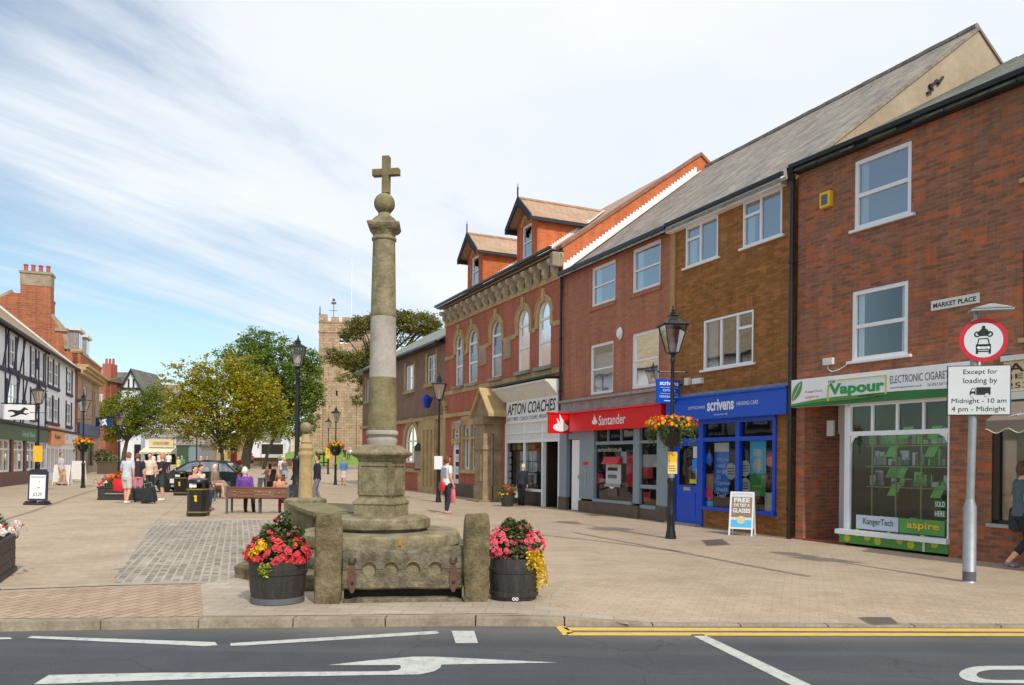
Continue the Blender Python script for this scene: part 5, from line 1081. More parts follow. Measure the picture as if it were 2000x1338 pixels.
# ================================================================ ground
M['pave'] = paving('beige_block_paving', srgb(188, 168, 144), srgb(177, 157, 134), srgb(163, 145, 124), .20, .10, rot=20, blotch=.10, bump=.15, stain=srgb(150, 130, 106), stain_amt=.6)
M['setts'] = paving('grey_setts', srgb(172, 161, 146), srgb(120, 113, 104), srgb(178, 166, 148), .165, .115, rot=-109, blotch=.2, bump=.8, ms=.022, rows=.22, stain=srgb(120, 118, 112), stain_amt=.35)
M['brickpave'] = paving('buff_brick_paving', srgb(184, 160, 136), srgb(168, 144, 120), srgb(134, 112, 92), .30, .13, rot=-72, blotch=.12, bump=.5, ms=.012)
M['flag'] = paving('pale_flagstones', srgb(184, 170, 150), srgb(170, 156, 136), srgb(150, 136, 118), .34, .22, rot=4, blotch=.12, bump=.4, stain=srgb(150, 134, 112), stain_amt=.3)
def asphalt():
    m, nt, b, out = _new('asphalt'); c = _coords(nt, True)
    big = _N(nt, 'ShaderNodeTexNoise', {'Vector': c, 'Scale': .7, 'Detail': 8.0, 'Roughness': .6})
    col = _mixc(nt, _N(nt, 'ShaderNodeMapRange', {0: big.outputs[0], 1: .3, 2: .7}).outputs[0], srgb(68, 72, 77), srgb(84, 87, 90))
    fine = _N(nt, 'ShaderNodeTexNoise', {'Vector': c, 'Scale': 70.0, 'Detail': 3.0, 'Roughness': .8}); ff = _N(nt, 'ShaderNodeMapRange', {0: fine.outputs[0], 1: .25, 2: .75, 3: .62, 4: 1.42}).outputs[0]
    sc = _N(nt, 'ShaderNodeVectorMath', {0: col}, operation='SCALE'); nt.links.new(ff, sc.inputs['Scale']); col = sc.outputs[0]
    # pale worn wheel tracks along the road and grit gathered at the kerb
    mp = _N(nt, 'ShaderNodeMapping', {0: c}); mp.inputs['Scale'].default_value = (.12, 2.2, 1); tr = _N(nt, 'ShaderNodeTexNoise', {'Vector': mp.outputs[0], 'Scale': 1.0, 'Detail': 5.0})
    col = _mixc(nt, _N(nt, 'ShaderNodeMapRange', {0: tr.outputs[0], 1: .5, 2: .72, 3: 0.0, 4: .45}).outputs[0], col, srgb(102, 103, 103))
    sp = _N(nt, 'ShaderNodeSeparateXYZ', {0: c}); ed = _N(nt, 'ShaderNodeMapRange', {0: sp.outputs[1], 1: 7.35, 2: 7.95, 3: 0.0, 4: .75}).outputs[0]
    col = _mixc(nt, _N(nt, 'ShaderNodeMath', {0: ed, 1: big.outputs[0]}, operation='MULTIPLY').outputs[0], col, srgb(150, 142, 124))
    vo = _N(nt, 'ShaderNodeTexVoronoi', {'Vector': _N(nt, 'ShaderNodeVectorMath', {0: c, 1: _N(nt, 'ShaderNodeVectorMath', {0: big.outputs[1], 'Scale': .9}, operation='SCALE').outputs[0]}, operation='ADD').outputs[0], 'Scale': .55}, feature='DISTANCE_TO_EDGE')
    ck = _N(nt, 'ShaderNodeMapRange', {0: vo.outputs[0], 1: .002, 2: .007, 3: .35, 4: 0.0}).outputs[0]; col = _mixc(nt, ck, col, srgb(48, 50, 54))
    nt.links.new(col, b.inputs['Base Color']); b.inputs['Roughness'].default_value = .82; b.inputs['Specular IOR Level'].default_value = .3
    bp = _N(nt, 'ShaderNodeBump', {'Height': fine.outputs[0], 'Strength': .6, 'Distance': .01}); nt.links.new(bp.outputs[0], b.inputs['Normal']); return m
M['asphalt'] = asphalt()
M['kerbstone'] = mat('kerb_granite', srgb(166, 152, 130), .85, .15, 3, bump=.4, col2=srgb(134, 122, 102), fine=.15)
M['drain'] = mat('drain_strip', srgb(140, 124, 106), .8, .25, 6, fine=.2)
def wornpaint(name, col, wear):
    m, nt, b, out = _new(name); c = _coords(nt, True)
    n = _N(nt, 'ShaderNodeTexNoise', {'Vector': c, 'Scale': 9.0, 'Detail': 10.0, 'Roughness': .85}); f = _N(nt, 'ShaderNodeMapRange', {0: n.outputs[0], 1: .50, 2: .68, 3: 0.0, 4: wear}).outputs[0]
    nt.links.new(_mixc(nt, f, col, srgb(96, 100, 104)), b.inputs['Base Color']); b.inputs['Roughness'].default_value = .7; return m
M['roadwhite'] = wornpaint('white_road_paint', srgb(196, 197, 188), .85); M['roadyellow'] = wornpaint('yellow_road_paint', srgb(226, 184, 84), .5)
KR = -.088
def kerb_y(px, py): return ground(px, py)[1]
kerb = [(-60, 7.2), (-12, 7.55)] + [ground(px, py, zz_) for px, py, zz_ in ((0, 1216, 0), (250, 1212, 0), (500, 1209, 0), (750, 1207, 0), (1000, 1206, 0), (1080, 1209, -.01), (1150, 1214, -.035), (1210, 1218, -.058), (1260, 1220, -.068), (1400, 1221, -.07), (1600, 1222, -.07), (1800, 1223, -.07), (2000, 1224, -.07))] + [(14, 8.25), (60, 8.9)]
def kline(X):
    for (a, b), (c, d) in zip(kerb, kerb[1:]):
        if a <= X <= c: return b + (d - b) * (X - a) / (c - a)
    return kerb[-1][1]
xk0, xk1 = ground(1060, 1204)[0], ground(1260, 1216)[0]
def drop(X): t = min(1, max(0, (X - xk0) / (xk1 - xk0))); return -.07 * t * t * (3 - 2 * t)
def pz(X, Y):
    d = Y - kline(X); f = max(0, 1 - d / 1.6); return drop(X) * f * f * (3 - 2 * f) + (gz(Y) if Y > 60 else 0)
g = MB(); xs = [-250, -120, -60, -40, -25, -15] + [-10 + .5 * i for i in range(61)] + [25, 40, 70, 130, 250]
rows = [0, .15, .3, .5, .8, 1.1, 1.6, 2.5, 6, 14, 30, 52, 60, 70, 80, 82, 120, 400]
for X in xs:
    for q in rows:
        k = kline(max(-60, min(60, X))) + .13; Y = k + q if q < 14 else k + (q - 0) * 1.0
        g.v.append((X, Y, pz(X, Y)))
n = len(rows)
for i in range(len(xs) - 1):
    for j in range(n - 1): a = i * n + j; g.f.append((a, a + n, a + n + 1, a + 1))
tag(g.build('pavement', M['pave'], smooth=True), kind='structure')
g = MB(); g.poly([(-250, -60, KR), (250, -60, KR), (250, 12, KR), (-250, 12, KR)]); road = tag(g.build('road', M['asphalt']), kind='structure')
# kerbstones as one setting mesh with joints
kb = MB(); X = -14.0
while X < 16:
    X2 = X + .91; a, b = kline(X) , kline(X2 - .012); za, zb_ = drop(X), drop(X2)
    e = rnd.uniform(-.004, .004)
    P = [(X, a + e, KR - .05), (X2 - .012, b + e, KR - .05), (X2 - .012, b + .14, KR - .05), (X, a + .14, KR - .05)]
    Q = [(X, a + e + .012, za + .004 + e), (X2 - .012, b + e + .012, zb_ + .004 + e), (X2 - .012, b + .14, zb_ + .004 + e), (X, a + .14, za + .004 + e)]
    kb.add(P + Q, [(0, 1, 5, 4), (1, 2, 6, 5), (2, 3, 7, 6), (3, 0, 4, 7), (4, 5, 6, 7)]); X = X2
tag(kb.build('kerb', M['kerbstone'], bevel=.01), kind='structure')
def sheet(name, pix, m, z=.004, zpix=0.0, parent=None, kind='structure', sub=True, world_pts=None):
    pts = world_pts or [ground(px, py, zpix) for px, py in pix]
    mb = MB()
    if sub:
        P = []
        for i in range(len(pts)):
            a, b = pts[i], pts[(i + 1) % len(pts)]; P.append(a)
        mb.poly([(p[0], p[1], (pz(*p) if parent is None else KR) + z) for p in P])
    o = mb.build(name, m, parent)
    if kind: tag(o, kind=kind)
    return o
sheet('sett_paving', [(213, 1144), (300, 1019), (560, 1015), (520, 1070), (490, 1110), (478, 1128), (395, 1142)], M['setts'])
sheet('brick_paving', [(-80, 1165), (0, 1157), (225, 1147), (392, 1142), (395, 1204), (250, 1207), (-80, 1209)], M['brickpave'], .004)
sheet('flagstone_paving', [(392, 1142), (470, 1128), (620, 1180), (1060, 1175), (1110, 1140), (1230, 1208), (1120, 1203), (1000, 1199), (750, 1201), (500, 1204), (397, 1204)], M['flag'], .006)
def strip(name, pix, w, m, z=.005):
    P = [ground(*p) for p in pix]; mb = MB()
    for (a, b), (c, d) in zip(P, P[1:]):
        L = math.hypot(c - a, d - b); n = (-(d - b) / L * w / 2, (c - a) / L * w / 2)
        mb.poly([(a - n[0], b - n[1], z), (c - n[0], d - n[1], z), (c + n[0], d + n[1], z), (a + n[0], b + n[1], z)])
    tag(mb.build(name, m), kind='structure')
strip('pale_edging', [(-60, 1156), (0, 1151), (215, 1143), (392, 1138)], .16, M['flag'], .009)
strip('drain_channel', [(1120, 1040), (1300, 1073), (1480, 1108), (1580, 1126)], .11, M['drain']); strip('drain_channel', [(1040, 1043), (1180, 1058), (1330, 1078)], .07, M['drain'])
strip('drain_channel', [(-40, 1029), (60, 1000), (150, 968), (240, 940)], .14, M['drain'])
strip('pale_edging', [(232, 1112), (300, 1019), (360, 972)], .10, M['flag'], .008)
for nm, q in (('manhole_cover', [(1680, 1196), (1738, 1196), (1754, 1206), (1705, 1208)]), ('manhole_cover', [(1372, 1056), (1410, 1054), (1424, 1064), (1382, 1066)])):
    P = [ground(*p) for p in q]; o = MB().poly([(a, b, pz(a, b) + .008) for a, b in P]).build(nm, mat('iron_cover', srgb(112, 100, 90), .6, .2, 40, metal=.3) if nm not in bpy.data.objects else bpy.data.materials['iron_cover'])
    cx_ = sum(a for a, b in P) / 4; cy_ = sum(b for a, b in P) / 4
    MB().prism([(cx_ + (a - cx_) * 1.1, cy_ + (b - cy_) * 1.1, pz(a, b) + .006) for a, b in P], (0, 0, .001)).build('frame', M['drain'], o)
    tag(o, 'iron manhole cover near the kerb on the right' if q[0][0] == 1680 else 'worn manhole cover in the paving in front of the optician', 'manhole cover')
# road markings painted on the asphalt
RZm = KR + .004
def paint(pix, m='roadwhite', name='road_marking'):
    P = [ground(px, py, RZm) for px, py in pix]; MB().poly([(a, b, RZm) for a, b in P]).build(name, M[m], road)
paint([(-40, 1244), (20, 1245), (24, 1248), (-40, 1250)]); paint([(62, 1242), (420, 1254), (425, 1260), (400, 1262), (52, 1246)])
paint([(450, 1256), (852, 1232), (858, 1236), (852, 1238), (470, 1261), (450, 1261)])
paint([(882, 1232), (926, 1232), (934, 1256), (890, 1256)])
paint([(1348, 1239), (1374, 1239), (1600, 1345), (1560, 1345)])
paint([(1085, 1223), (1104, 1223), (1120, 1236), (1100, 1241)], 'roadyellow'); paint([(1098, 1225.5), (2100, 1228), (2100, 1234), (1110, 1231.5)], 'roadyellow'); paint([(1106, 1235), (2100, 1237), (2100, 1242.5), (1110, 1241)], 'roadyellow')
arrow = [(66, 1335), (96, 1318), (300, 1314), (760, 1311), (782, 1306), (782, 1300), (640, 1299), (820, 1282), (1088, 1294), (862, 1297), (860, 1304), (845, 1313), (820, 1317), (500, 1322), (90, 1336)]
from mathutils.geometry import tessellate_polygon
arrow = [(66, 1336), (96, 1318), (300, 1314), (755, 1311), (776, 1309), (783, 1305), (782, 1299), (640, 1299), (720, 1290), (805, 1282.5), (850, 1282.5), (1088, 1294), (862, 1298), (860, 1304), (848, 1311), (820, 1317), (500, 1322), (90, 1336)]
V_ = [Vector((*ground(px, py, RZm), RZm)) for px, py in arrow]; MB().add(V_, [tuple(t) for t in tessellate_polygon([V_])]).build('arrow_marking', M['roadwhite'], road)
P = []; 
for k in range(13):
    t = math.pi / 2 + math.pi * k / 12; P.append((1948 + 76 * math.cos(t), 1318 + 17 * -math.sin(t)))
outer = [(2100, 1300)] + [(1925 + 52 * math.cos(math.pi / 2 + math.pi * k / 12), 1317 - 16.5 * math.sin(math.pi / 2 + math.pi * k / 12)) for k in range(13)] + [(2100, 1336)]
inner = [(2100, 1308)] + [(1945 + 38 * math.cos(math.pi / 2 + math.pi * k / 12), 1318 - 10 * math.sin(math.pi / 2 + math.pi * k / 12)) for k in range(13)] + [(2100, 1328)]
mb = MB(); n = len(outer); V_ = [ground(px, py, RZm) for px, py in outer + inner]; mb.add([(a, b, RZm) for a, b in V_], [(i, i + 1, n + i + 1, n + i) for i in range(n - 1)]); mb.build('lettering', M['roadwhite'], road)
# ================================================================ market cross
M['cross_stone'] = mat('mossy_cross_stone', srgb(158, 147, 116), .9, .0, 5.0, bump=.9, col2=srgb(106, 95, 68), fine=.12)
M['cross_pale'] = mat('pale_repaired_stone', srgb(188, 180, 168), .9, .0, 2.4, bump=.3, col2=srgb(156, 146, 132), fine=.08)
M['cross_olive'] = mat('olive_stained_stone', srgb(148, 137, 100), .9, .0, 3.2, bump=.7, col2=srgb(108, 97, 64), fine=.1)
M['lichen'] = mat('lichened_old_stone', srgb(140, 124, 94), .95, .0, 5.4, bump=1.2, col2=srgb(82, 74, 48), fine=.2)
M['lichen_grey'] = mat('grey_lichened_stone', srgb(142, 131, 108), .95, .0, 5.6, bump=1.3, col2=srgb(78, 70, 54), fine=.2)
YC = 11.5; XC = ray(746, 900)[0] * YC
cross = thing('market_cross', 'tall stone market cross on a stepped base with a ball and cross on top', 'monument', (XC, YC, 0), 0)
zc = lambda py: at(746, py, YC).z
pxm = YC / FOC
st = [(2.0, 0, .19, 'lichen'), (1.55, .19, .38, 'lichen_grey')]
for R0, z0, z1, mm in st: MB().lathe([(R0, z0), (R0 + .01, z0 + .04), (R0 + .01, z1 - .04), (R0 - .03, z1), ], 8, rot=math.pi / 8 + .05, jit=.006).build('step', M[mm], cross, bevel=.015)
def roundstep(R0, z0, z1, m, n=20):
    mb = MB(); mb.lathe([(R0 - .05, z0), (R0, z0 + .03), (R0 + .006, (z0 + z1) / 2), (R0 - .005, z1 - .03), (R0 - .05, z1), (R0 * .55, z1 + .004)], n, jit=.010); return mb.build('step', M[m], cross, smooth=30)
z2, z3 = .585, .79
roundstep(1.14, .38, z2, 'cross_stone'); roundstep(.70, z2 + .025, z3, 'cross_stone', 14)
MB().lathe([(.66, z2 - .01), (.66, z2 + .04)], 14).build('mortar_joint', M['black_matt'], cross)
rot = -.22
def sq(name, prof, m='cross_stone', b=.01): return MB().sqlathe([(w * pxm, zc(py)) for w, py in prof], rot=rot).build(name, M[m], cross, bevel=b)
k_ = .86
sq('plinth', [(44 * k_ + 3, 1010), (44 * k_ + 3, 985), (43, 983), (42, 979), (36, 972)])
sq('pedestal', [(34, 974), (34, 903)])
# sunk panels on the die
for a in range(4):
    mb = MB(); mx_ = Matrix.Rotation(rot + a * math.pi / 2, 4, 'Z'); R0 = 34 * pxm
    for x0_, x1_, z0_, z1_ in ((-.24, .24, zc(966), zc(961)), (-.24, .24, zc(910), zc(905.5)), (-.24, -.20, zc(961), zc(910)), (.20, .24, zc(961), zc(910))): mb.box(x0_, x1_, -R0 - .016, -R0 + .01, z0_, z1_)
    mb.xf(mx_).build('panel_moulding', M['cross_stone'], cross)
sq('cornice', [(33, 904), (36, 899), (36, 896), (43, 891), (46, 888), (46, 884), (35, 876), (27, 869)], 'cross_stone')
MB().lathe([(r * pxm, zc(py)) for r, py in ((28, 872), (28, 866), (30, 862), (29, 857), (26, 855), (27, 852), (31, 849), (31, 844), (29, 841))], 28).build('shaft_base', M['cross_pale'], cross, smooth=40)
MB().lathe([(28 * pxm, zc(843)), (26.4 * pxm, zc(738))], 28).build('lower_shaft', M['cross_olive'], cross, smooth=50)
MB().lathe([(26.0 * pxm, zc(738)), (25.4 * pxm, zc(700)), (24.6 * pxm, zc(619))], 28).build('repaired_shaft', M['cross_pale'], cross, smooth=50)
MB().lathe([(25.4 * pxm, zc(619)), (25.6 * pxm, zc(614)), (24.6 * pxm, zc(612)), (21.6 * pxm, zc(470))], 28).build('upper_shaft', M['cross_stone'], cross, smooth=40)
MB().lathe([(r * pxm, zc(py)) for r, py in ((22, 472), (24, 470), (24, 466), (21.5, 463), (23, 457), (27, 450))], 28).build('neck', M['cross_stone'], cross, smooth=40)
cap_ = MB().sqlathe([(25 * pxm, zc(452)), (29 * pxm, zc(447)), (31 * pxm, zc(443)), (31 * pxm, zc(440)), (24 * pxm, zc(437))], rot=rot + .30)
cap_.build('capital', M['cross_stone'], cross, bevel=.008)
MB().lathe([(r * pxm, zc(py)) for r, py in ((27, 438), (25, 433), (20, 427), (13, 422), (11, 417), (13, 415))], 24).build('dome', M['cross_stone'], cross, smooth=40)
MB().ball((0, 0, zc(398)), 20.5 * pxm, 26, 16).build('ball', M['cross_olive'], cross, smooth=True)
mb = MB(); w = .052; dx = 3 * pxm
mb.box(-w + dx, w + dx, -w, w, zc(378), zc(306)); mb.box(-27 * pxm + dx, -w + dx - .0, -w * .97, w * .97, zc(344), zc(331)); mb.box(w + dx, 27 * pxm + dx, -w * .97, w * .97, zc(344), zc(331)); mb.xf(Matrix.Rotation(-.18, 4, 'Z')).build('cross', M['cross_olive'], cross, bevel=.008)
MB().box(-.02, .02, -.015, .015, 0, .10).xf(Matrix.Translation((.42, -1.075, z2 - .11)) @ Matrix.Rotation(.1, 4, 'Y')).build('rusty_clamp', mat('rusty_clamp', srgb(196, 138, 60), .8, .2, 8), cross)
# ================================================================ stocks
pL, pR = ground(641, 1178), ground(931, 1174)
sa = math.atan2(pR[1] - pL[1], pR[0] - pL[0]); SL = math.hypot(pR[0] - pL[0], pR[1] - pL[1])
stk = thing('stocks', 'old stone stocks with four leg holes and rusty iron straps between two posts', 'stocks', (pL[0], pL[1], 0), sa)
def rough_block(mb, x0, x1, y0, y1, z0, z1, nx=6, ny=3, nz=10, j=.012, taper=0.0):
    bm = bmesh.new(); bmesh.ops.create_cube(bm, size=1); bmesh.ops.subdivide_edges(bm, edges=bm.edges[:], cuts=7, use_grid_fill=True)
    o = len(mb.v); rs = random.Random(int(abs(x0 * 977 + z1 * 131) * 10))
    off = [rs.uniform(0, 10) for _ in range(3)]
    from mathutils import noise
    for v in bm.verts:
        p = v.co; t = p.z + .5; sx_ = 1 - taper * t
        edge = (abs(p.x) > .49) + (abs(p.y) > .49) + (abs(p.z) > .49); rd = .018 * (edge > 1)
        q = Vector((x0 + (p.x * sx_ + .5) * (x1 - x0), y0 + (p.y * sx_ + .5) * (y1 - y0), z0 + t * (z1 - z0)))
        nn = noise.noise_vector(Vector((q.x * 4 + off[0], q.y * 4 + off[1], q.z * 4 + off[2]))); q += nn * j * 1.6
        cpt = Vector(((x0 + x1) / 2, (y0 + y1) / 2, q.z)); d = (cpt - q); d.z = 0
        if d.length: q += d.normalized() * rd
        if t > .99 and edge > 1: q.z -= .02
        mb.v.append(tuple(q))
    for f in bm.faces: mb.f.append(tuple(v.index + o for v in f.verts))
    bm.free(); return mb
rough_block(MB(), -.15, .15, -.11, .12, -.02, .985, taper=.04).build('post', M['lichen'], stk, smooth=50)
rough_block(MB(), SL - .155, SL + .135, -.12, .11, -.02, 1.0, taper=.03).build('post', M['lichen'], stk, smooth=50)
M['gap_shade'] = mat('painted_gap_shade', srgb(44, 40, 32), .95, .3, 6)  # shade below the beams put into the colour
# two beams, the joint running through the leg holes
zl, zm, zh = .145, .345, .585; bx0, bx1 = .16, SL - .16; yf, yb = -.02, .10
holes = [.16 + (bx1 - bx0) * f for f in (.26, .45, .655, .86)]; holes = [bx0 + (bx1 - bx0) * f for f in (.215, .395, .58, .765)]
R0 = .078; cz = .372
for nm, za_, zb_, sg in (('lower_beam', zl, cz - .003, -1), ('upper_beam', cz + .003, zh, 1)):
    P = [(bx0, za_ if sg < 0 else zb_)]
    edge = [(bx0, cz)]
    for h in holes:
        for k in range(13):
            t = math.pi - math.pi * k / 12; edge.append((h + R0 * math.cos(t), cz + sg * R0 * math.sin(t)))
    edge.append((bx1, cz)); far = zl if sg < 0 else zh
    mb = MB(); n_ = 40; fars = []
    from mathutils import noise
    for i, (ex, ez) in enumerate(edge):
        wob = noise.noise(Vector((ex * 3, sg * 4, 1))) * .03
        if sg > 0: wob += .045 * ((ex - bx0) / (bx1 - bx0) - .5) ** 2 * 4 - .0
        fars.append((ex, far + wob))
    V0 = [(x_, yf, z_ + sg * .003) for x_, z_ in edge]; V1 = [(x_, yf + .008, z_ - sg * .02) for x_, z_ in fars]; V2 = [(x_, yb, z_) for x_, z_ in fars]; V3 = [(x_, yb, z_ + sg * .003) for x_, z_ in edge]
    V1b = [(x_, yf + .03, z_) for x_, z_ in fars]
    n = len(edge); mb.v = V0 + V1 + V1b + V2 + V3
    for L in range(4):
        for i in range(n - 1): a = L * n + i; mb.f.append((a, a + 1, a + n + 1, a + n))
    for i in range(n - 1): mb.f.append((4 * n + i, 4 * n + i + 1, i + 1, i))
    mb.f.append((0, n, 2 * n, 3 * n, 4 * n)); mb.f.append((n - 1, 2 * n - 1, 3 * n - 1, 4 * n - 1, 5 * n - 1))
    mb.build(nm, M['lichen_grey'], stk)
mb = MB()
for h in holes: disc(MB(), h, cz, R0 * 1.04, R0 * 1.04, .022, 20, th=.02).build('hole_filling', M['cross_stone'], stk)
rough_block(MB(), bx0, bx1, -.02, .16, -.01, .045, j=.008).build('sill_stone', M['lichen_grey'], stk, smooth=50); MB().box(bx0, bx1, .13, .15, 0, .3).build('gap_shade_backing', M['gap_shade'], stk)  # the upright dark sheet is added as shade for the gap
iron = mat('rusty_iron', srgb(98, 70, 56), .75, .15, 5, bump=.4, fine=.15)
for q in (bx0 + .10, bx1 - .11):
    mb = MB(); P = [(q + .046 * math.cos(t), -.036, .275 + .165 * math.sin(t)) for t in [2 * math.pi * k / 24 for k in range(24)]]
    mb.prism(P, (0, .014, 0)); mb.box(q - .018, q + .018, -.034, -.022, .38, .47); s_ = mb.build('iron_strap', iron, stk)
    disc(MB(), q, .22, .018, .022, -.038, 12).build('keyhole', M['ink'], s_, fix=False)
    MB().tube([(q - .03, -.03, .50), (q - .033, -.04, .46), (q - .015, -.045, .445), (q + .015, -.045, .445), (q + .033, -.04, .46), (q + .03, -.03, .50)], .008, 6).build('staple', M['black'], s_)
# ================================================================ fish slab table and ball-topped post
tb = thing('stone_table', 'thick weathered stone slab on stone supports beside the market cross', 'stone table', (-3.2, 12.9, 0), 0)
c0 = (-3.2, 12.9)
slab = [ground(px, py, .80) for px, py in ((562, 983), (600, 981), (690, 984), (700, 999), (663, 1003), (612, 1000))]
mb = MB(); P = [(a - c0[0], b - c0[1], .80) for a, b in slab]; mb.prism(P, (0, 0, -.07)); mb.build('slab', M['cross_olive'], tb, bevel=.012)
def place_rel(px, py, z): a, b = ground(px, py, z); return a - c0[0], b - c0[1]
a, b = place_rel(573, 985, .73); rough_block(MB(), a - .06, a + .12, b - .10, b + .16, -.02, .73).build('support', M['cross_stone'], tb, smooth=50)
a, b = place_rel(636, 1003, .73); rough_block(MB(), a - .18, a + .16, b - .02, b + .18, -.02, .73).build('support', M['lichen'], tb, smooth=50)
a, b = place_rel(672, 986, .73); rough_block(MB(), a - .12, a + .10, b - .12, b + .0, -.02, .73).build('support', M['lichen'], tb, smooth=50)
YB = 14.6; XB = ray(597.5, 900)[0] * YB; bp = thing('ball_topped_post', 'stone whipping post topped by a round stone ball', 'stone post', (XB, YB, 0), 0)
k_ = YB / FOC; zb = lambda py: at(597, py, YB).z
MB().sqlathe([(30 * k_, 0), (30 * k_, zb(976)), (24 * k_, zb(972))], rot=-.25).build('plinth', M['cross_stone'], bp, bevel=.012)
MB().lathe([(r * k_, zb(py)) for r, py in ((14, 974), (13.5, 960), (12, 898), (13, 893), (15, 889), (15, 885), (12.5, 881), (14, 875), (10, 868), (9, 866), (11, 864), (7.5, 856), (6.5, 848))], 22).build('shaft', M['sandstone'], bp, smooth=40)
MB().ball((0, 0, zb(836)), 11.5 * k_, 20, 12).build('ball', M['cross_stone'], bp, smooth=True)
# ================================================================ planting helpers
def leaves(mb, c, r, n, size, shell=.35, rs=rnd, droop=0.0, cut=-1e9):
    cx, cy, cz = c; rx, ry, rz = r
    for _ in range(n):
        while True:
            a, b, d = rs.uniform(-1, 1), rs.uniform(-1, 1), rs.uniform(-1, 1); L = a * a + b * b + d * d
            if shell * shell < L < 1 and cz + d * rz > cut: break
        p = Vector((cx + a * rx, cy + b * ry, cz + d * rz)); s_ = size * rs.uniform(.6, 1.3)
        u = Vector((rs.gauss(0, 1), rs.gauss(0, 1), rs.gauss(0, .7))).normalized(); v = u.cross(Vector((rs.gauss(0, 1), rs.gauss(0, 1), rs.gauss(0, 1)))).normalized()
        mb.add([p - u * s_, p - v * s_ * .5 + u * s_ * .1, p + u * s_, p + v * s_ * .5 + u * s_ * .1], [(0, 1, 2, 3)])
    return mb
def blooms(mb, c, r, n, size, rs=rnd, cut=-1e9, up=.3):
    """small ruffled flower heads on the outside of a mound"""
    cx, cy, cz = c; rx, ry, rz = r
    for _ in range(n):
        while True:
            d = Vector((rs.gauss(0, 1), rs.gauss(0, 1), rs.gauss(0, 1))).normalized()
            if cz + d.z * rz > cut: break
        k = rs.uniform(.85, 1.08); p = Vector((cx + d.x * rx * k, cy + d.y * ry * k, cz + d.z * rz * k)); nrm = (d + Vector((0, 0, up))).normalized()
        x = nrm.orthogonal().normalized(); y = nrm.cross(x); s_ = size * rs.uniform(.7, 1.25)
        for ringk, (rr, lift, m_) in enumerate(((1.0, -.15, 5), (.6, .25, 4))):
            a0 = rs.uniform(0, 6.3)
            for k2 in range(m_):
                a = a0 + 2 * math.pi * k2 / m_; d1 = x * math.cos(a) + y * math.sin(a); d2 = x * math.cos(a + .75) + y * math.sin(a + .75); d3 = x * math.cos(a - .75) + y * math.sin(a - .75)
                q = p + nrm * s_ * .1 * ringk; mb.add([q, q + d3 * s_ * rr * .75 + nrm * s_ * lift, q + d1 * s_ * rr + nrm * s_ * (lift + .15), q + d2 * s_ * rr * .75 + nrm * s_ * lift], [(0, 1, 2, 3)])
    return mb
def flowermat(name, r, g, b): return mat(name, srgb(r, g, b), .55, .1, 8, island=.22, transl=.25, spec=.2)
M['f_coral'] = flowermat('coral_petals', 226, 78, 84); M['f_pink'] = flowermat('pink_petals', 240, 104, 124); M['f_red'] = flowermat('red_petals', 224, 48, 44); M['f_orange'] = flowermat('orange_petals', 246, 112, 44)
M['f_yellow'] = flowermat('yellow_petals', 246, 206, 46); M['f_white'] = flowermat('white_petals', 240, 228, 222)
M['leaf_dark'] = mat('dark_bedding_leaves', srgb(70, 78, 42), .5, .3, 6, col2=srgb(92, 104, 52), island=.55, transl=.2); M['leaf_lime'] = mat('lime_leaves', srgb(184, 196, 60), .5, .2, 6, island=.3, transl=.3)
M['leaf_gold'] = mat('golden_trailing_leaves', srgb(232, 196, 36), .5, .2, 6, island=.3, transl=.3)
M['barrel'] = mat('dark_barrel_plastic', srgb(58, 54, 52), .5, .35, 3, stretch=(9, 9, .5), fine=.18, bump=.5); M['soil'] = mat('soil', srgb(60, 44, 34), .95, .3, 8)
def barrel(px, py, hw, h, label, cols, right):
    x, y = ground(px, py); k = y / FOC; R1 = hw * k; y += R1 * .9; T = thing('barrel_planter', label, 'planter', (px and ray(px, 900)[0] * y, y, 0), 0)
    z1 = h * k
    T_ = [(.86, 0), (.90, .12), (.955, .40), (.985, .68), (1.0, .9), (1.0, 1.0), (.94, 1.0), (.92, .86)] if not right else [(.90, 0), (.96, .10), (1.0, .35), (1.02, .55), (1.0, .80), (.96, 1.0), (.90, 1.0), (.88, .86)]
    MB().lathe([(R1 * a, z1 * b) for a, b in T_], 36).build('tub', M['barrel'], T, smooth=40)
    for z0_, z1_, r_ in (((.02, .16, .905), (.70, .80, 1.0)) if not right else ((.10, .22, .985), (.66, .76, 1.02))):
        MB().lathe([(R1 * r_, z1 * z0_), (R1 * (r_ + .022), z1 * z0_ + .004), (R1 * (r_ + .03), z1 * z1_ - .004), (R1 * (r_ + .01), z1 * z1_)], 36).build('hoop', M['ink_grey'] if not right and z0_ < .1 else M['barrel'], T, smooth=40)
    MB().lathe([(R1 * .93, z1 * .9), (.01, z1 * .97)], 20).build('soil', M['soil'], T)
    return T, R1, z1
T, R1, z1 = barrel(545, 1185, 57, 85, 'dark barrel planter with coral and yellow flowers left of the stocks', None, False)
tag(leaves(leaves(leaves(leaves(MB(), (0, 0, z1 + .10), (R1 * 1.05, R1 * .95, .20), 1500, .030, .3, cut=z1 - .03), (.05, .04, z1 + .34), (R1 * .36, R1 * .4, .20), 330, .034, .0), (-.10, .02, z1 + .28), (R1 * .36, R1 * .4, .13), 260, .032, .0), (.20, .02, z1 + .24), (R1 * .3, R1 * .4, .13), 200, .032, .0).build('leaves', M['leaf_dark'], T, fix=False), kind='stuff')
tag(blooms(blooms(MB(), (0, 0, z1 + .09), (R1 * 1.14, R1 * 1.04, .18), 190, .044, cut=z1 - .06), (0.02, 0, z1 + .28), (R1 * .55, R1 * .5, .18), 22, .028).build('coral_flowers', M['f_coral'], T, fix=False), kind='stuff')
tag(blooms(MB(), (-.10, -R1 * .95, z1 + .19), (.05, .05, .05), 12, .042).add([], []).build('yellow_flowers', M['f_yellow'], T, fix=False), kind='stuff')
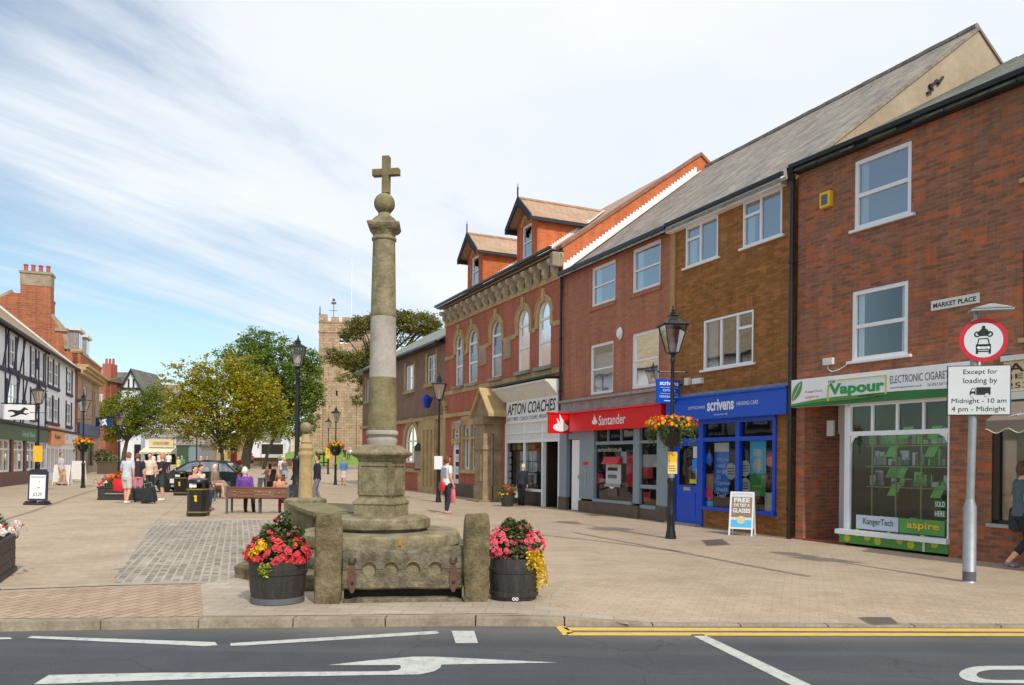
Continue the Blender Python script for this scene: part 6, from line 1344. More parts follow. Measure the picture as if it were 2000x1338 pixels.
tag(blooms(blooms(MB(), (-.17, -R1 * .92, z1 + .10), (.04, .03, .04), 9, .042), (.22, -.1, z1 + .20), (.03, .03, .03), 3, .03).build('yellow_flowers', M['f_yellow'], T, fix=False), kind='stuff')
tag(leaves(MB(), (-.05, -R1 * 1.02, z1 - .07), (.075, .04, .085), 120, .020, 0).build('lime_trailing_leaves', M['leaf_lime'], T, fix=False), kind='stuff')
T, R1, z1 = barrel(1006, 1176, 49, 83, 'dark barrel planter with pink flowers and golden trailing leaves right of the stocks', None, True)
tag(leaves(leaves(leaves(MB(), (0, 0, z1 + .10), (R1 * 1.05, R1 * .95, .20), 1200, .030, .3, cut=z1 - .03), (-.05, .02, z1 + .26), (R1 * .45, R1 * .5, .20), 520, .034, .0), (.10, .02, z1 + .26), (R1 * .42, R1 * .5, .17), 420, .032, .0).build('leaves', M['leaf_dark'], T, fix=False), kind='stuff')
tag(blooms(blooms(MB(), (-R1 * .55, -.05, z1 + .14), (R1 * .66, R1 * .8, .19), 150, .030, cut=z1 - .03), (R1 * .72, -.0, z1 + .16), (R1 * .55, R1 * .65, .15), 110, .028).build('pink_flowers', M['f_pink'], T, fix=False), kind='stuff')
tag(blooms(MB(), (.0, -.02, z1 + .30), (R1 * .7, R1 * .6, .12), 14, .026).build('coral_flowers', M['f_coral'], T, fix=False), kind='stuff')
mb = MB()
for i in range(46):
    a = rnd.uniform(-1.0, .2); bx_, by_ = R1 * 1.05 * math.cos(a) * rnd.uniform(.75, 1.05), R1 * 1.0 * math.sin(a); L = rnd.uniform(.15, .47) * (1 if bx_ > R1 * .75 else .55)
    for k in range(int(L / .018)):
        t = k * .018; o_ = 1 + .25 * min(1, t * 4); leaves(mb, (bx_ * o_, by_ * o_, z1 + .08 - t), (.02, .02, .012), 1, .022, 0)
tag(mb.build('golden_trailing_leaves', M['leaf_gold'], T, fix=False), kind='stuff')
P = ray(1010, 1171); yb_ = -R1 * 1.02; mb = MB(); [ring(mb, q, .04, .010, .019, yb_, 12) for q in (-.0, .035)]; mb.build('painted_mark', M['white'], T, fix=False)
# rectangular planters
def box_planter(name_label, x, y, rz, w, d, h, flowers, slats=True):
    T = thing('box_planter', name_label, 'planter', (x, y, 0), rz); t = MB()
    t.box(-w / 2, w / 2, -d / 2, d / 2, .04, h - .05); t.box(-w / 2 - .03, w / 2 + .03, -d / 2 - .03, d / 2 + .03, h - .06, h); t.box(-w / 2 - .02, w / 2 + .02, -d / 2 - .02, d / 2 + .02, 0, .07)
    for z in (h * .35, h * .62): t.box(-w / 2 - .006, w / 2 + .006, -d / 2 - .006, d / 2 + .006, z, z + .012)
    t.build('planter_box', M['barrel'], T, bevel=.006); MB().box(-w / 2 + .05, w / 2 - .05, -d / 2 + .05, d / 2 - .05, h, h + .02).build('soil', M['soil'], T)
    tag(leaves(MB(), (0, 0, h + .12), (w * .5, d * .48, .34), int(1200 * w * d + 500), .045, .2, cut=h).build('leaves', M['leafy'], T, fix=False), kind='stuff')
    for m_, off, n_, z_ in flowers: tag(blooms(MB(), (off, 0, h + z_), (w * .28, d * .45, .16), int(n_ * 1.6), .05, cut=h + .03).build('flowers', M[m_], T, fix=False), kind='stuff')
    return T
g0, g1 = ground(30, 1115), ground(-8, 1143); an = math.atan2(g1[1] - g0[1], g1[0] - g0[0])   # right-hand face of the planter
W_, D_ = 1.3, 1.25; dv = Vector((g0[0] - g1[0], g0[1] - g1[1])).normalized(); nv = Vector((-dv.y, dv.x)) if dv.x * 0 - dv.y < 0 else Vector((dv.y, -dv.x))
nv = Vector((-dv.y, dv.x)); cpos = Vector(g0) - dv * (D_ / 2) + nv * (W_ / 2)
box_planter('dark box planter with red and orange flowers at the left edge of the picture', cpos.x, cpos.y, math.atan2(-nv.y, -nv.x), W_, D_, .52, [('f_orange', .1, 30, .18), ('f_white', .5, 14, .12), ('f_red', .45, 12, .16)])
x, y = ground(228, 977); T = box_planter('long dark box planter of orange flowers behind the man in the grey shirt', x + .15, y + .4, 0.05, 1.75, .7, .50, [('f_orange', .1, 50, .40), ('f_orange', -.32, 34, .34), ('f_red', -.4, 20, .24), ('f_white', -.75, 14, .2), ('f_red', -.7, 14, .14)])
MB().box(-.6, .35, -.39, -.37, .22, .26).build('name_strip', M['grey_band'], T)
# ================================================================ lamp posts and hanging baskets
def lamp(label, x, y, H=4.85, z=0.0, group='black lamp posts round the market place', fat=1.0, bar=True, rz=0.0):
    T = thing('lamp_post', label, 'lamp post', (x, y, z), rz, group)
    f = fat; s = H / 4.85
    MB().lathe([(r * f, h * s) for r, h in ((.115, 0), (.115, .05), (.10, .10), (.10, .14), (.085, .18), (.080, .45), (.088, .47), (.088, .52), (.078, .55), (.074, 1.15), (.088, 1.18), (.088, 1.24), (.055, 1.30), (.048, 1.36))], 16).build('base_column', M['black'], T, smooth=40)
    MB().lathe([(r * f, h * s) for r, h in ((.046, 1.3), (.040, 3.3), (.034, 3.66), (.050, 3.70), (.050, 3.76), (.036, 3.80), (.04, 3.84), (.08, 3.88))], 14).build('shaft', M['black'], T, smooth=40)
    if bar: MB().tube([(-.26, 0, 3.50 * s), (-.30, 0, 3.50 * s), (.30, 0, 3.50 * s)], .013, 8).ball((-.3, 0, 3.5 * s), .025, 8, 6).ball((.3, 0, 3.5 * s), .025, 8, 6).build('ladder_bar', M['black'], T)
    zb_, zt = 3.90 * s, 4.46 * s; wb, wt = .105, .235; L = MB()
    for i in range(4):
        a = math.pi / 4 + i * math.pi / 2; a2 = a + math.pi / 2; q = 2 ** .5
        p0, p1 = (wb * q * math.cos(a), wb * q * math.sin(a), zb_), (wt * q * math.cos(a), wt * q * math.sin(a), zt); L.bar(p0, p1, .016)
        p2, p3 = (wb * q * math.cos(a2), wb * q * math.sin(a2), zb_), (wt * q * math.cos(a2), wt * q * math.sin(a2), zt); L.bar(p0, p2, .022); L.bar(p1, p3, .024)
    L.build('lantern_frame', M['black'], T)
    g = MB(); q = 2 ** .5 * .97
    for i in range(4):
        a = math.pi / 4 + i * math.pi / 2; a2 = a + math.pi / 2
        g.poly([(wb * q * math.cos(a), wb * q * math.sin(a), zb_), (wb * q * math.cos(a2), wb * q * math.sin(a2), zb_), (wt * q * math.cos(a2), wt * q * math.sin(a2), zt), (wt * q * math.cos(a), wt * q * math.sin(a), zt)])
    g.build('lantern_glass', M['lantern'], T)
    MB().lathe([(.03, zb_), (.035, zb_ + .1), (.05, zb_ + .14), (.05, zb_ + .3), (.02, zb_ + .36)], 10).build('gas_mantle', M['white'], T, smooth=40)
    MB().sqlathe([(wt + .045, zt - .005), (wt + .05, zt + .02), (wt * .62, zt + .10), (wt * .34, zt + .15), (wt * .34, zt + .20), (wt * .42, zt + .22), (.06, zt + .25)]).lathe([(.05, zt + .24), (.065, zt + .28), (.03, zt + .31), (.045, zt + .335), (.02, zt + .36), (.012, zt + .44)], 10).build('lantern_roof', M['black'], T, bevel=.004)
    return T
M['lantern'] = glass('clear_lantern_glass', (.86, .82, .80, 1), .25, .05)
x, y = ground(1310, 1052); X1, Y1 = x, y
lmain = lamp('black lamp post in front of the blue optician shop, with a yellow notice', x, y, 4.85, rz=.12)
n_ = MB().box(-.10, .10, -.075, -.055, 1.36, 1.82).build('yellow_notice', mat('yellow_notice', srgb(240, 208, 120), .6, .05, 3), lmain)
MB().box(-.10, .10, -.08, -.076, 1.62, 1.81).build('notice_head', M['yellow'], n_); MB().box(-.07, .07, -.082, -.077, 1.42, 1.43).box(-.07, .07, -.082, -.077, 1.47, 1.48).box(-.07, .05, -.082, -.077, 1.52, 1.53).build('notice_print', M['ink_grey'], n_)
MB().tube([(0, 0, 1.28), (0, 0, 1.36)], .07, 12).build('clamp', M['galv'], n_)
M['f_mix'] = M['f_yellow']
def basket(label, x, y, zc, R0=.42, s=1.0, big=True, trail=True):
    T = thing('hanging_basket', label, 'hanging basket', (x, y, zc), 0, 'hanging baskets on the lamp posts')
    MB().lathe([(.10 * s, -.42 * s), (.17 * s, -.38 * s), (.26 * s, -.2 * s), (.31 * s, 0), (.28 * s, 0), (.05, -.04 * s)], 20, cap=False).build('bowl', M['black'], T, smooth=40)
    n = 1500 if big else 260; ls = .032 if big else .07
    mb = leaves(MB(), (0, 0, .03 * s), (R0 * 1.0, R0 * 1.0, .20 * s), n, ls, .3)
    if trail:
        for i in range(26 if big else 10):
            a = rnd.uniform(0, 6.28); L = rnd.uniform(.2, .55) * s
            for k in range(int(L / .03)): leaves(mb, (R0 * .92 * math.cos(a) * (1 + .05 * math.sin(k)), R0 * .92 * math.sin(a), -k * .03), (.025, .025, .02), 2 if big else 1, ls * .8, 0)
    tag(mb.build('leaves', M['leafy'], T, fix=False), kind='stuff')
    for m_, n_, sz_ in (('f_yellow', 130, .036), ('f_orange', 110, .036), ('f_red', 46, .034), ('f_white', 16, .022)):
        tag(blooms(MB(), (0, 0, .08 * s), (R0 * 1.02, R0 * 1.02, .17 * s), n_ if big else n_ // 3, sz_ if big else .065, cut=-.12).build('flowers', M[m_], T, fix=False), kind='stuff')
    return T
b0 = basket('large hanging basket of yellow, orange and red flowers in front of the optician', X1, Y1, EYE + (903 - 834) / FOC * Y1, .52)
def lamp_at(px, py, label, H=4.85, **k): x, y = ground(px, py); return lamp(label, x, y, H, **k), x, y
l2, x2, y2 = lamp_at(856, 981, 'black lamp post in front of the police station carrying a white notice')
MB().box(-.16, .15, -.09, -.075, 1.25, 1.75).build('white_notice', M['white'], l2)
l3, x3, y3 = lamp_at(74, 962, 'black lamp post in front of the timber framed building', rz=.3); MB().box(-.17, .19, -.12, -.10, 1.35, 2.05).build('yellow_notice', M['yellow'], l3)
l4, x4, y4 = lamp_at(162, 953, 'black lamp post with a flower basket before the stone fronted building')
basket('hanging basket of orange flowers on the lamp post outside the stone fronted building', x4, y4, EYE + (892 - 866) / FOC * y4, .45, 1.1, big=False)
l5, x5, y5 = lamp_at(655, 947, 'black lamp post with a flower basket in front of the church tower'); basket('hanging basket of orange flowers in front of the church tower', x5, y5, EYE + (896 - 872) / FOC * y5, .52, 1.3, big=False)
Yl = 70; l6 = lamp('most distant black lamp post, left of the church lamp post, with a yellow notice', ray(641, 900)[0] * Yl, Yl, 5.0, z=gz(Yl)); MB().box(-.2, .2, -.12, -.1, 1.4, 2.3).build('yellow_notice', M['yellow'], l6)
Yl = 58; lamp('black lamp post standing under the tree before the tudor gable', ray(232, 900)[0] * Yl, Yl, 4.85); 
Yl = 56; lamp('slim black lamp post behind the parked car', ray(384, 900)[0] * Yl, Yl, 4.6)
# tall lamp by the cross with its pyramid foot
Yl = 29.0; Xl = ray(580, 900)[0] * Yl
l9 = lamp('tall thick black lamp post on a square foot behind the ball-topped post', Xl, Yl, 6.15, fat=2.0, bar=False)
MB().sqlathe([(.46, 0), (.46, .10), (.22, .62), (.2, .66)]).build('foot', M['black'], l9, bevel=.01)
MB().lathe([(.09, 5.05), (.13, 5.08), (.13, 5.2), (.09, 5.25)], 12).build('white_collar', M['white_dull'], l9)
# ================================================================ road sign
gx, gy = ground(1893, 1137)
S = thing('road_sign', 'grey pole with a red ringed no motor vehicles sign above a loading times plate', 'road sign', (gx, gy, 0), R_(-17))
k = gy / FOC; zpp = lambda py: at(1900, py, gy).z
MB().lathe([(.10, -.02), (.10, .0), (.083, .02), (.082, zpp(990)), (.06, zpp(980)), (.054, zpp(974))], 20).build('lower_pole', M['galv'], S, smooth=40)
MB().lathe([(.084, .005), (.0845, .15)], 20).build('dark_base_band', M['ink_grey'], S)
MB().tube([(0, 0, 1.0), (.045, .0, zpp(625))], .052, 18).build('upper_pole', M['galv'], S, smooth=40)
def flatbox(x0, x1, z0, z1, y, th, m, name, par, bevel=.0): return MB().box(x0, x1, y, y + th, z0, z1).build(name, m, par, bevel=bevel)
ww = .385; zt, zb = zpp(715), zpp(812)
cx = .075
pl = MB().box(cx - ww, cx + ww, -.075, -.06, zb, zt).build('loading_plate', M['ink'], S, bevel=.004)
MB().box(cx - ww + .012, cx + ww - .012, -.079, -.074, zb + .012, zt - .012).build('plate_face', M['sign_grey'], pl)
y = -.082; hgt = zt - zb
for b_, x0, x1, f0, f1 in (('Except for', -.19, .22, .80, .92), ('loading by', -.19, .22, .61, .75), ('Midnight - 10 am', -.33, .33, .22, .34), ('4 pm - Midnight', -.33, .32, .05, .18)): text(b_, pl, cx + x0, cx + x1, zb + hgt * f0, zb + hgt * f1, M['ink'], y=y, bold=.0)
v = MB(); zz0 = zb + hgt * .41; v.box(cx - .03, cx + .14, y - .001, y, zz0, zz0 + hgt * .15); v.poly([(cx - .11, y, zz0), (cx - .04, y, zz0), (cx - .04, y, zz0 + hgt * .13), (cx - .085, y, zz0 + hgt * .13), (cx - .11, y, zz0 + hgt * .06)]); v.build('lorry_symbol', M['ink'], pl, fix=False)
v = MB(); [disc(v, q, zz0 - .005, .022, .022, y - .003, 14) for q in (cx - .075, cx + .095)]; v.build('lorry_wheels', M['sign_grey'], pl, fix=False); v = MB(); [ring(v, q, zz0 - .005, .016, .024, y - .004, 14) for q in (cx - .075, cx + .095)]; v.poly([(cx - .095, y - .002, zz0 + hgt * .07), (cx - .05, y - .002, zz0 + hgt * .07), (cx - .05, y - .002, zz0 + hgt * .115), (cx - .078, y - .002, zz0 + hgt * .115)]); v.build('lorry_window', M['sign_grey'], pl, fix=False)
zr = zpp(666.5); R0 = .296; cr = .125
rd = MB(); disc(rd, cr, zr, R0, R0, -.075, 40, th=.012); rd = rd.build('round_sign', M['sign_red'], S)
v = MB(); disc(v, cr, zr, R0 * .80, R0 * .80, -.078, 40); v.build('round_sign_face', M['sign_grey'], rd, fix=False)
y = -.081; mk = MB(); z_ = zr + .10
for q in (-.075, .075): ring(mk, cr + q, z_ - .02, .022, .040, y, 16)
mk.poly([(cr - .08, y, z_ - .01), (cr - .03, y, z_ + .05), (cr + .04, y, z_ + .05), (cr + .08, y, z_ - .01), (cr + .03, y, z_ - .045), (cr - .04, y, z_ - .045)])
disc(mk, cr + .0, z_ + .075, .022, .022, y, 12); mk.poly([(cr - .035, y - .001, z_ + .02), (cr + .035, y - .001, z_ + .02), (cr + .02, y - .001, z_ + .065), (cr - .02, y - .001, z_ + .065)])
z_ = zr - .055
mk.poly([(cr - .075, y, z_ + .0), (cr + .075, y, z_ + .0), (cr + .08, y, z_ - .03), (cr - .08, y, z_ - .03)])
for sg in (-1, 1): mk.box(cr + sg * .065, cr + sg * .09, y - .001, y, z_ - .13, z_ - .0); mk.bar((cr + sg * .07, y, z_), (cr + sg * .055, y, z_ + .075), .012, .002, up=(0, 1, 0))
mk.box(cr - .058, cr + .058, y - .001, y, z_ + .068, z_ + .08); mk.box(cr - .07, cr + .07, y - .001, y, z_ - .075, z_ - .065); mk.box(cr - .08, cr + .08, y - .001, y, z_ - .105, z_ - .09)
mk.build('motorcycle_and_car_symbol', M['ink'], rd, fix=False)
v = MB(); [disc(v, cr + q, z_ - .048, .018, .018, y - .003, 12) for q in (-.06, .06)]; v.build('headlight_symbol', M['white'], rd, fix=False)
zl = zpp(612)
v = MB(); v.box(-.05, .46, -.20, .0, zl, zl + .03); v.prism([(-.05, -.21, zl + .03), (.16, -.21, zl + .085), (.22, -.21, zl + .085), (.46, -.21, zl + .03)], (0, .22, 0)); v.tube([(.05, 0, zl - .3), (.05, 0, zl + .02)], .03, 10); v.build('sign_light_hood', M['galv'], S, bevel=.006)
# ================================================================ advertising boards
def aboard(label, px, py, w, h, rz, spread=.28, frame='white', face='white_dull', draw=None, back_frame=True):
    x, y = ground(px, py); T = thing('advertising_board', label, 'sign board', (x, y + spread / 2, 0), rz); al = math.atan2(spread, h)
    for sg in (-1, 1):
        mb = MB(); b = .035
        mb.box(-w / 2, -w / 2 + b, -.012, .012, 0, h); mb.box(w / 2 - b, w / 2, -.012, .012, 0, h); mb.box(-w / 2, w / 2, -.0125, .0125, h - b, h); mb.box(-w / 2, w / 2, -.0125, .0125, h * .15, h * .15 + b)
        Mx = Matrix.Translation((0, sg * spread, 0)) @ Matrix.Rotation(sg * al, 4, 'X')
        fr = mb.xf(Mx).build('frame', M[frame], T)
        fc = MB().box(-w / 2 + b, w / 2 - b, -.006, .006, h * .15 + b, h - b).xf(Mx).build('panel', M[face], fr)
        if sg < 0 and draw: draw(fc, w, h, Matrix.Translation((0, -spread, 0)) @ Matrix.Rotation(-al, 4, 'X'))
    return T
def draw_glasses(fc, w, h, Mx):
    MB().box(-w / 2 + .04, w / 2 - .04, -.009, -.007, h * .42, h * .88).xf(Mx).build('brown_print', mat('brown_print', srgb(150, 128, 104), .6, .1, 3), fc)
    MB().box(-w / 2 + .04, w / 2 - .04, -.009, -.007, h * .185, h * .36).xf(Mx).build('blue_print', M['sky_poster'], fc)
    disc(MB(), 0, h * .36, .09, .09, -.0095, 16).xf(Mx).build('yellow_spot', M['cream'], fc, fix=False)
    for t_, a, b, f0, f1 in (('FREE', -.17, .17, .76, .86), ('EYE TEST &', -.17, .17, .66, .73), ('GLASSES', -.19, .19, .52, .62)): text(t_, fc, a, b, h * f0, h * f1, M['white'], y=-.011, bold=.03, M=Mx)
aboard('white framed a-board advertising free glasses in front of the optician window', 1452, 1046, .52, .98, R_(-27), .20, 'white', 'white_dull', draw_glasses)
x, y = ground(73, 986)
T = thing('advertising_board', 'black sign board with a price card in front of the left lamp post', 'sign board', (x, y, 0), R_(-4))
MB().box(-.36, .36, -.2, .2, 0, .07).box(-.33, -.12, -.16, .16, .07, .13).box(.12, .33, -.16, .16, .07, .13).build('rubber_foot', M['black_matt'], T, bevel=.02)
lean = Matrix.Rotation(R_(-3), 4, 'X') @ Matrix.Identity(4)
MB().box(-.33, .33, -.03, .03, .14, 1.10).xf(lean).build('board_frame', M['navy'], T, bevel=.02)
MB().prism([(-.30, -.035, 1.05), (.30, -.035, 1.05), (.26, -.035, 1.17), (-.26, -.035, 1.17)], (0, .07, 0)).xf(lean).build('board_head', M['black_matt'], T, bevel=.015)
pn = MB().box(-.27, .27, -.037, -.031, .2, .98).xf(lean).build('price_card', M['white'], T)
text('£3.29', pn, -.13, .15, .30, .40, M['ink'], y=-.041, M=lean); MB().box(-.02, .1, -.041, -.038, .55, .57).box(.04, .08, -.041, -.038, .76, .78).box(-.24, .24, -.041, -.038, .90, .92).xf(lean).build('card_print', M['ink_grey'], pn)
def draw_y(fc, w, h, Mx): MB().box(-.1, .12, -.009, -.007, h * .45, h * .75).xf(Mx).build('yellow_print', M['lime'], fc)
aboard('white a-board with a small yellow print outside the white shop front', 119, 947, .85, 1.15, R_(10), .3, draw=draw_y)
aboard('plain white a-board just left of the basket lamp post', 151, 942, .75, 1.35, R_(10), .3)
# ================================================================ bins and benches
def bin_(label, px, py, s=1.0):
    x, y = ground(px, py); T = thing('litter_bin', label, 'litter bin', (x, y + .25, 0), R_(4), 'black and gold litter bins')
    def oct_(w, z0, z1, c=.09): return [(sx_ * (w - (c if i else 0)), sy_ * (w - (0 if i else c)), z0) for sx_, sy_, i in ((1, -1, 0), (1, 1, 0), (1, 1, 1), (-1, 1, 1), (-1, 1, 0), (-1, -1, 0), (-1, -1, 1), (1, -1, 1))]
    W_ = .26
    MB().prism(oct_(W_, .0, 0), (0, 0, .10)).build('bin_base', M['black'], T); MB().prism(oct_(W_ - .01, .12, 0), (0, 0, .60)).build('bin_body', M['black'], T, bevel=.008)
    gm = M.get('gold') or M.setdefault('gold', mat('gold_band', srgb(150, 126, 60), .45, .1, 4, metal=.3))
    for z in (.10, .72): MB().prism(oct_(W_ + .004, z, 0), (0, 0, .035)).build('gold_band', gm, T)
    tp = MB(); [tp.box(a - .03, a + .03, b - .03, b + .03, .755, .93) for a in (-.2, .2) for b in (-.2, .2)]; tp.box(-.2, .2, .17, .21, .755, .93); tp.build('bin_posts', M['black'], T)
    MB().lathe([(W_ * 1.10, .90), (W_ * 1.12, .94), (W_ * .98, 1.0), (W_ * .55, 1.035), (.02, 1.045)], 24).build('bin_lid', M['black'], T, smooth=40)
    MB().box(-.17, .02, -.235, -.225, .79, .89).build('label_plate', M['white'], T)
    em = MB(); disc(em, .0, .55, .045, .03, -W_ + .006, 14); em.box(-.02, .035, -W_ + .004, -W_ + .009, .44, .56); em.poly([(-.03, -W_ + .005, .42), (.04, -W_ + .005, .40), (.05, -W_ + .005, .44), (-.02, -W_ + .005, .47)]); em.build('gold_emblem', M['yellow'], T, fix=False)
    return T
bin_('black and gold litter bin at the left end of the wooden bench', 380, 1009)
bin_('black litter bin half hidden behind the nearer bin', 349, 968)
M['bench_wood'] = mat('brown_bench_wood', srgb(128, 88, 62), .6, .15, 3, stretch=(1, 8, 8), fine=.1)
def bench(label, x, y, rz, w=1.72, z=0.0, col='bench_wood'):
    T = thing('bench', label, 'bench', (x, y, z), rz, None)
    # faces +y; its back is towards -y
    mb = MB(); [mb.box(-w / 2, w / 2, -.24 + .0, -.215, .47 + i * .095, .555 + i * .095) for i in range(3)]; mb.box(-w / 2, w / 2, -.26, -.19, .745, .775); mb.build('backrest', M[col], T, bevel=.006)
    MB().box(-w / 2, w / 2, -.18, -.07, .43, .46).box(-w / 2, w / 2, -.05, .06, .43, .46).box(-w / 2, w / 2, .08, .20, .43, .46).build('seat', M[col], T, bevel=.006)
    for sg in (-1, 1):
        q = sg * (w / 2 + .02); MB().box(q - .025, q + .025, -.27, -.20, 0, .80).build('leg', M['galv'] if False else M['ink_grey'], T); MB().box(q - .025, q + .025, .15, .21, 0, .43).build('leg', M['ink_grey'], T); MB().box(q - .025, q + .025, -.2, .21, .60, .64).box(q - .025, q + .025, .15, .19, .43, .6).build('arm', M['ink_grey'], T)
    MB().box(-.02, .02, -.1, .1, 0, .42).build('leg', M['ink_grey'], T)
    return T
bx, by = ground(502, 1004)
bn = bench('brown wooden bench seen from behind, between the litter bin and the stone table', bx, by + .27, R_(0))
for px_ in (458, 507, 527, 545): q = (px_ - 502) / FOC * by; MB().box(q - .05, q + .02, -.266, -.26, .62 - .02 * (px_ > 520), .65 - .02 * (px_ > 520)).build('plaque', M['galv'], bn)
# bench facing the square sideways behind the bin
x, y = ground(398, 985); bench('wooden bench mostly hidden behind the nearer litter bin', x - .35, y + 1.2, R_(-75), 1.6)
Yb = 88; T = bench('far wooden bench against the low stone wall', ray(510, 900)[0] * Yb, Yb, math.pi, 3.4, gz(Yb)); T.scale = (1, 1.2, 1.25)
# ================================================================ information pillar
x, y = ground(456, 954); T = thing('information_pillar', 'tall orange red information pillar behind the tree trunk', 'sign post', (x, y, 0), 0)
red = mat('orange_red_steel', srgb(176, 66, 40), .5, .1, 3); MB().box(-.14, .14, -.12, .12, 0, 2.0).build('pillar', red, T, bevel=.01); MB().box(-.16, .16, -.14, .14, 2.0, 2.9).build('pillar_head', M['navy'], T, bevel=.01); MB().box(-.30, -.17, -.1, -.08, 1.55, 2.0).build('yellow_notice', M['lime'], T)
x = ray(468, 900)[0] * 42; T = thing('round_topped_sign', 'white panel sign with a red round top right of the orange pillar', 'sign post', (x, 42, 0), 0); MB().tube([(0, 0, 0), (0, 0, 1.3)], .03, 8).build('post', M['black'], T); MB().box(-.14, .14, -.03, .03, .62, 1.26).build('panel', M['sign_grey'], T); disc(MB(), 0, 1.36, .14, .14, -.04, 20, th=.05).build('red_disc', M['sign_red'], T)
# ================================================================ flower tub by the coach office
x, y = ground(991, 989); T = thing('flower_tub', 'dark tub of red and yellow flowers by the coach office window', 'planter', (x, y, 0), 0); MB().lathe([(.20, 0), (.26, .42), (.22, .42)], 18).build('tub', M['barrel'], T, smooth=40)
tag(leaves(MB(), (0, 0, .55), (.34, .3, .26), 500, .04, .2, cut=.36).build('leaves', M['leafy'], T, fix=False), kind='stuff'); tag(blooms(MB(), (.02, -.1, .62), (.24, .2, .18), 30, .04).build('red_flowers', M['f_red'], T, fix=False), kind='stuff'); tag(blooms(MB(), (-.1, -.1, .45), (.25, .2, .14), 26, .035).build('yellow_flowers', M['f_yellow'], T, fix=False), kind='stuff')
# ================================================================ parked car
M['car'] = mat('dark_green_car_paint', srgb(26, 38, 42), .18, .1, 2, coat=1.0, spec=.6); M['chrome'] = mat('silver_trim', srgb(190, 194, 198), .25, .05, 3, metal=.8); M['tyre'] = mat('tyre_rubber', srgb(26, 26, 28), .85, .1, 5)
cxp, cyp = ground(372, 962)
car = thing('parked_car', 'dark parked car facing left behind the litter bin and the standing men', 'car', (cxp, cyp + .9, 0), R_(4))
L0, L1 = -2.05, 2.05
side = [(-2.05, .32), (-2.08, .55), (-1.98, .72), (-1.25, .90), (-.62, .96), (1.75, .98), (2.02, .92), (2.06, .6), (2.04, .32)]
cab_ = [(-1.0, .92), (-.28, 1.36), (.15, 1.45), (.95, 1.45), (1.45, 1.36), (1.95, .96)]
def arch_side(mb, y0_, y1_):
    P = []
    def wheelarch(c, r=.36): return [(c + r * math.cos(t), .30 + r * math.sin(t)) for t in [math.pi * k / 8 for k in range(8, -1, -1)]]
    bottom = [(-2.05, .25)] + wheelarch(-1.28) + wheelarch(1.28) + [(2.04, .25)]
    outline = bottom + [p for p in side[::-1]]
    n = len(bottom)
    # split into strips above the bottom line to stay convex enough
    def topz(x_):
        for (a, b), (c, d) in zip(side[1:], side[2:]):
            if a <= x_ <= c: return b + (d - b) * (x_ - a) / (c - a + 1e-9)
        return .6
    for (a, b), (c, d) in zip(bottom, bottom[1:]):
        if abs(c - a) < 1e-5: continue
        mb.poly([(a, y0_, b), (c, y0_, d), (c, y0_, topz(c)), (a, y0_, topz(a))]); mb.poly([(a, y1_, b), (c, y1_, d), (c, y1_, topz(c)), (a, y1_, topz(a))])
        mb.poly([(a, y0_, topz(a)), (c, y0_, topz(c)), (c, y1_, topz(c)), (a, y1_, topz(a))]); mb.poly([(a, y0_, b), (c, y0_, d), (c, y1_, d), (a, y1_, b)])
body = MB(); arch_side(body, -.84, .84); body.build('body', M['car'], car, smooth=25)
cb = MB(); ins = [0, .12, .18, .18, .13, .0]
L_ = [(x_, -.82 + i_, z_) for (x_, z_), i_ in zip(cab_, ins)]; Rr = [(x_, .82 - i_, z_) for (x_, z_), i_ in zip(cab_, ins)]
for i in range(1, 4): cb.poly([L_[i], L_[i + 1], Rr[i + 1], Rr[i]])
for S_ in (L_, Rr):
    for a, b in ((0, 1), (1, 2), (2, 3), (3, 4), (4, 5)): cb.bar(S_[a], S_[b], .07)
    for fx in (.30, 1.15): cb.bar((fx - .0, S_[0][1], .96), (fx - .02, S_[2][1] * 1.0, 1.44), .07)
cb.build('roof', M['car'], car)
gls = MB(); gls.poly([L_[0], L_[1], Rr[1], Rr[0]]); gls.poly([L_[4], L_[5], Rr[5], Rr[4]]); gls.poly(L_); gls.poly(Rr); gls.build('windows', glass('car_glass', (.6, .68, .68, 1), .22), car, fix=False)
for xw in (-1.28, 1.28):
    for sg in (-1, 1):
        w_ = MB().lathe([(.20, -.1), (.30, -.1), (.315, -.06), (.315, .06), (.30, .1), (.20, .1)], 24).xf(Matrix.Translation((xw, sg * .76, .315)) @ Matrix.Rotation(R_(90), 4, 'X')).build('wheel', M['tyre'], car, smooth=40)
        MB().lathe([(.05, .08), (.20, .095), (.2, .07)], 16).xf(Matrix.Translation((xw, sg * .76, .315)) @ Matrix.Rotation(R_(90 if sg < 0 else -90), 4, 'X')).build('rim', M['chrome'], w_)
MB().box(-1.0, 1.0, -.865, -.84, .42, .62).build('white_side_stripe', M['white_dull'], car); MB().box(-.95, .98, -.855, -.838, .25, .33).build('sill_trim', M['chrome'], car)
for sg in (-1, 1): MB().ball((-1.98, sg * .6, .64), (.12, .16, .09), 12, 8).build('headlight', M['pale_poster'], car, smooth=True); MB().box(1.98, 2.07, sg * .62 - .14, sg * .62 + .14, .66, .84).build('tail_light', M['red_dull'], car)
MB().ball((-.72, -.92, 1.0), (.09, .1, .07), 10, 7).build('mirror', M['car'], car, smooth=True); MB().box(.1, .26, -.87, -.84, .80, .83).box(1.0, 1.16, -.87, -.84, .80, .83).build('door_handles', M['chrome'], car)
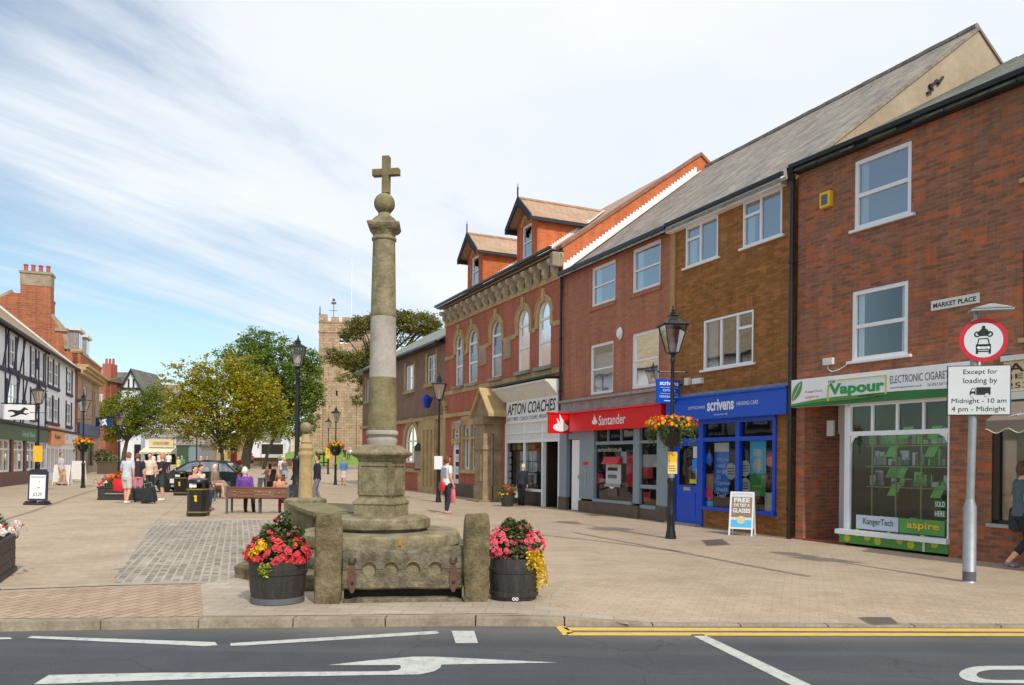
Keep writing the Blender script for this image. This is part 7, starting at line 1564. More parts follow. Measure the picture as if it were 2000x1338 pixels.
# suitcases
def case(label, px, py, w, h, d, rz):
    x, y = ground(px, py); T = thing('suitcase', label, 'suitcase', (x, y + d / 2, 0), rz); MB().box(-w / 2, w / 2, -d / 2, d / 2, .04, h).build('case_body', M['black_matt'], T, bevel=.05)
    MB().tube([(-w * .3, d * .3, h), (-w * .3, d * .3, h + .16), (w * .3, d * .3, h + .16), (w * .3, d * .3, h)], .012, 6).build('handle', M['galv'], T)
    for sg in (-1, 1): MB().tube([(sg * w * .4 - .02, 0, .04), (sg * w * .4 + .02, 0, .04)], .04, 10).build('wheel', M['tyre'], T)
    MB().box(-w * .38, w * .38, -d / 2 - .02, -d / 2, h * .2, h * .7).build('front_pocket', M['black_matt'], T, bevel=.01)
    return T
case('black suitcase standing behind the other one, nearer the planter', 270, 981, .40, .50, .28, R_(8)); case('black rolling suitcase nearest the litter bin, leaning to the right', 289, 984, .46, .56, .3, R_(-14)).rotation_euler = (0, R_(-12), R_(-10))
# ================================================================ church and the far side of the square
YT = 115.0; kT = YT / FOC
def X_(px, Y): return ray(px, 896)[0] * Y
def Z_(px, py, Y): return at(px, py, Y).z
tx0, tx1 = X_(620.5, YT), X_(724, YT); tz = Z_(672, 627, YT); tm = Z_(672, 617, YT)
ch = thing('church_tower', 'square pink sandstone church tower with battlements behind the trees', 'church', (tx0, YT, 0), R_(3)); TW = tx1 - tx0
wl = MB(); zst = Z_(672, 648, YT); slit = [(F_ := (X_(654, YT) - tx0), F_ + .28, Z_(654, 773, YT), Z_(654, 763, YT)), ((X_(660, YT) - tx0), (X_(668.5, YT) - tx0), Z_(664, 672, YT), Z_(664, 655, YT)), ((X_(671, YT) - tx0), (X_(679.5, YT) - tx0), Z_(664, 672, YT), Z_(664, 655, YT))]
wall(wl, 0, TW, 0, tz, slit, rev=.4, arch=[1, 2]); wl.poly([(0, 0, 0), (0, TW, 0), (0, TW, tz), (0, 0, tz)]); wl.poly([(TW, 0, 0), (TW, TW, 0), (TW, TW, tz), (TW, 0, tz)]); wl.poly([(0, 0, tz), (TW, 0, tz), (TW, TW, tz), (0, TW, tz)])
wl.build('wall', M['church'], ch)
for r in slit[1:]:
    lv = MB(); [lv.box(r[0] + .04, r[1] - .04, .12, .2, r[2] + .1 + i * .5, r[2] + .38 + i * .5) for i in range(2)]; lv.box(r[0], r[1], .3, .35, r[2], r[3]); 
    MB().box(r[0], r[1], .32, .37, r[2], r[3]).build('belfry_opening', M['room'], ch); mb = MB(); [mb.box(r[0] + .03, r[1] - .03, .1, .22, r[2] + f * (r[3] - r[2]), r[2] + (f + .2) * (r[3] - r[2])) for f in (.05, .45)]; mb.build('louvre', M['white'], ch)
MB().box(slit[0][0], slit[0][1], .3, .33, slit[0][2], slit[0][3]).build('slit_window', M['room'], ch)
mb = MB(); w = TW / 8.6
zc0 = tz
for i, (a, b) in enumerate(((620.5, 636), (644, 658), (665, 679), (686, 699), (707, 724))):
    for yy in (0, TW - .4): MB().box(X_(a, YT) - tx0, X_(b, YT) - tx0, yy - .06, yy + .4, zc0, tm + (.2 if i in (0, 4) else -.15)).build('merlon', M['church'], ch)
for j in (1, 2, 3): MB().box(-.06, .4, j * w * 2, j * w * 2 + w, zc0, tm - .1).build('merlon', M['church'], ch); MB().box(TW - .4, TW + .06, j * w * 2, j * w * 2 + w, zc0, tm - .1).build('merlon', M['church'], ch)
MB().box(-.12, TW + .12, -.12, TW + .1, zst - .12, zst + .12).box(-.1, TW + .1, -.1, TW + .1, tz - .25, tz - .1).build('string_course', M['church'], ch)
bt = MB()
for x0_, x1_, s_ in ((-1.25, .7, -1), (TW - .8, TW + 1.2, 1)):
    zt_ = Z_(610, 785, YT); bt.box(x0_, x1_, -.8, .6, 0, zt_ - 2); bt.prism([(x0_, -.8, zt_ - 2), (x1_, -.8, zt_ - 2), (x1_, .3, zt_ + 1.5), (x0_ + (.9 if s_ < 0 else 0), .3, zt_ + 1.5)], (0, .3, 0)); bt.build('buttress', M['church'], ch); bt = MB()
bt.box(5.6, 6.4, -.35, 0, 0, Z_(700, 790, YT)); bt.build('buttress', M['church'], ch)
MB().prism([(TW, 2, 0), (TW, 2, 9), (TW, 6, 12.5), (TW, 10, 9), (TW, 10, 0)], (14, 0, 0)).build('nave', M['church'], ch)
MB().tube([(X_(674.5, YT) - tx0, 4, tz), (X_(674.5, YT) - tx0, 4, Z_(674, 505, YT - -4))], .07, 8).build('flagpole', M['white'], ch)
q = X_(644, YT) - tx0; mb = MB(); mb.tube([(q, 2, tz), (q, 2, Z_(644, 585, YT))], .05, 6); mb.box(q - .6, q + .5, 1.98, 2.02, Z_(644, 602, YT), Z_(644, 601, YT)); mb.box(q - .35, q + .35, 1.97, 2.03, Z_(644, 589, YT), Z_(644, 584, YT)); mb.ball((q, 2, Z_(644, 580, YT)), .22, 8, 6); mb.build('weather_vane', M['ink_grey'], ch)
mb = MB(); [mb.lathe([(.14, 0), (.2, .2), (.10, .3), (.07, 1.2), (.0, 1.5)], 6, (q_, 0.1, tm)) for q_ in (.1, TW - .1)]; mb.build('pinnacles', M['ink_grey'], ch)
# grass bank, low wall
g = MB(); gx0, gx1 = -31.0, 4.0; nx, ny = 30, 10
for i in range(nx + 1):
    for j in range(ny + 1):
        x_ = gx0 + (gx1 - gx0) * i / nx; y_ = 92 + 34 * j / ny; t = min(1, j / 5); z_ = .62 + 1.95 * (t * t * (3 - 2 * t)) + (0 if j else -.05)
        if i in (0, nx): z_ = .60
        g.v.append((x_, y_, z_))
for i in range(nx):
    for j in range(ny): a = i * (ny + 1) + j; g.f.append((a, a + ny + 1, a + ny + 2, a + 1))
M['grass'] = mat('mown_grass', srgb(98, 134, 44), .9, .2, 1.5, bump=.8, col2=srgb(128, 156, 58), fine=.25)
tag(g.build('grass_bank', M['grass'], smooth=True), kind='structure')
tag(MB().box(-28, 6, 91.4, 92.0, .5, .88).build('kerb', M['flag']), kind='structure')
T = MB().box(0, 6.2, 0, .5, 0, .75).box(-.05, 6.25, -.05, .55, .75, .85).build('low_stone_wall', M['sandstone'], fix=True, bevel=.02); T.location = (X_(492, 90), 90, .74); tag(T, 'low sandstone wall behind the far bench below the grass bank', 'wall')
T = MB().box(-.45, .45, -.4, .4, 0, 2.2).box(-.55, .55, -.5, .5, 2.2, 2.4).lathe([(.3, 2.4), (.05, 2.7)], 8).build('gate_pier', M['sandstone'], bevel=.03); T.location = (X_(649, 90), 90, .7); tag(T, 'stone gate pier at the foot of the church bank', 'gate pier')
T = thing('notice_board', 'wooden notice board on two white posts on the grass bank', 'notice board', (X_(532, 96), 96, 1.0), 0); MB().box(-1.3, 1.3, -.05, .05, 1.1, 2.3).build('board', M['dark_wood'], T); [MB().box(a - .1, a + .1, -.1, .1, 0, 2.7).build('post', M['white_dull'], T) for a in (-1.4, 1.4)]; MB().box(-1.5, 1.5, -.12, .12, 2.3, 2.42).build('board_cap', M['white_dull'], T)
T = thing('black_gate', 'black timber gate beside the stone gate pier', 'gate', (X_(625, 91), 91, .7), 0); MB().box(-.5, -.35, -.05, .05, 0, 1.7).box(.35, .5, -.05, .05, 0, 1.7).build('post', M['black_matt'], T); MB().box(-.4, 1.2, -.03, .03, 1.3, 1.55).box(-.4, 1.2, -.03, .03, .4, .55).build('rail', M['black_matt'], T)
# ---- far buildings
def house(name, label, px0, px1, Y, z0, eave_py, ridge_py, m, rm, depth=7, wins=(), gable=False, doors=(), rz=0.0, shop=None, over=.25):
    x0, x1 = X_(px0, Y), X_(px1, Y); T = thing(name, label, 'building', (x0, Y, z0), rz); W = x1 - x0; c = (px0 + px1) / 2
    ze, zr = Z_(c, eave_py, Y) - z0, Z_(c, ridge_py, Y) - z0
    if gable:
        MB().prism([(0, 0, 0), (W, 0, 0), (W, 0, ze), (W / 2, 0, zr), (0, 0, ze)], (0, depth, 0)).build('wall', m, T)
        r = MB(); [r.prism([(W / 2 + s_ * (W / 2 + over), -.3, ze - over * (zr - ze) / (W / 2)), (W / 2, -.3, zr + .02), (W / 2, depth, zr + .02), (W / 2 + s_ * (W / 2 + over), depth, ze - over * (zr - ze) / (W / 2))], (0, 0, .12)) for s_ in (-1, 1)]; r.build('roof', rm, T)
        b = MB(); [b.prism([(W / 2 + s_ * (W / 2 + over), -.36, ze - over * (zr - ze) / (W / 2) - .25), (W / 2, -.36, zr - .2), (W / 2, -.36, zr + .1), (W / 2 + s_ * (W / 2 + over), -.36, ze - over * (zr - ze) / (W / 2) + .1)], (0, .08, 0)) for s_ in (-1, 1)]; b.build('bargeboard', M['black_matt'], T)
    else:
        MB().box(0, W, 0, depth, 0, ze).build('wall', m, T)
        MB().prism([(-over, -over, ze - .1), (-over, depth / 2, zr), (-over, depth + over, ze - .1)], (W + 2 * over, 0, 0)).build('roof', rm, T)
    for (a, b, yt, yb) in wins:
        u0, u1, v0, v1 = X_(a, Y) - x0, X_(b, Y) - x0, Z_(c, yb, Y) - z0, Z_(c, yt, Y) - z0
        f = MB().box(u0, u1, -.06, .0, v0, v1).build('window', M['white'], T); n = 2
        for i in range(n): q0 = u0 + (u1 - u0) * i / n; MB().box(q0 + .08, q0 + (u1 - u0) / n - .05, -.08, -.055, v0 + .08, v1 - .08).build('pane', M['room'], f)
    for (a, b, yt, yb, mm) in doors:
        u0, u1, v0, v1 = X_(a, Y) - x0, X_(b, Y) - x0, max(0, Z_(c, yb, Y) - z0), Z_(c, yt, Y) - z0; MB().box(u0, u1, -.10, -.02, v0, v1).build('shop_front', M[mm], T)
    return T, x0, W
T, x0, W = house('distant_shop', 'distant cream shop with a pale awning below the yellow tree', 283, 343, 96, .76, 852, 836, M['render_white'], M['slate'], wins=[(300, 308, 840, 850)], doors=[(284, 343, 887, 908, 'room')])
q0, q1 = X_(293, 96) - x0, X_(341, 96) - x0; fs_ = MB().box(q0, q1, -.4, 0, Z_(310, 874, 96) - .76, Z_(310, 858, 96) - .76).build('fascia_sign', M['cream'], T); MB().box(q0 + .5, q1 - .5, -.42, -.39, Z_(310, 869, 96) - .76, Z_(310, 863, 96) - .76).build('sign_print', M['sandstone'], fs_)
MB().prism([(-.0, 0, Z_(310, 874, 96) - .76), (0, -1.5, Z_(310, 883, 96) - .76), (0, -1.5, Z_(310, 887, 96) - .76), (0, 0, Z_(310, 886, 96) - .76)], (W, 0, 0)).build('awning', M['cream_canvas'], T)
T, x0, W = house('distant_house', 'distant black and white gabled house with a grey roof beyond the left trees', 236, 275, 97, .76, 760, 722, M['render_white'], M['slate_moss'], gable=True, wins=[(246, 252, 768, 790), (258, 266, 770, 792)], doors=[(237, 262, 868, 905, 'white'), (263, 275, 868, 905, 'room')], over=.5)
tim = MB(); [tim.box(W / 2 + a - .1, W / 2 + a + .1, -.05, -.01, Z_(255, 760, 97) - .76, Z_(255, 738, 97) - .9) for a in (-.35, .25)]; tim.box(.1, W - .1, -.06, -.01, Z_(255, 762, 97) - .76, Z_(255, 757, 97) - .76); tim.build('timber_framing', M['black_matt'], T)
T, x0, W = house('distant_house', 'distant low roofed wing with dark bays left of the gabled house', 204, 236, 99, .76, 764, 721, M['render_white'], M['slate_moss'], wins=[(208, 216, 772, 790), (222, 230, 772, 790)], doors=[(206, 235, 862, 905, 'plinth')])
T, x0, W = house('distant_building', 'distant red brick building with a three pot chimney behind the navy sign', 188, 205, 96, .76, 742, 728, M['brick_far'], M['slate'], wins=[(194, 200, 770, 785)])
ck = MB().box(W * .1, W + .1, 1, 2.6, 8, Z_(197, 708, 96) - .76).build('chimney', M['brick_bright'], T)
for i in range(3): MB().lathe([(.16, 0), (.13, .7)], 8, (W * .2 + i * .42, 1.8, Z_(197, 708, 96) - .76)).build('chimney_pot', bpy.data.materials['terracotta_pot'], ck)
T, x0, W = house('distant_building', 'distant building with a brown mossy roof above the left trees', 275, 330, 104, .76, 800, 746, M['render_white'], M['tile_brown'], wins=[(290, 300, 810, 825)])
MB().box(.5, 3.5, 1.9, 2.0, Z_(300, 744, 104) - .76, Z_(300, 738, 104) - .76).build('roof_rail', M['galv'], T)
house('distant_shop', 'distant grey green shop front right of the cream awning', 344, 392, 94, .76, 868, 850, M['grey_band'], M['slate'], doors=[(346, 368, 872, 908, 'bank_green'), (371, 390, 868, 908, 'bluegrey')])
house('distant_shop', 'distant stone shop seen under the yellow tree', 393, 452, 99, .76, 868, 846, M['sandstone'], M['tile_brown'], wins=[(400, 410, 874, 886), (425, 438, 874, 886)], doors=[(412, 422, 876, 900, 'room')])
house('distant_house', 'distant white house seen under the dark green tree', 453, 520, 112, 1.5, 858, 838, M['render_white'], M['slate'], wins=[(462, 470, 864, 876), (480, 488, 864, 876), (502, 510, 864, 876)])
house('distant_house', 'distant white gabled house behind the notice board', 545, 566, 132, 2.4, 858, 842, M['render_white'], M['slate'], gable=True, wins=[(552, 558, 866, 878)])
house('distant_house', 'distant cream house just left of the tall lamp post', 567, 596, 128, 2.4, 848, 832, M['cream'], M['slate'], wins=[(570, 574, 853, 860), (578, 582, 853, 860), (570, 574, 868, 876), (579, 583, 868, 876)])
house('distant_house', 'distant long grey roofed house beyond the church bank', 515, 546, 135, 2.4, 862, 846, M['render_white'], M['slate_green'], wins=[(525, 530, 866, 874)])
# planting wall and shrub on the left
T = MB().box(0, 3.4, 0, .6, 0, 1.0).box(-.03, 3.43, -.03, .63, 1.0, 1.1).build('planting_wall', M['plinth'], bevel=.02); T.location = (X_(190, 66), 66, .1); tag(T, 'low brown wall with steps in front of the far left shops', 'wall')
T = thing('shrub', 'rounded dark green shrub above the low brown wall', 'shrub', (X_(203, 67.5), 67.5, .2), 0); MB().tube([(0, 0, 0), (0, 0, 1.2)], .06, 6).build('stem', M['dark_wood'], T); tag(leaves(MB(), (0, 0, 1.35), (.85, .8, .75), 700, .10, .4).build('foliage', M['leaf_dark'], T, fix=False), kind='stuff')
T = thing('shrub', 'greyish low shrub right of the rounded dark shrub', 'shrub', (X_(221, 67.5), 67.5, .2), 0); MB().tube([(0, 0, 0), (0, 0, .9)], .05, 6).build('stem', M['dark_wood'], T); tag(leaves(MB(), (0, 0, 1.1), (.7, .6, .5), 420, .10, .3).build('foliage', mat('grey_green_leaves', srgb(128, 138, 96), .6, .2, 6, island=.4, transl=.2), T, fix=False), kind='stuff')
# ================================================================ trees
def tree(label, px, Y, crowns, leafm, lsize, trunk_r, z0=0.0, dens=1.0, trunk_px=None, stems=None, bark='bark', seed=1, group=None, fork=.42):
    rs = random.Random(seed); X0 = X_(px, Y); T = thing('tree', label, 'tree', (X0, Y, z0), 0, group); k = Y / FOC
    C = []
    for (cx, cy, rx, ry, dn) in crowns:
        c = Vector((X_(cx, Y) - X0, 0, Z_(cx, cy, Y) - z0)); C.append((c, Vector((rx * k, min(rx, ry * 1.3) * k * .9, ry * k)), dn))
    allc = sum(((c for c, _, _ in C)), Vector()) / len(C); top = allc.z
    tr = MB(); base = min(c.z - r.z for c, r, _ in C); fk = Vector((allc.x * .25, 0, max(base * 1.02, top * fork)))
    for sx_, rr in (stems or [(0, trunk_r)]):
        P = [Vector((sx_, 0, -.1)), Vector((sx_ * 1.02, 0, .25)), Vector((sx_ * 1.1 + fk.x * .3, rs.uniform(-.1, .1), fk.z * .5)), Vector((sx_ * 1.3 + fk.x, 0, fk.z)), Vector((allc.x + sx_ * .8, 0, top))]
        tr.tube(P, [rr * 1.45, rr * 1.05, rr * .9, rr * .72, rr * .3], 9)
    tr.build('trunk', M[bark], T, smooth=60)
    br = MB(); lf = MB(); pts = []
    for c, r, dn in C:
        vol = r.x * r.z; n = max(4, int(dn * dens * vol / (lsize * lsize) * 1.05))
        for _ in range(n):
            while True:
                d = Vector((rs.uniform(-1, 1), rs.uniform(-1, 1), rs.uniform(-1, 1)))
                if .35 < d.length < 1: break
            p = c + Vector((d.x * r.x, d.y * r.y, d.z * r.z)); pts.append((p, c))
    for i, (p, c) in enumerate(pts):
        rr = lsize * rs.uniform(1.8, 3.6); m_ = rs.randint(10, 20)
        for _ in range(m_):
            q = p + Vector((rs.gauss(0, .5) * rr, rs.gauss(0, .5) * rr, rs.gauss(0, .32) * rr)); s_ = lsize * rs.uniform(.45, 1.0)
            u = Vector((rs.gauss(0, 1), rs.gauss(0, 1), rs.gauss(0, .5))).normalized(); v = u.cross(Vector((rs.gauss(0, 1), rs.gauss(0, 1), rs.gauss(0, 1)))).normalized()
            lf.add([q - u * s_, q - v * s_ * .55, q + u * s_, q + v * s_ * .55], [(0, 1, 2, 3)])
        if i % max(1, len(pts) // 55) == 0:
            s0_ = rs.choice(stems or [(0, trunk_r)])[0]; a = fk.lerp(Vector((allc.x, 0, top)), rs.uniform(0, .8)) + Vector((s0_, 0, 0)); m1 = a.lerp(p, .5) + Vector((rs.uniform(-.2, .2), rs.uniform(-.2, .2), rs.uniform(.0, .35))) * (p - a).length * .3
            br.tube([a, m1, p], [trunk_r * .30, trunk_r * .18, trunk_r * .05], 5)
    br.build('branches', M[bark], T, fix=False)
    tag(lf.build('crown', M[leafm], T, fix=False), kind='stuff'); return T
M['bark'] = mat('grey_brown_bark', srgb(84, 72, 56), .95, .3, 6, bump=.8, stretch=(1, 1, .3)); M['bark_dark'] = mat('dark_bark', srgb(60, 54, 42), .95, .3, 4, bump=.8, stretch=(1, 1, .3))
M['lf_yellow'] = mat('yellowing_leaves', srgb(108, 126, 12), .55, .1, .55, col2=srgb(182, 162, 20), island=.45, transl=.22)
M['lf_green'] = mat('deep_green_leaves', srgb(70, 106, 28), .55, .1, .3, col2=srgb(130, 146, 48), island=.42, transl=.25)
M['lf_left'] = mat('mid_green_leaves', srgb(78, 108, 14), .55, .1, .5, col2=srgb(140, 142, 22), island=.42, transl=.28)
M['lf_oak'] = mat('olive_oak_leaves', srgb(92, 96, 34), .6, .1, .4, col2=srgb(132, 128, 58), island=.4, transl=.25)
tree('yellowing round tree in the middle of the square behind the bench', 438, 38, [(440, 795, 88, 62, 1), (372, 815, 52, 50, 1), (505, 800, 52, 58, 1), (430, 738, 66, 36, .9), (500, 752, 44, 34, .9), (388, 762, 40, 40, .8), (545, 828, 26, 34, .7), (350, 780, 30, 40, .45), (330, 722, 22, 26, .22), (316, 745, 22, 12, .2), (365, 715, 30, 16, .25), (395, 702, 20, 12, .2), (445, 862, 60, 18, .5), (470, 706, 30, 16, .35)], 'lf_yellow', .085, .11, seed=3, dens=1.15)
tree('large dark green tree left of the church tower', 478, 80, [(535, 745, 88, 72, 1), (480, 715, 52, 56, .9), (520, 682, 60, 36, .8), (590, 745, 42, 66, 1), (575, 815, 50, 44, 1), (610, 710, 22, 30, .8), (440, 700, 26, 26, .4), (500, 655, 36, 16, .35), (622, 770, 14, 28, .6), (500, 830, 60, 34, .8)], 'lf_green', .17, .62, z0=.4, seed=5, dens=1.3, stems=[(0, .50), (1.9, .18)], bark='bark_dark')
tree('spreading green tree on the left before the tudor gable', 241, 87, [(245, 815, 52, 42, 1), (208, 808, 22, 30, .9), (290, 812, 44, 44, .9), (262, 785, 50, 26, .8), (320, 790, 24, 40, .6), (225, 850, 30, 16, .7), (300, 765, 20, 20, .5)], 'lf_left', .15, .26, z0=.7, seed=8, dens=1.1)
tree('flat topped oak tree in front of the church tower, beyond the police station', 744, 75, [(812, 632, 46, 24, 1), (760, 622, 46, 18, .9), (842, 645, 20, 18, .9), (704, 634, 32, 17, .9), (684, 652, 22, 16, .8), (690, 704, 46, 20, .9), (652, 694, 22, 14, .7), (716, 732, 22, 22, .6), (700, 782, 18, 12, .4), (735, 690, 30, 30, .7), (712, 760, 16, 18, .4), (790, 668, 24, 12, .2), (676, 738, 24, 10, .35)], 'lf_oak', .15, .42, z0=.3, seed=11, dens=2.6, bark='bark_dark', fork=.5)
# ================================================================ people
def remesh(mb, name, m, parent, vox, smooth=2):
    me = bpy.data.meshes.new(name); me.from_pydata(mb.v, [], mb.f); bm = bmesh.new(); bm.from_mesh(me); bmesh.ops.recalc_face_normals(bm, faces=bm.faces); bm.to_mesh(me); bm.free()
    o = bpy.data.objects.new(name, me); COL.objects.link(o); md = o.modifiers.new('r', 'REMESH'); md.mode = 'VOXEL'; md.voxel_size = vox
    sm = o.modifiers.new('s', 'SMOOTH'); sm.iterations = smooth; sm.factor = .5
    bpy.context.view_layer.update(); dg = bpy.context.evaluated_depsgraph_get(); nm = bpy.data.meshes.new_from_object(o.evaluated_get(dg)); o.modifiers.clear(); o.data = nm; nm.name = name; bpy.data.meshes.remove(me)
    nm.shade_smooth(); nm.materials.clear(); nm.materials.append(m); o.parent = parent; return o
def limb(mb, pts, rad, n=10):
    P = [Vector(p) for p in pts]; mb.tube(P, rad, n)
    for p, r in zip(P, rad): mb.ball(tuple(p), (r if not isinstance(r, tuple) else max(r)) * .97, 10, 7)
    return mb
_pm = {}
def cm(rgb, rough=.8):
    if rgb not in _pm: _pm[rgb] = mat('cloth_%d' % len(_pm), srgb(*rgb), rough, .12, 7, bump=.15)
    return _pm[rgb]
def person(label, x, y, H=1.7, rz=0.0, pose='stand', top=(200, 200, 200), sleeve=.35, bottom=(40, 44, 60), btype='trousers', hair=(90, 60, 40), hstyle='short', shoe=(40, 36, 34), arms=None, z=0.0, lean=0.0, stride=.0, vox=.012, build=1.0, head_turn=0.0, skin=None, group=None, seat=.45, knees=.42, neck_extra=0.0):
    T = thing('person', label, 'person', (x, y, z), R_(rz), group); s = H / 1.75; sk = skin or M['skin']; b = build
    sit = pose == 'sit'; hz = (seat / s + .11) if sit else .90; dz = hz - .90
    la = R_(lean); R0 = Matrix.Translation((0, 0, hz)) @ Matrix.Rotation(la, 4, 'X') @ Matrix.Translation((0, 0, -hz))
    up = lambda p: R0 @ Vector((p[0], p[1], p[2] + dz))
    tor = [(0, 0, .84), (0, 0, .95), (0, .0, 1.08), (0, -.005, 1.22), (0, 0, 1.36), (0, .01, 1.43), (0, .012, 1.48), (0, .0, 1.555)]
    tr = [(.145 * b, .105 * b), (.155 * b, .115 * b), (.135 * b, .105 * b), (.155 * b, .115 * b), (.17 * b, .11 * b), (.12, .08), (.058, .058), (.052, .055)]
    Rh = Matrix.Translation((0, 0, 1.5)) @ Matrix.Rotation(R_(head_turn), 4, 'Z') @ Matrix.Translation((0, 0, -1.5))
    hd = lambda p: up(Rh @ Vector(p))
    J = {}
    for sd, sg in (('l', -1), ('r', 1)):
        hip = Vector((sg * .085 * b, 0, hz - .02))
        if sit: kn = Vector((sg * .11, -knees, hz + .0)); an = Vector((sg * .11, -knees - .02 + .06 * sg, .09))
        else:
            o_ = stride * sg; kn = Vector((sg * .088, -abs(o_) * .4 - o_ * .25 - .01, .49)); an = Vector((sg * .085, -o_ * .8 + .02, .085 + max(0, -o_) * .12))
        sh = up((sg * .175 * (b * .4 + .6), .01, 1.405)); am = (arms or {}).get(sd)
        if am: el, wr = up(am[0]), up(am[1])
        else: el, wr = up((sg * .225 * (b * .4 + .6), .02, 1.12)), up((sg * .235 * (b * .4 + .6), -.06, .87))
        J[sd] = (hip, kn, an, sh, el, wr)
    bd = MB(); bd.tube([up(p) for p in tor], tr, 16)
    bd.ball(tuple(hd((0, -.005, 1.645))), (.075, .092, .112), 16, 12); bd.ball(tuple(hd((0, -.04, 1.585))), (.045, .05, .045), 10, 8)
    bd.tube([hd((0, -.088, 1.66)), hd((0, -.112, 1.63))], [.008, .017], 6); [bd.ball(tuple(hd((sg * .078, .0, 1.64))), (.014, .022, .03), 8, 6) for sg in (-1, 1)]
    bd.ball(tuple(hd((0, -.083, 1.595))), (.025, .012, .010), 8, 5)
    for sd, sg in (('l', -1), ('r', 1)):
        hip, kn, an, sh, el, wr = J[sd]
        limb(bd, [hip, hip.lerp(kn, .5), kn, kn.lerp(an, .35), an], [.088 * b, .075 * b, .056, .055, .036])
        bd.tube([an + Vector((0, .04, -.04)), an + Vector((0, -.06, -.05)), an + Vector((0, -.15, -.062))], [.036, .038, .026], 8)
        limb(bd, [sh, sh.lerp(el, .5), el, el.lerp(wr, .4), wr], [.056 * (b * .5 + .5), .046, .038, .037, .025])
        fd = (wr - el).normalized(); side = Vector((sg, 0, 0)); side = (side - fd * side.dot(fd)).normalized(); nr = fd.cross(side)
        pc = wr + fd * .045; bd.tube([wr, wr + fd * .03, wr + fd * .085], [(.022, .02), (.036, .018), (.038, .014)], 10, ref=tuple(nr))
        fwd = nr if nr.y < 0 else -nr
        if vox < .02:
            for i, L in enumerate((.062, .072, .068, .052)):
                o_ = wr + fd * .08 + fwd * (-.0) ; ax = side if abs(fd.z) < .6 else Vector((0, -1, 0)) ; ax = (ax - fd * ax.dot(fd)).normalized()
                p0 = wr + fd * .078 + ax * (.029 - .0195 * i); curl = -side * sg * sg * .0 + (-side) * (.25)
                p1 = p0 + fd * L * .55; p2 = p1 + (fd * .8 + Vector((-sg, 0, 0)) * .5).normalized() * L * .5; bd.tube([p0, p1, p2], [.0098, .009, .0075], 6)
            t0 = wr + fd * .03 + ax * .03; bd.tube([t0, t0 + (fd * .6 + ax * .7).normalized() * .03, t0 + (fd * .95 + ax * .35).normalized() * .062], [.012, .011, .008], 6)
    S = Matrix.Diagonal((s, s, s, 1)); bd.xf(S)
    body = remesh(bd, 'body', sk, T, vox * s)
    cv = max(vox, .015) * s
    # garments
    g = MB(); e = .016
    z_lo = 0 if btype != 'dress' else 0
    tt = [(0, 0, .86)] + tor[1:6]; g.tube([up(p) for p in tt], [(a[0] + e, a[1] + e + .006) for a in [(.165 * b, .125 * b)] + tr[1:5]] + [(.128, .085)], 18); g.tube([up((0, .01, 1.42)), up((0, .008, 1.475))], [(.13, .088), (.068, .062)], 14)
    for sd in 'lr':
        hip, kn, an, sh, el, wr = J[sd]; sh_ = sh
        if sleeve > 0:
            e1 = sh.lerp(el, min(1, sleeve * 2)); pts = [sh_, sh.lerp(e1, .5), e1]; rr = [.068 * (b * .5 + .5), .062, .056]
            if sleeve > .5: pts += [el.lerp(wr, (sleeve - .5) * 2 - .02)]; rr += [.042]
            g.tube(pts, rr, 10); g.ball(tuple(sh_), .066 * (b * .5 + .5), 10, 7)
            if sleeve > .5: g.ball(tuple(el), .055, 8, 6)
        else: g.ball(tuple(sh_), .055, 8, 6)
    remesh(g.xf(S), 'top' if btype != 'dress' else 'dress_top', cm(top), T, cv)
    g = MB()
    if btype in ('trousers', 'shorts', 'cropped'):
        g.tube([up((0, 0, .80)) if not sit else Vector((0, 0, hz - .12)), up((0, 0, .92)), up((0, 0, 1.02))], [(.165 * b, .125 * b), (.172 * b, .132 * b), (.155 * b, .12 * b)], 16)
        for sd in 'lr':
            hip, kn, an, *_ = J[sd]
            if btype == 'shorts': g.tube([hip, hip.lerp(kn, .45), hip.lerp(kn, .92)], [.105 * b, .098 * b, .09 * b], 12); g.ball(tuple(hip), .104 * b, 10, 7)
            else:
                f = 1.0 if btype == 'trousers' else .6
                limb(g, [hip, hip.lerp(kn, .5), kn], [.105 * b, .09 * b, .072], 12); g.tube([kn, kn.lerp(an, f * .5), kn.lerp(an, f)], [.072, .066, .058], 12)
    else:
        zb = .22 if btype == 'long_skirt' else .45
        if not sit: g.tube([(0, 0, 1.0), (0, 0, .88), (0, -.0, .7), (0, 0, zb)], [(.16 * b, .125 * b), (.18 * b, .15 * b), (.19 * b, .16 * b), (.23 * b, .19 * b)], 18)
        else:
            g.tube([Vector((0, 0, hz - .1)), Vector((0, -.1, hz + .01)), Vector((0, -knees + .05, hz + .01)), Vector((0, -knees - .04, hz - .08)), Vector((0, -knees - .05, zb + .02))], [(.17, .14), (.18, .12), (.19, .10), (.19, .10), (.19, .09)], 14, ref=(1, 0, 0))
            g.tube([up((0, 0, .84)), up((0, 0, 1.0))], [(.17, .13), (.16, .12)], 14)
    remesh(g.xf(S), {'trousers': 'trousers', 'shorts': 'shorts', 'cropped': 'cropped_trousers'}.get(btype, 'skirt'), cm(bottom), T, cv)
    for sd in 'lr':
        an = J[sd][2]; g = MB(); g.tube([an + Vector((0, .055, -.04)), an + Vector((0, .03, -.035)), an + Vector((0, -.05, -.042)), an + Vector((0, -.13, -.052)), an + Vector((0, -.185, -.062))], [(.03, .03), (.043, .04), (.047, .036), (.046, .028), (.03, .018)], 12); g.xf(S)
        g.build('shoe', cm(shoe, .5), T, smooth=True)
    g = MB()
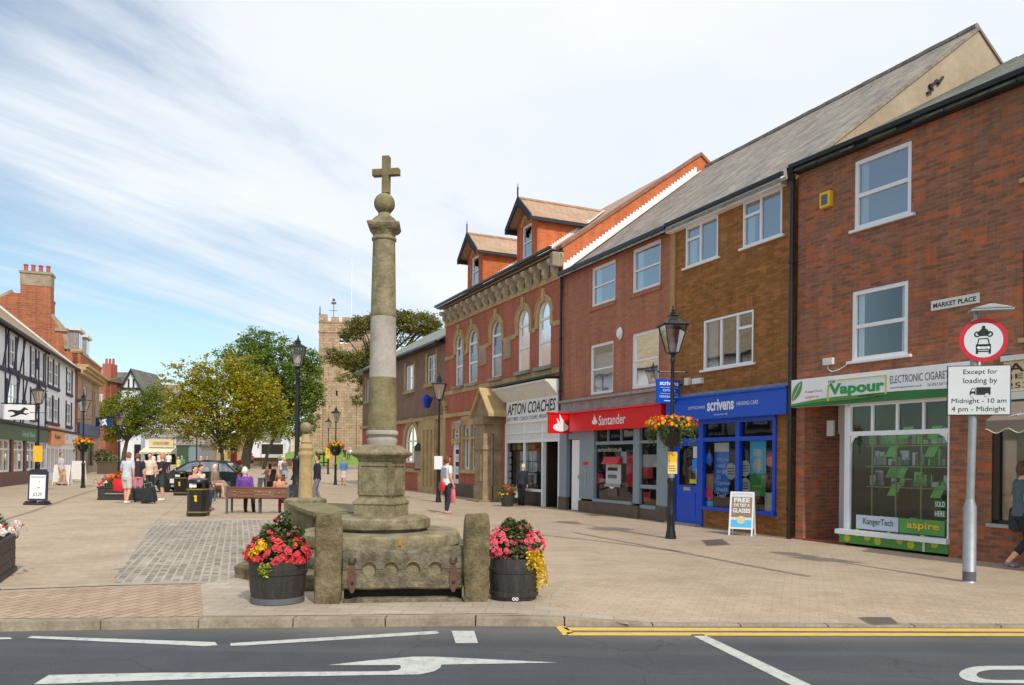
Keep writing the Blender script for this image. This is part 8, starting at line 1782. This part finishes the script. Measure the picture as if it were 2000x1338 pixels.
    if hstyle != 'none':
        g.ball(tuple(hd((0, .014, 1.668))), (.084, .095, .105), 14, 10); 
        if hstyle == 'short': g.ball(tuple(hd((0, .035, 1.63))), (.078, .07, .08), 12, 8)
        if hstyle == 'bob': g.ball(tuple(hd((0, .03, 1.63))), (.098, .085, .115), 14, 9)
        if hstyle == 'long': g.ball(tuple(hd((0, .03, 1.62))), (.095, .085, .12), 14, 9); g.tube([hd((0, .05, 1.6)), hd((0, .075, 1.45)), hd((0, .085, 1.33))], [(.085, .05), (.095, .04), (.06, .025)], 12)
        if hstyle == 'bun': g.ball(tuple(hd((0, .09, 1.71))), .05, 8, 6)
        # keep the face clear: push what lies in front of the ears up to the hairline
        inv = (R0.inverted())
        V_ = []
        for p in g.v:
            q = inv @ Vector(p); q.z -= dz; q = Rh.inverted() @ q
            if q.y < -.03 and q.z < 1.705: q.y = -.03 + (q.y + .03) * .15
            q = Rh @ q; q.z += dz; V_.append(tuple(R0 @ q))
        g.v = V_; g.xf(S); g.build('hair', cm(hair, .7), T, smooth=True)
    ey = MB(); [ey.ball(tuple(hd((sg * .03, -.088, 1.655))), (.012, .008, .007), 8, 5) for sg in (-1, 1)]; ey.xf(S).build('eyes', M['ink'], T, smooth=True)
    T['_j'] = 0; del T['_j']
    return T, {k_: [S @ q for q in v_] for k_, v_ in J.items()}, s
def place(px, py): x, y = ground(px, py); return x, y
def bag(label, T, J, sd, w, h, d, col, drop=.02, strap=True, off=(0, 0, 0), rz=0.0, cat='bag', name='handbag'):
    """a bag held in the hand; world placement from the wrist"""
    wr = J[sd][5]; Mw = Matrix.Translation(T.location) @ Matrix.Rotation(T.rotation_euler[2], 4, 'Z'); p = Mw @ (wr + Vector((0, 0, -.10)) + Vector(off))
    B_ = thing(name, label, cat, (p.x, p.y, p.z - drop - h), T.rotation_euler[2] + rz)
    mb = MB(); mb.lathe([(.8, 0), (.98, .04), (1, h * .5), (.9, h * .93), (.7, h)], 16); mb.v = [(v[0] * w / 2, v[1] * d / 2, v[2]) for v in mb.v]; mb.build('bag_body', cm(col, .6), B_, smooth=50)
    MB().tube([(-w * .3, 0, h - .01), (-w * .15, 0, h + drop + .03), (w * .15, 0, h + drop + .03), (w * .3, 0, h - .01)], .008, 6).build('handle', cm(col, .6), B_)
    return B_
# --- the two women on the right hand pavement
x, y = place(873, 1003)
T, J, s = person('woman with red shoulder bag, white top and dark trousers beside the white notice lamp post', x, y, 1.72, 125, top=(232, 228, 224), sleeve=.35, bottom=(44, 48, 62), hair=(120, 64, 40), hstyle='bob', shoe=(226, 170, 160), build=1.1, stride=.06, arms={'l': ((-.25, .03, 1.13), (-.26, -.05, .90)), 'r': ((.25, .04, 1.13), (.24, -.10, .92))})
sg_ = MB().box(-.08, .08, -.105, -.08, 1.70, 1.735).build('sunglasses', M['ink'], T); MB().box(-.15, .15, .095, .14, 1.08, 1.38).build('grey_waistcoat', cm((168, 170, 180)), T, bevel=.03)
bag('red shoulder bag carried by the woman in the white top', T, J, 'l', .30, .26, .13, (206, 44, 52), drop=-.06, off=(.20, .26, .10)); bag('pink carrier bag hanging from the hand of the woman in the white top', T, J, 'l', .24, .42, .10, (232, 120, 130), drop=.04)
x, y = place(1018, 987)
T, J, s = person('grey haired woman in a dark coat looking into the coach office window', x, y, 1.50, 150, top=(36, 38, 52), sleeve=.95, bottom=(30, 32, 42), hair=(222, 206, 170), hstyle='bob', shoe=(30, 30, 32), build=1.1, lean=14)
bag('cream carrier bag held by the woman in the dark coat', T, J, 'r', .26, .34, .12, (226, 218, 190), drop=.03)
# --- woman walking off on the right
x, y = place(1985, 1112)
T, J, s = person('woman walking out of the picture in a grey top and dark cropped leggings', x + .13, y + .05, 1.66, 80, top=(84, 100, 108), sleeve=.35, bottom=(30, 36, 42), btype='cropped', hair=(96, 70, 48), hstyle='bob', shoe=(112, 104, 128), build=1.15, stride=.30, arms={'l': ((-.24, .06, 1.14), (-.25, -.04, .90)), 'r': ((.27, .04, 1.12), (.27, -.12, .90))})
b_ = bag('black shopping bag held by the woman walking off on the right', T, J, 'r', .42, .36, .14, (44, 46, 48), drop=.0, off=(.03, .10, .18)); MB().box(-.12, .06, -.074, -.07, .08, .11).box(-.1, .12, -.074, -.07, .2, .21).build('bag_print', M['pale_poster'], b_)
# --- the group by the planter
x, y = place(247, 984)
T, J, s = person('man in a grey t-shirt and pale shorts seen from behind, holding a red bag', x, y, 1.76, 168, top=(196, 200, 210), sleeve=.4, bottom=(206, 200, 190), btype='shorts', hair=(128, 92, 64), shoe=(240, 240, 240), lean=8, stride=.10, arms={'l': ((-.27, .05, 1.14), (-.24, -.04, .92)), 'r': ((.28, -.04, 1.16), (.22, -.22, 1.02))})
bag('large red holdall at the hip of the man in the grey t-shirt', T, J, 'r', .50, .40, .24, (224, 26, 42), drop=.03, off=(.16, .10, -.04), name='holdall')
x, y = place(264, 979)
person('person in a black t-shirt and pink patterned shorts, bending beside the man in grey', x, y + .2, 1.74, -150, top=(36, 32, 42), sleeve=.4, bottom=(208, 134, 160), btype='shorts', hair=(120, 84, 60), shoe=(60, 56, 60), lean=12, vox=.014)
x, y = place(279, 970)
person('man in a cream shirt, sunglasses and navy trousers facing the camera', x, y + .6, 1.76, 10, top=(226, 206, 184), sleeve=.35, bottom=(34, 38, 58), hair=(70, 50, 40), shoe=(60, 54, 50), vox=.014)
x, y = place(317, 978)
T, J, s = person('man in a dark t-shirt and dark shorts standing with white trainers by the car', x, y, 1.74, -75, top=(56, 44, 46), sleeve=.4, bottom=(52, 66, 70), btype='shorts', hair=(196, 140, 100), shoe=(230, 228, 226), vox=.014, arms={'l': ((-.24, -.02, 1.14), (-.16, -.26, 1.08)), 'r': ((.24, -.02, 1.14), (.16, -.26, 1.06))})
bag('black shoulder bag of the man in the dark t-shirt', T, J, 'l', .46, .30, .2, (40, 40, 44), drop=-.1, off=(-.05, .28, -.06))
x, y = place(86, 950)
person('man in a pale grey t-shirt walking behind the black price board', x, y + 1.6, 1.78, 90, top=(196, 198, 214), sleeve=.4, bottom=(196, 168, 120), btype='shorts', hair=(110, 66, 50), shoe=(60, 50, 50), vox=.015, stride=.15)
# --- seated people
bz = by + .27
person('elderly woman in a purple cardigan on the bench seen from behind', X_(479, bz), bz - .0, 1.62, 180, 'sit', top=(112, 66, 158), sleeve=.95, bottom=(36, 34, 42), hair=(226, 222, 206), hstyle='bob', shoe=(30, 26, 28), build=1.12, vox=.012)
person('child in red trousers and a tan top at the right end of the bench', X_(546, bz), bz, 1.28, 172, 'sit', top=(214, 150, 112), sleeve=.4, bottom=(150, 28, 44), hair=(186, 120, 76), shoe=(40, 34, 36), vox=.012, knees=.34)
x, y = place(398, 998); x -= .42
person('man in jeans sitting mostly hidden behind the nearer litter bin', x, y + .55, 1.72, 70, 'sit', top=(240, 214, 196), sleeve=.4, bottom=(44, 60, 82), hair=(60, 44, 36), shoe=(140, 90, 66), vox=.014, lean=10)
person('person in a pale top sitting beside the man behind the litter bin', X_(378, 23.6), 23.7, 1.62, 70, 'sit', top=(216, 150, 140), sleeve=.4, bottom=(60, 56, 60), hair=(70, 50, 40), shoe=(60, 50, 50), vox=.015)
T = bench('wooden bench carrying the white haired woman in brown', X_(421, 31.5), 31.5, R_(-100), 1.5)
person('white haired woman in a long brown dress sitting under the yellow tree', X_(421, 31.4), 31.4, 1.62, 75, 'sit', top=(140, 120, 104), sleeve=.7, bottom=(150, 134, 116), btype='long_skirt', hair=(232, 230, 226), hstyle='bob', shoe=(170, 130, 110), vox=.015)
T = bench('wooden bench carrying the two women in the middle of the square', X_(530, 40), 40, R_(80), 1.9)
person('woman in a black vest with bare shoulders sitting in the middle of the square', X_(533, 39.6), 39.5, 1.66, -125, 'sit', top=(28, 28, 32), sleeve=0, bottom=(36, 34, 40), hair=(150, 96, 60), hstyle='bun', shoe=(60, 50, 50), vox=.015, lean=-8)
person('woman in a pink top and pale jeans sitting beyond the woman in black', X_(521, 40.4), 40.5, 1.64, -110, 'sit', top=(226, 170, 168), sleeve=.4, bottom=(160, 196, 216), hair=(50, 40, 40), hstyle='long', shoe=(230, 220, 216), vox=.015, lean=-12, arms={'l': ((-.22, -.1, 1.16), (-.12, -.3, 1.1)), 'r': ((.22, -.1, 1.16), (.12, -.3, 1.1))})
# --- people further off
def far(label, px, py, H=1.68, Y=None, **k):
    if Y is None: x, y = ground(px, py)
    else: x, y = X_(px, Y), Y
    return person(label, x, y, H, vox=.028, z=gz(y), **k)
far('woman in a blue cardigan and pale skirt walking right of the church lamp post', 671, 948, 1.68, rz=15, top=(88, 136, 182), sleeve=.7, bottom=(214, 196, 196), btype='skirt', hair=(206, 170, 120), hstyle='bob', shoe=(30, 28, 30), stride=.16)
far('white haired man in a grey waistcoat beside the floral skirt', 551, 944, 1.74, rz=20, top=(222, 214, 226), sleeve=.5, bottom=(120, 118, 118), hair=(240, 236, 226), shoe=(60, 56, 56))
far('woman in a grey top and blue floral skirt standing in the square', 556, 946, 1.62, rz=160, top=(116, 114, 112), sleeve=.4, bottom=(150, 170, 200), btype='skirt', hair=(196, 160, 120), hstyle='bob', shoe=(50, 44, 60))
far('woman in a pink and red top walking near the tall lamp post', 574, 938, 1.68, rz=80, top=(212, 90, 98), sleeve=.5, bottom=(40, 38, 44), hair=(206, 170, 140), hstyle='bob', shoe=(40, 36, 36), stride=.2)
far('man in a dark suit partly hidden behind the ball-topped post', 619, 984, 1.74, rz=-70, top=(36, 38, 54), sleeve=.95, bottom=(120, 116, 122), hair=(80, 40, 36), shoe=(30, 28, 30), stride=.15)
far('child in a coral top in front of the far bench', 492, 918, 1.5, Y=84, rz=170, top=(232, 118, 100), sleeve=.5, bottom=(60, 58, 66), btype='shorts', hair=(196, 110, 80), shoe=(220, 200, 190))
far('person in white at the left end of the far bench', 483, 918, 1.6, Y=84, rz=90, top=(226, 222, 216), sleeve=.5, bottom=(200, 190, 180), hair=(120, 90, 70), shoe=(200, 190, 180))
far('person in a white shirt under the cream awning, leftmost of three', 298, 900, 1.66, Y=72, rz=30, top=(240, 238, 240), sleeve=.5, bottom=(50, 46, 56), hair=(150, 120, 90), shoe=(50, 46, 46))
far('person in a white shirt under the cream awning, middle of three', 311, 900, 1.74, Y=72, rz=-20, top=(236, 232, 234), sleeve=.5, bottom=(70, 60, 60), hair=(190, 130, 90), shoe=(50, 46, 46))
far('person in a white shirt under the cream awning, rightmost of three', 329, 900, 1.76, Y=72, rz=10, top=(244, 242, 244), sleeve=.5, bottom=(40, 40, 60), hair=(150, 90, 60), shoe=(50, 46, 46))
far('woman in a green top beyond the car windscreen', 355, 905, 1.66, Y=64, rz=20, top=(60, 150, 110), sleeve=.4, bottom=(90, 90, 100), hair=(120, 80, 60), hstyle='long', shoe=(50, 46, 46))
far('person in a yellow top next to the woman in green', 348, 905, 1.62, Y=62, rz=-30, top=(226, 208, 110), sleeve=.4, bottom=(90, 110, 140), hair=(150, 110, 70), hstyle='bob', shoe=(50, 46, 46))
far('woman in a peach top behind the car roof', 392, 905, 1.66, Y=62, rz=-15, top=(236, 190, 168), sleeve=.4, bottom=(150, 130, 120), hair=(220, 200, 180), hstyle='bob', shoe=(50, 46, 46))
far('man in black and white behind the car roof', 404, 905, 1.68, Y=62, rz=30, top=(44, 42, 50), sleeve=.4, bottom=(220, 216, 214), btype='shorts', hair=(120, 90, 70), shoe=(50, 46, 46))
far('person sitting on the church bank in a dark top', 673, 884, 1.6, Y=100, rz=20, pose='sit', top=(70, 50, 60), sleeve=.5, bottom=(50, 46, 50), hair=(70, 50, 40), shoe=(50, 46, 46)).__getitem__(0).location.z = 1.7
far('person sitting on the church bank in a white shirt', 684, 884, 1.6, Y=100, rz=-20, pose='sit', top=(236, 230, 240), sleeve=.5, bottom=(60, 56, 80), hair=(220, 190, 160), shoe=(50, 46, 46)).__getitem__(0).location.z = 1.7
